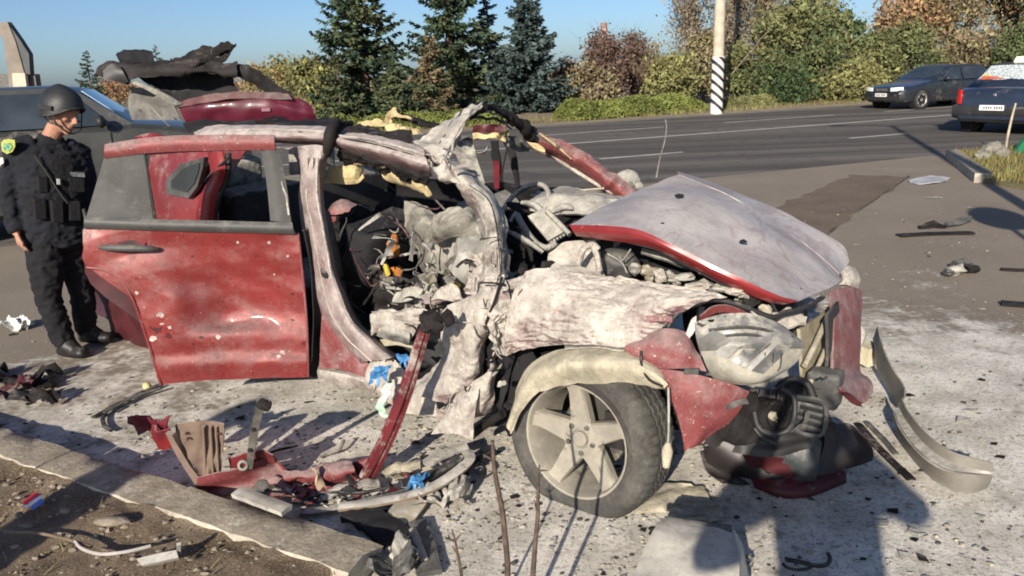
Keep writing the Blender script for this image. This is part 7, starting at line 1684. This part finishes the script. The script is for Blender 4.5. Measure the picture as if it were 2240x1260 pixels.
# grooved white strip, trims, boards
def strip(name, pts, w, m, label, thick=.012, grooves=0, cat='car part', amp=.003):
    P_ = [G(*p) for p in pts]; b = MB(); L0, L1 = [], []
    for i, p in enumerate(P_):
        d = (P_[min(i + 1, len(P_) - 1)] - P_[max(i - 1, 0)]); d.z = 0; d.normalize(); sd_ = Vector((-d.y, d.x, 0)) * w / 2
        L0.append(p + sd_); L1.append(p - sd_)
    b.sheet([L0, [(a + c) / 2 + Vector((0, 0, .004)) for a, c in zip(L0, L1)], L1], 18, 6, amp, 10, thick, pts[0][0])
    if not grooves: return thing(b.build(name, m, smooth=45), label, cat)
    root = group_thing(name, P_[0], label, cat); b.build('strip', m, root, smooth=45)
    for g_ in range(grooves):
        f_ = (g_ + 1) / (grooves + 1)
        b = MB(); b.tube([a.lerp(c, f_) + Vector((0, 0, .004)) for a, c in zip(L0, L1)], .004, 5, samples=14); b.build('groove', CHAR, root)
    return root
strip('grooved_strip', [(520, 1082, .14), (570, 1100, .14), (628, 1122, .13)], .055, mat('white_trim', (.36, .345, .31), .6, var=.3, vscale=9, dust=.3, dcol=(.42, .39, .33), soot=.12, sootscale=14), 'white grooved plastic strip below the red channel', .02, 3)
strip('trim_strip', [(660, 1122, .02), (700, 1120, .02), (760, 1106, .02)], .045, PALE2, 'pale flat trim at the left end of the debris heap')
strip('yellow_board', [(850, 1172, .015), (880, 1130, .02), (905, 1098, .02)], .13, mat('yellowed_board', (.40, .35, .22), .8, var=.25, vscale=9, dust=.3), 'yellowed board scrap pointing at the kerb end')
strip('window_trim', [(742, 1112, .05), (820, 1102, .06), (900, 1086, .07), (960, 1062, .08), (1000, 1036, .09), (1026, 1010, .10), (1022, 990, .10)], .05, mat('brown_trim', (.17, .13, .095), .6, var=.3, dust=.35), 'long curved brown window trim sweeping through the debris heap', .012)
wt = strip('window_glass_edge', [(880, 1060, .06), (930, 1046, .07), (975, 1026, .09), (1006, 1004, .11)], .05, M_black, 'black curved rubber edge inside the debris heap', .014)
strip('window_glass_edge', [(1010, 1040, .05), (1040, 1010, .06), (1060, 1000, .06), (1074, 990, .06)], .028, CHAR, 'short burnt rubber end beside the tall twig', .01)
strip('pale_panel', [(930, 1020, .06), (960, 1000, .07), (1000, 985, .08), (1022, 976, .09)], .07, PALE2, 'pale curved panel at the right of the debris heap', .01)
strip('pale_panel', [(710, 1088, .03), (760, 1068, .04), (830, 1056, .04)], .05, PALE, 'pale torn strip under the foot of the door post', .01, amp=.01)
strip('pale_panel', [(840, 1040, .05), (870, 1025, .06), (920, 1020, .06)], .05, CREAM, 'cream scrap above the blue glove in the heap', .012, amp=.012)
strip('brown_tongue', [(686, 1030, .13), (694, 1050, .08), (704, 1074, .04), (712, 1096, .01)], .035, mat('tan_trim', (.36, .27, .18), .6, var=.25), 'curled tan trim standing in the debris heap', .008)
strip('steel_tongue', [(758, 1040, .09), (770, 1064, .05), (766, 1090, .01)], .02, CHAR, 'dark curled strip right of the tan trim', .008)
strip('dark_board', [(905, 1150, .01), (925, 1200, .01), (940, 1262, .01)], .09, GREYP, 'dark grey strip pointing to the lower picture edge', .02)
strip('dark_board', [(770, 1128, .015), (820, 1150, .015), (880, 1188, .015)], .12, INNER, 'black plastic tray lying along the kerb end', .03, amp=.02)
strip('white_sliver', [(902, 1160, .03), (915, 1192, .03), (928, 1228, .03)], .022, PALE2, 'thin pale sliver on the dark grey strip', .01)
for i, (u, v, z, s, m_, lb_) in enumerate(((1000, 1090, .02, .05, PALE2, 'crumpled pale wire bundle right of the curved trim'), (950, 1100, .02, .045, PALE, 'crumpled pale rag left of the wire bundle'), (880, 1228, .015, .05, PALE2, 'white shard at the broken kerb end'), (860, 1246, .015, .07, GREYP, 'grey lump at the broken kerb end'), (40, 716, .02, .07, mat('white_rag', (.62, .62, .58), .9), 'white rag lying left of the policeman'))):
    b = MB(); b.sheet([[G(u, v, z) + Vector((s * (x - 1) * 1.3, s * (y - 1), .03 + .03 * ((x * y) % 2))) for x in range(3)] for y in range(3)], 12, 12, .05, 16, .004, i, sharp=True); thing(b.build('rag', m_, smooth=50), lb_, 'debris')
# heap of small torn pieces between trim and post
rnd = random.Random(21)
hp = MB()
for i in range(70):
    u, v = rnd.uniform(640, 1010), 0
    v = 1100 - (u - 640) * .16 + rnd.gauss(0, 18)
    c = G(u, v, .012 + abs(rnd.gauss(0, .012))); s = rnd.uniform(.012, .045); a0 = rnd.uniform(0, 6)
    hp.plate([c + Vector((s * math.cos(a0 + j * 1.4) * rnd.uniform(.5, 1.3), s * .8 * math.sin(a0 + j * 1.4) * rnd.uniform(.5, 1.3), rnd.uniform(-.01, .025))) for j in range(4)], .005, mi=rnd.choice((0, 0, 1, 2, 3)))
o = hp.build('debris_heap', [PALE2, CHAR, CREAM, RED_DARK], smooth=None); tag(o, 'heap of small torn scraps below the door post', 'debris', kind='stuff')
# blue rubber gloves
BLUE = mat('blue_glove', (.045, .165, .36), .5, var=.25, vscale=20)
def glove(pts, label, s):
    root = MB(); c = pts[0]
    b = MB(); d = (pts[1] - pts[0])
    e1 = Vector((s, -s * .1, s * .2)); m_ = pts[0].lerp(pts[1], .5) + Vector((0, -s * .5, s * .3))
    b.sheet([[pts[0] - e1 * .8, pts[0] + Vector((0, -s * .3, 0)), pts[0] + e1 * .8], [m_ - e1 * 1.1, m_, m_ + e1], [pts[1] - e1, pts[1], pts[1] + e1 * 1.1]], 12, 12, s * .35, 30, .004, c.x * 9, sharp=True)
    for k in range(3):
        st_ = pts[1] + e1 * (k - 1) * .7; e = st_ + Vector((s * (k - 1) * .5, -s * .2, -s * (.7 + .35 * (k % 2))))
        b.tube([st_, st_.lerp(e, .5) + Vector((0, -s * .15, 0)), e], [s * .26, s * .22, s * .08], 6, flat=.4, samples=6)
    b.jitter(s * .25, 26, c.x)
    thing(b.build('blue_glove', BLUE, smooth=50), label, 'glove')
glove([S(842, 800, -.16), S(826, 826, -.18)], 'blue rubber glove draped on the end of the rocker panel', .040)
glove([S(878, 774, -.10), S(886, 790, -.12)], 'small blue glove scrap inside the door opening', .026)
glove([G(926, 1036, .11), G(908, 1058, .10)], 'blue rubber glove on the curved trim in the heap', .036)
b = MB(); b.sheet([[S(840, 840, -.14), S(856, 838, -.14)], [S(832, 870, -.16), S(850, 870, -.16)], [S(830, 912, -.18), S(846, 914, -.18)]], 8, 12, .02, 20, .004, 2)
thing(b.build('white_label', mat('white_green_paper', (.60, .66, .60), .7, var=.2, vscale=14, base2=(.30, .52, .36)), smooth=50), 'white and green paper hanging below the blue glove', 'paper')
# fallen grey bumper trim at the right
bt = group_thing('bumper_trim', G(2040, 1010, 0), 'long curved grey bumper trim lying on the powdered ground', 'car part')
TRIM = mat('trim_grey', (.17, .16, .14), .5, var=.12, vscale=4, dust=.30, dcol=(.34, .31, .27), dsoft=.4)
gpanel('upper_blade', [[(1922, 714, .30), (1928, 740, .28), (1946, 790, .24), (1978, 842, .20), (1982, 866, .19)], [(1915, 735, .22), (1922, 770, .2), (1940, 815, .16), (1962, 855, .13), (1972, 880, .12)], [(1912, 740, .12), (1920, 800, .08), (1938, 840, .04), (1956, 870, .02), (1966, 892, .02)]], TRIM, 20, 10, .002, 6, .008, 1, bt)
r0_ = [(1974, 872, .20), (1990, 903, .19), (2030, 950, .18), (2080, 985, .17), (2130, 1001, .16), (2172, 1012, .15)]
r1_ = [(1968, 893, .15), (1986, 924, .14), (2024, 972, .13), (2076, 1010, .12), (2128, 1026, .11), (2172, 1032, .11)]
r2_ = [(1958, 902, .14), (1972, 938, .13), (2012, 990, .12), (2066, 1026, .11), (2124, 1036, .10), (2170, 1036, .10)]
r3_ = [(1957, 918, .07), (1972, 956, .06), (2016, 1010, .05), (2072, 1048, .05), (2126, 1060, .05), (2164, 1052, .05)]
r4_ = [(1962, 934, .01), (1980, 974, .01), (2024, 1030, .01), (2078, 1066, .01), (2126, 1076, .01), (2156, 1064, .01)]
gpanel('inner_blade', [r0_, [((a[0] + c[0]) / 2, (a[1] + c[1]) / 2, (a[2] + c[2]) / 2) for a, c in zip(r0_, r1_)], r1_], TRIM, 30, 8, .001, 6, .006, 2, bt)
gpanel('shelf', [r1_, r2_], PALE2, 30, 4, .001, 6, .006, 3, bt)
gpanel('front_face', [r2_, r3_, r4_], TRIM, 30, 10, .001, 6, .008, 4, bt)
strip('thin_strip', [(1876, 928, .012), (1920, 980, .012), (1994, 1052, .012)], .035, CHAR, 'thin black strip on the ground left of the grey bumper trim', .008)
strip('thin_strip', [(1895, 925, .010), (1930, 960, .010), (1960, 995, .010)], .025, GREYP, 'thin grey strip parallel to the thin black one', .006)
b = MB(); b.box(G(1896, 770, .10), (.13, .16, .10), Matrix.Rotation(R(20), 3, 'Z'), taper=.85).jitter(.012, 12); thing(b.build('foam_block', mat('foam_cream', (.55, .50, .36), .9, var=.15, bump=.4), smooth=None), 'cream foam block between grille surround and grey trim', 'debris')
# pale plastic container by the lower edge
pc_ = group_thing('plastic_container', G(1500, 1250, 0), 'pale dusty plastic container at the lower picture edge', 'container')
MILK = mat('milky_plastic', (.46, .445, .41), .4, var=.15, vscale=6, dust=.45, dcol=(.58, .55, .47), dscale=3, dsoft=.5)
def cont(u, v, z): return G(u, v, z)
gpanel('top_face', [[(1448, 1140, .22), (1500, 1148, .22), (1560, 1152, .22), (1604, 1156, .21)], [(1428, 1175, .225), (1490, 1180, .23), (1560, 1185, .23), (1610, 1190, .21)], [(1400, 1225, .22), (1470, 1232, .23), (1550, 1240, .23), (1614, 1245, .21)], [(1380, 1275, .21), (1460, 1285, .22), (1540, 1290, .22), (1616, 1295, .2)]], MILK, 20, 20, .012, 5, .006, 5, pc_)
gpanel('side_face', [[(1604, 1156, .21), (1612, 1215, .21), (1616, 1295, .2)], [(1626, 1200, .10), (1640, 1260, .1), (1640, 1330, .1)], [(1622, 1245, .0), (1640, 1300, .0), (1640, 1390, .0)]], MILK, 10, 10, .006, 5, .006, 6, pc_)
gpanel('back_face', [[(1448, 1140, .22), (1520, 1150, .22), (1604, 1156, .21)], [(1462, 1190, .0), (1540, 1200, .0), (1622, 1245, .0)]], MILK, 10, 6, .004, 5, .006, 7, pc_)
grod('dark_rim', [(1454, 1138, .225), (1520, 1148, .225), (1600, 1158, .215)], .016, GREYP, pc_, samples=14)
b = MB(); b.rock(G(1432, 1162, .22), (.022, .014, .014), 2, 2, .5); b.build('torn_tab', CHAR, pc_)
# coil and scraps in the photographer's shadow
cl = MB(); cc = G(1740, 1230, .02)
cl.tube([cc + Vector((.06 * math.cos(t) + .01 * t, .035 * math.sin(t), .012 + .01 * math.sin(2 * t))) for t in [i * .3 + 2.6 for i in range(15)]], [.008] * 15, 6)
cl.tube([cc + Vector((.05 * math.cos(t), .03 * math.sin(t) - .02, .006)) for t in [i * .3 + 2.9 for i in range(11)]], [.006] * 11, 6)
thing(cl.build('hose_coil', M_black, smooth=60), 'short black hose coil in the photographer shadow', 'hose')
b = MB(); b.tube([G(1615, 1240, .015) + Vector((.05 * math.cos(t), .03 * math.sin(t), .004 * t)) for t in [i * .5 for i in range(16)]], .006, 6); thing(b.build('spring', STEEL, smooth=60), 'small steel spring beside the plastic container', 'spring')
for i, (u, v, s, m_, lb_) in enumerate(((1465, 1090, .16, CREAM, 'flat cream board lying right of the front wheel'), (1520, 1120, .10, CREAM, 'broken cream board piece by the plastic container'))):
    b = MB(); c = G(u, v, .02); b.sheet([[c + Vector((s * x, s * y * .6, .012 * ((x + y) % 2))) for x in (-1, 0, 1)] for y in (-1, 0, 1)], 14, 10, .012, 9, .012, i, rag=.015, holes=.05); thing(b.build('broken_board', m_, smooth=45), lb_, 'debris')
# twigs growing up at the verge
def twig(pts, r, label, seed):
    rn = random.Random(seed); b = MB(); P_ = [Vector(p) for p in pts]
    b.tube(P_, r, 6, samples=24, wob=.004)
    root = group_thing('twig', P_[0], label, 'twig'); b.build('stem', mat('twig_bark', (.085, .06, .045), .85, var=.4, vscale=30, bump=.5, bscale=80), root, smooth=60)
    for i in range(5):
        t = rn.uniform(.45, .98); p = crom(P_, t); e = p + Vector((rn.uniform(-.03, .03), rn.uniform(-.015, .015), rn.uniform(.005, .03)))
        b = MB(); b.tube([p, e], [.004, .0015], 5); b.build('side_shoot', MATS['twig_bark'], root)
def low_at(u, v, Y): return D(u, v, Y)
twig([D(1112, 1420, 1.95), D(1112, 1260, 1.97), D(1100, 1130, 2.0), D(1084, 1040, 2.02), D(1076, 966, 2.03)], [.010, .009, .0085, .007, .0055], 'tall dark twig rising left of the front wheel', 1)
twig([D(1160, 1430, 1.9), D(1166, 1260, 1.92), D(1174, 1120, 1.95), D(1178, 1016, 1.97)], [.009, .008, .006, .0025], 'tall dark twig rising right before the front wheel', 2)
twig([D(1024, 1420, 1.9), D(1010, 1262, 1.92), D(998, 1200, 1.93), D(988, 1158, 1.94)], [.006, .005, .004, .002], 'short thin twig at the lower picture edge', 3)
# left-hand scraps on the ground
strip('wiper_blade', [(205, 916, .02), (270, 880, .02), (345, 846, .02)], .02, M_black, 'long black wiper blade lying behind the kerb', .012)
strip('wiper_blade', [(228, 905, .03), (290, 872, .03), (350, 852, .03)], .014, GREYP, 'thin wiper arm beside the long black blade', .010)
b = MB(); b.tube([G(u, v, .02) for u, v in ((244, 942), (228, 930), (226, 910), (244, 890), (262, 884))], .013, 6, samples=20, flat=.6); thing(b.build('rubber_hook', M_black, smooth=60), 'hooked black rubber strip left of the torn wing', 'debris')
b = MB(); b.tube([G(330, 1000, .02) + Vector((.035 * math.cos(t), .03 * math.sin(t), .01)) for t in [i * .45 for i in range(12)]], .008, 6); thing(b.build('wire_loop', PALE2, smooth=60), 'small pale wire loop below the red flange', 'wire')
b = MB(); b.rock(G(322, 846, .03), (.03, .025, .03), 3, 2, .4); thing(b.build('yellow_scrap', mat('yellow_lump', (.50, .46, .22), .8), smooth=60), 'small yellow lump behind the wiper blades', 'debris')
dk = group_thing('dark_scrap', G(40, 850, 0), 'dark tangled scrap heap at the left edge near the policeman', 'debris')
for i in range(9):
    u, v = rnd.uniform(-40, 110), rnd.uniform(815, 872); b = MB(); c = G(u, v, .04)
    b.sheet([[c + Vector((.09 * x, .05 * y, .03 * rnd.random())) for x in (-1, 0, 1)] for y in (-1, 0, 1)], 8, 8, .05, 10, .006, i, rag=.02); b.build('shard', rnd.choice((CHAR, MAROON, M_black)), dk, smooth=45)
pp = group_thing('torn_packet', G(80, 1092, .11), 'torn red, white and blue packet on the soil', 'packet')
def soilpt(u, v, h=.13): return G(u, v, h)
b = MB(); b.plate([soilpt(48, 1100, .125), soilpt(76, 1078, .135), soilpt(92, 1082, .14), soilpt(60, 1106, .125)], .003); b.build('red_band', mat('packet_red', (.55, .03, .04), .5), pp, smooth=None)
b = MB(); b.plate([soilpt(52, 1108, .122), soilpt(92, 1083, .14), soilpt(94, 1088, .14), soilpt(56, 1112, .122)], .003); b.build('white_band', mat('packet_white', (.65, .65, .66), .5), pp, smooth=None)
b = MB(); b.plate([soilpt(66, 1110, .122), soilpt(90, 1092, .135), soilpt(98, 1098, .135), soilpt(72, 1116, .122)], .003); b.build('blue_band', mat('packet_blue', (.07, .14, .40), .5), pp, smooth=None)
# cable and scraps on the soil
b = MB(); b.tube([G(u, v, .13) for u, v in ((165, 1184), (180, 1200), (220, 1212), (270, 1208), (315, 1198), (330, 1194))], .007, 6, samples=28); thing(b.build('soil_cable', mat('cable_grey', (.30, .28, .26), .6), smooth=60), 'pale cable curving over the soil', 'cable')
b = MB(); b.tube([G(u, v, .125) for u, v in ((20, 1164), (80, 1166), (140, 1178), (200, 1196))], .006, 6, samples=24); thing(b.build('soil_cable', mat('cable_brown', (.14, .10, .07), .7), smooth=60), 'thin brown stick left of the pale cable', 'stick')
gb = group_thing('grey_bracket', G(350, 1225, .1), 'bent grey bracket lying on the soil', 'car part')
gpanel('flat', [[(300, 1226, .12), (345, 1216, .125), (388, 1208, .13)], [(312, 1240, .11), (350, 1234, .115), (392, 1224, .12)]], mat('bracket_grey', (.20, .19, .18), .6, var=.2, dust=.4), 12, 5, .004, 8, .012, 1, gb)
gpanel('upright', [[(386, 1188, .17), (396, 1186, .17)], [(390, 1208, .12), (398, 1208, .12)]], MATS['bracket_grey'], 4, 5, .002, 8, .012, 2, gb)
STONE = mat('pebble', (.22, .185, .145), .9, var=.35, vscale=9, bump=.4)
for i, (u, v, s, lb_) in enumerate(((245, 1140, .0, 'long pale mortar lump on the soil by the kerb joint'), (142, 1118, .0, 'small pale stone in the dark shadow on the soil'), (60, 1150, .0, 'pale flat stone left of the dark shadow'))):
    b = MB(); sz = ((.085, .026, .016), (.02, .014, .012), (.03, .02, .012))[i]; b.rock(G(u, v, .125), sz, i + 3, 2, .4)
    thing(b.build('stone', STONE, smooth=None), lb_, 'stone')
rnd = random.Random(77)
pb2 = MB()
for i in range(900):       # gravel in the soil
    s = rnd.uniform(-1.6, klen); y = .20 + abs(rnd.gauss(0, .5)); p = K0 + kdir * s + kin * y; p.z = .092
    r_ = abs(rnd.gauss(.003, .0045)) + .002; pb2.rock(p, (r_ * 1.5, r_, r_ * .7), i, 1, .8)
tag(pb2.build('gravel', STONE, smooth=None), 'small stones scattered in the foreground soil', 'gravel', kind='stuff')
gb2 = MB()
for i in range(1500):      # dry grass and leaf litter on the soil
    s = rnd.uniform(-1.8, klen - .02); y = .19 + abs(rnd.gauss(0, .45)); p = K0 + kdir * s + kin * y; p.z = .092
    if noise.noise(p * 3) < -.05: continue
    a = rnd.uniform(0, 6.28); L_ = rnd.uniform(.015, .06); d = Vector((math.cos(a), math.sin(a), rnd.uniform(.05, .7))) * L_; w_ = Vector((-d.y, d.x, 0)).normalized() * rnd.uniform(.001, .004)
    gb2.add([p - w_, p + w_, p + d], [(0, 1, 2)])
tag(gb2.build('litter', mat('dry_grass', (.22, .165, .09), .9, var=.3, island=.7), smooth=None, fix=False), 'dry grass and leaf litter on the foreground soil', 'litter', kind='stuff')
# loose fragments on the lay-by (too many and small to count)
frm = MB()
for i in range(5200):
    if rnd.random() < .8: x, y = rnd.gauss(.2, 1.5), 3.1 + rnd.gauss(0, .8)
    else: x, y = rnd.uniform(-4, 6.5), rnd.uniform(2.2, 9)
    if (Vector((x, y, 0)) - K0).dot(kin) > -.02 and (Vector((x, y, 0)) - K0).dot(kdir) < klen + .1: continue
    r_ = abs(rnd.gauss(0, .004)) + .0022 + (rnd.random() < .03) * rnd.uniform(.008, .02); c = Vector((x, y, .004)); a0 = rnd.uniform(0, 6)
    if rnd.random() < .5 and r_ < .012: frm.rock(c, (r_ * 1.5, r_, r_ * .6), i, 1, .5, mi=rnd.choice((0, 0, 3, 3, 2)))
    else: frm.plate([c + Vector((1.6 * r_ * math.cos(a0 + j * 1.6) * rnd.uniform(.6, 1.4), 1.2 * r_ * math.sin(a0 + j * 1.6) * rnd.uniform(.6, 1.4), r_ * rnd.uniform(0, .7))) for j in range(4)], .003, mi=rnd.choice((0, 0, 2, 3, 0, 1)))
tag(frm.build('fragments', [PALE2, CHAR, mat('grit_dark', (.05, .045, .04), .9), CREAM], smooth=None), 'small fragments strewn over the lay-by', 'fragments', kind='stuff')
# pieces on the asphalt at the right
strip('long_strip', [(1965, 516, .012), (2040, 512, .012), (2128, 510, .012)], .10, CHAR, 'long dark strip lying on the asphalt under the round shadow', .012)
kn = group_thing('scrap_piece', G(2060, 495, 0), 'dark torn wing shaped scrap above the long strip', 'car part')
gpanel('dark_end', [[(2008, 494, .02), (2040, 488, .03), (2066, 492, .04)], [(2010, 500, .01), (2042, 499, .01), (2070, 499, .01)]], CHAR, 10, 4, .02, 6, .02, 1, kn)
gpanel('grey_end', [[(2064, 488, .05), (2096, 480, .05), (2124, 474, .05)], [(2072, 497, .01), (2100, 493, .01), (2122, 485, .01)]], GREYP, 10, 4, .01, 6, .02, 2, kn)
lm = group_thing('scrap_lump', G(2100, 595, 0), 'grey crumpled lump on the open asphalt', 'debris')
for i, (u, v, s) in enumerate(((2090, 590, .06), (2108, 580, .075), (2126, 588, .05), (2076, 596, .04))):
    b = MB(); b.rock(G(u, v, .04), (s * 1.2, s, s * .7), i, 2, .6); b.build('lump', (PALE2, GREYP, CHAR, GREYP)[i], lm, smooth=None)
strip('dark_sliver', [(2190, 590, .012), (2230, 592, .012), (2290, 590, .012)], .05, CHAR, 'dark sliver at the right edge beside the grey lump', .012)
strip('dark_sliver', [(2190, 665, .012), (2225, 668, .012), (2290, 674, .012)], .07, INNER, 'black sliver at the right edge on the powder', .02)
b = MB(); b.sheet([[G(1988, 394, .02), G(2010, 388, .05), G(2040, 386, .05), G(2078, 388, .03)], [G(1990, 400, .012), G(2020, 402, .02), (G(2050, 400, .02)), G(2070, 396, .012)]], 16, 6, .02, 3, .006, 3); thing(b.build('paper_sheet', mat('grey_sheet', (.36, .36, .38), .6), smooth=50), 'pale grey sheet lying on the asphalt near the kerb end', 'sheet')
strip('white_sliver', [(2026, 433, .01), (2045, 432, .01), (2062, 433, .01)], .03, PALE2, 'tiny white sliver right of the brown patch', .006)
# green board, stake and stones at the far right verge
gbd = G(2200, 345, .06)
b = MB(); b.plate([D(2188, 344, 13.1), D(2216, 338, 13.0), D(2246, 300, 13.0), D(2300, 240, 13.0), D(2320, 262, 13.0), D(2252, 330, 13.0), D(2218, 350, 13.1)], .10, (0, -1, .2)); thing(b.build('green_board', mat('green_paint', (.015, .14, .065), .5, var=.2), smooth=None), 'green painted board leaning at the right edge', 'board')
b = MB(); b.tube([G(2198, 338, .05), D(2204, 300, 13.5), D(2214, 255, 13.6), D(2222, 226, 13.65)], [.022, .022, .02, .015], 7, samples=10); thing(b.build('stake', mat('stake_wood', (.38, .33, .24), .85), smooth=60), 'pale wooden stake standing before the taxi', 'stake')
for i, (u, v, s, lb_) in enumerate(((2172, 330, .20, 'grey boulder left of the green board'), (2148, 342, .11, 'small dark stone left of the grey boulder'), (2192, 336, .12, 'small stone between boulder and green board'))):
    b = MB(); b.rock(G(u, v, .12), (s, s * .8, s * .75), i + 9, 3, .45); thing(b.build('boulder', mat('boulder_stone', (.19, .18, .15), .9, var=.3, vscale=6, bump=.4), smooth=60), lb_, 'boulder')
gg = MB()
for i in range(7000):      # dry grass on the right verge
    t, q_ = rnd.random(), rnd.random()
    p = (G(2085, 342) * (1 - t) + G(2150, 400) * t) * (1 - q_) + (G(2420, 316) * (1 - t) + G(2480, 445) * t) * q_
    p.z = .055; L_ = rnd.uniform(.04, .14); a = rnd.uniform(0, 6.28); d = Vector((math.cos(a) * .5, math.sin(a) * .5, 1)) * L_; w_ = Vector((math.sin(a), -math.cos(a), 0)) * .007
    gg.add([p - w_, p + w_, p + d], [(0, 1, 2)])
tag(gg.build('verge_grass', mat('verge_blades', (.17, .145, .055), .9, var=.3, island=.7), smooth=None, fix=False), 'short dry grass on the right verge', 'grass', kind='stuff')
g3 = MB()
for i in range(9000):      # weeds along the far road edge
    s = rnd.uniform(-14, 38); q_ = 23.6 + abs(rnd.gauss(0, 1.2)); p = road_pt(s, q_, .04)
    L_ = rnd.uniform(.05, .22); a = rnd.uniform(0, 6.28); d = Vector((math.cos(a) * .5, math.sin(a) * .5, 1)) * L_; w_ = Vector((math.sin(a), -math.cos(a), 0)) * .012
    g3.add([p - w_, p + w_, p + d], [(0, 1, 2)])
tag(g3.build('roadside_grass', mat('roadside_blades', (.17, .15, .06), .9, var=.3, island=.8), smooth=None, fix=False), 'short dry grass along the far road edge', 'grass', kind='stuff')
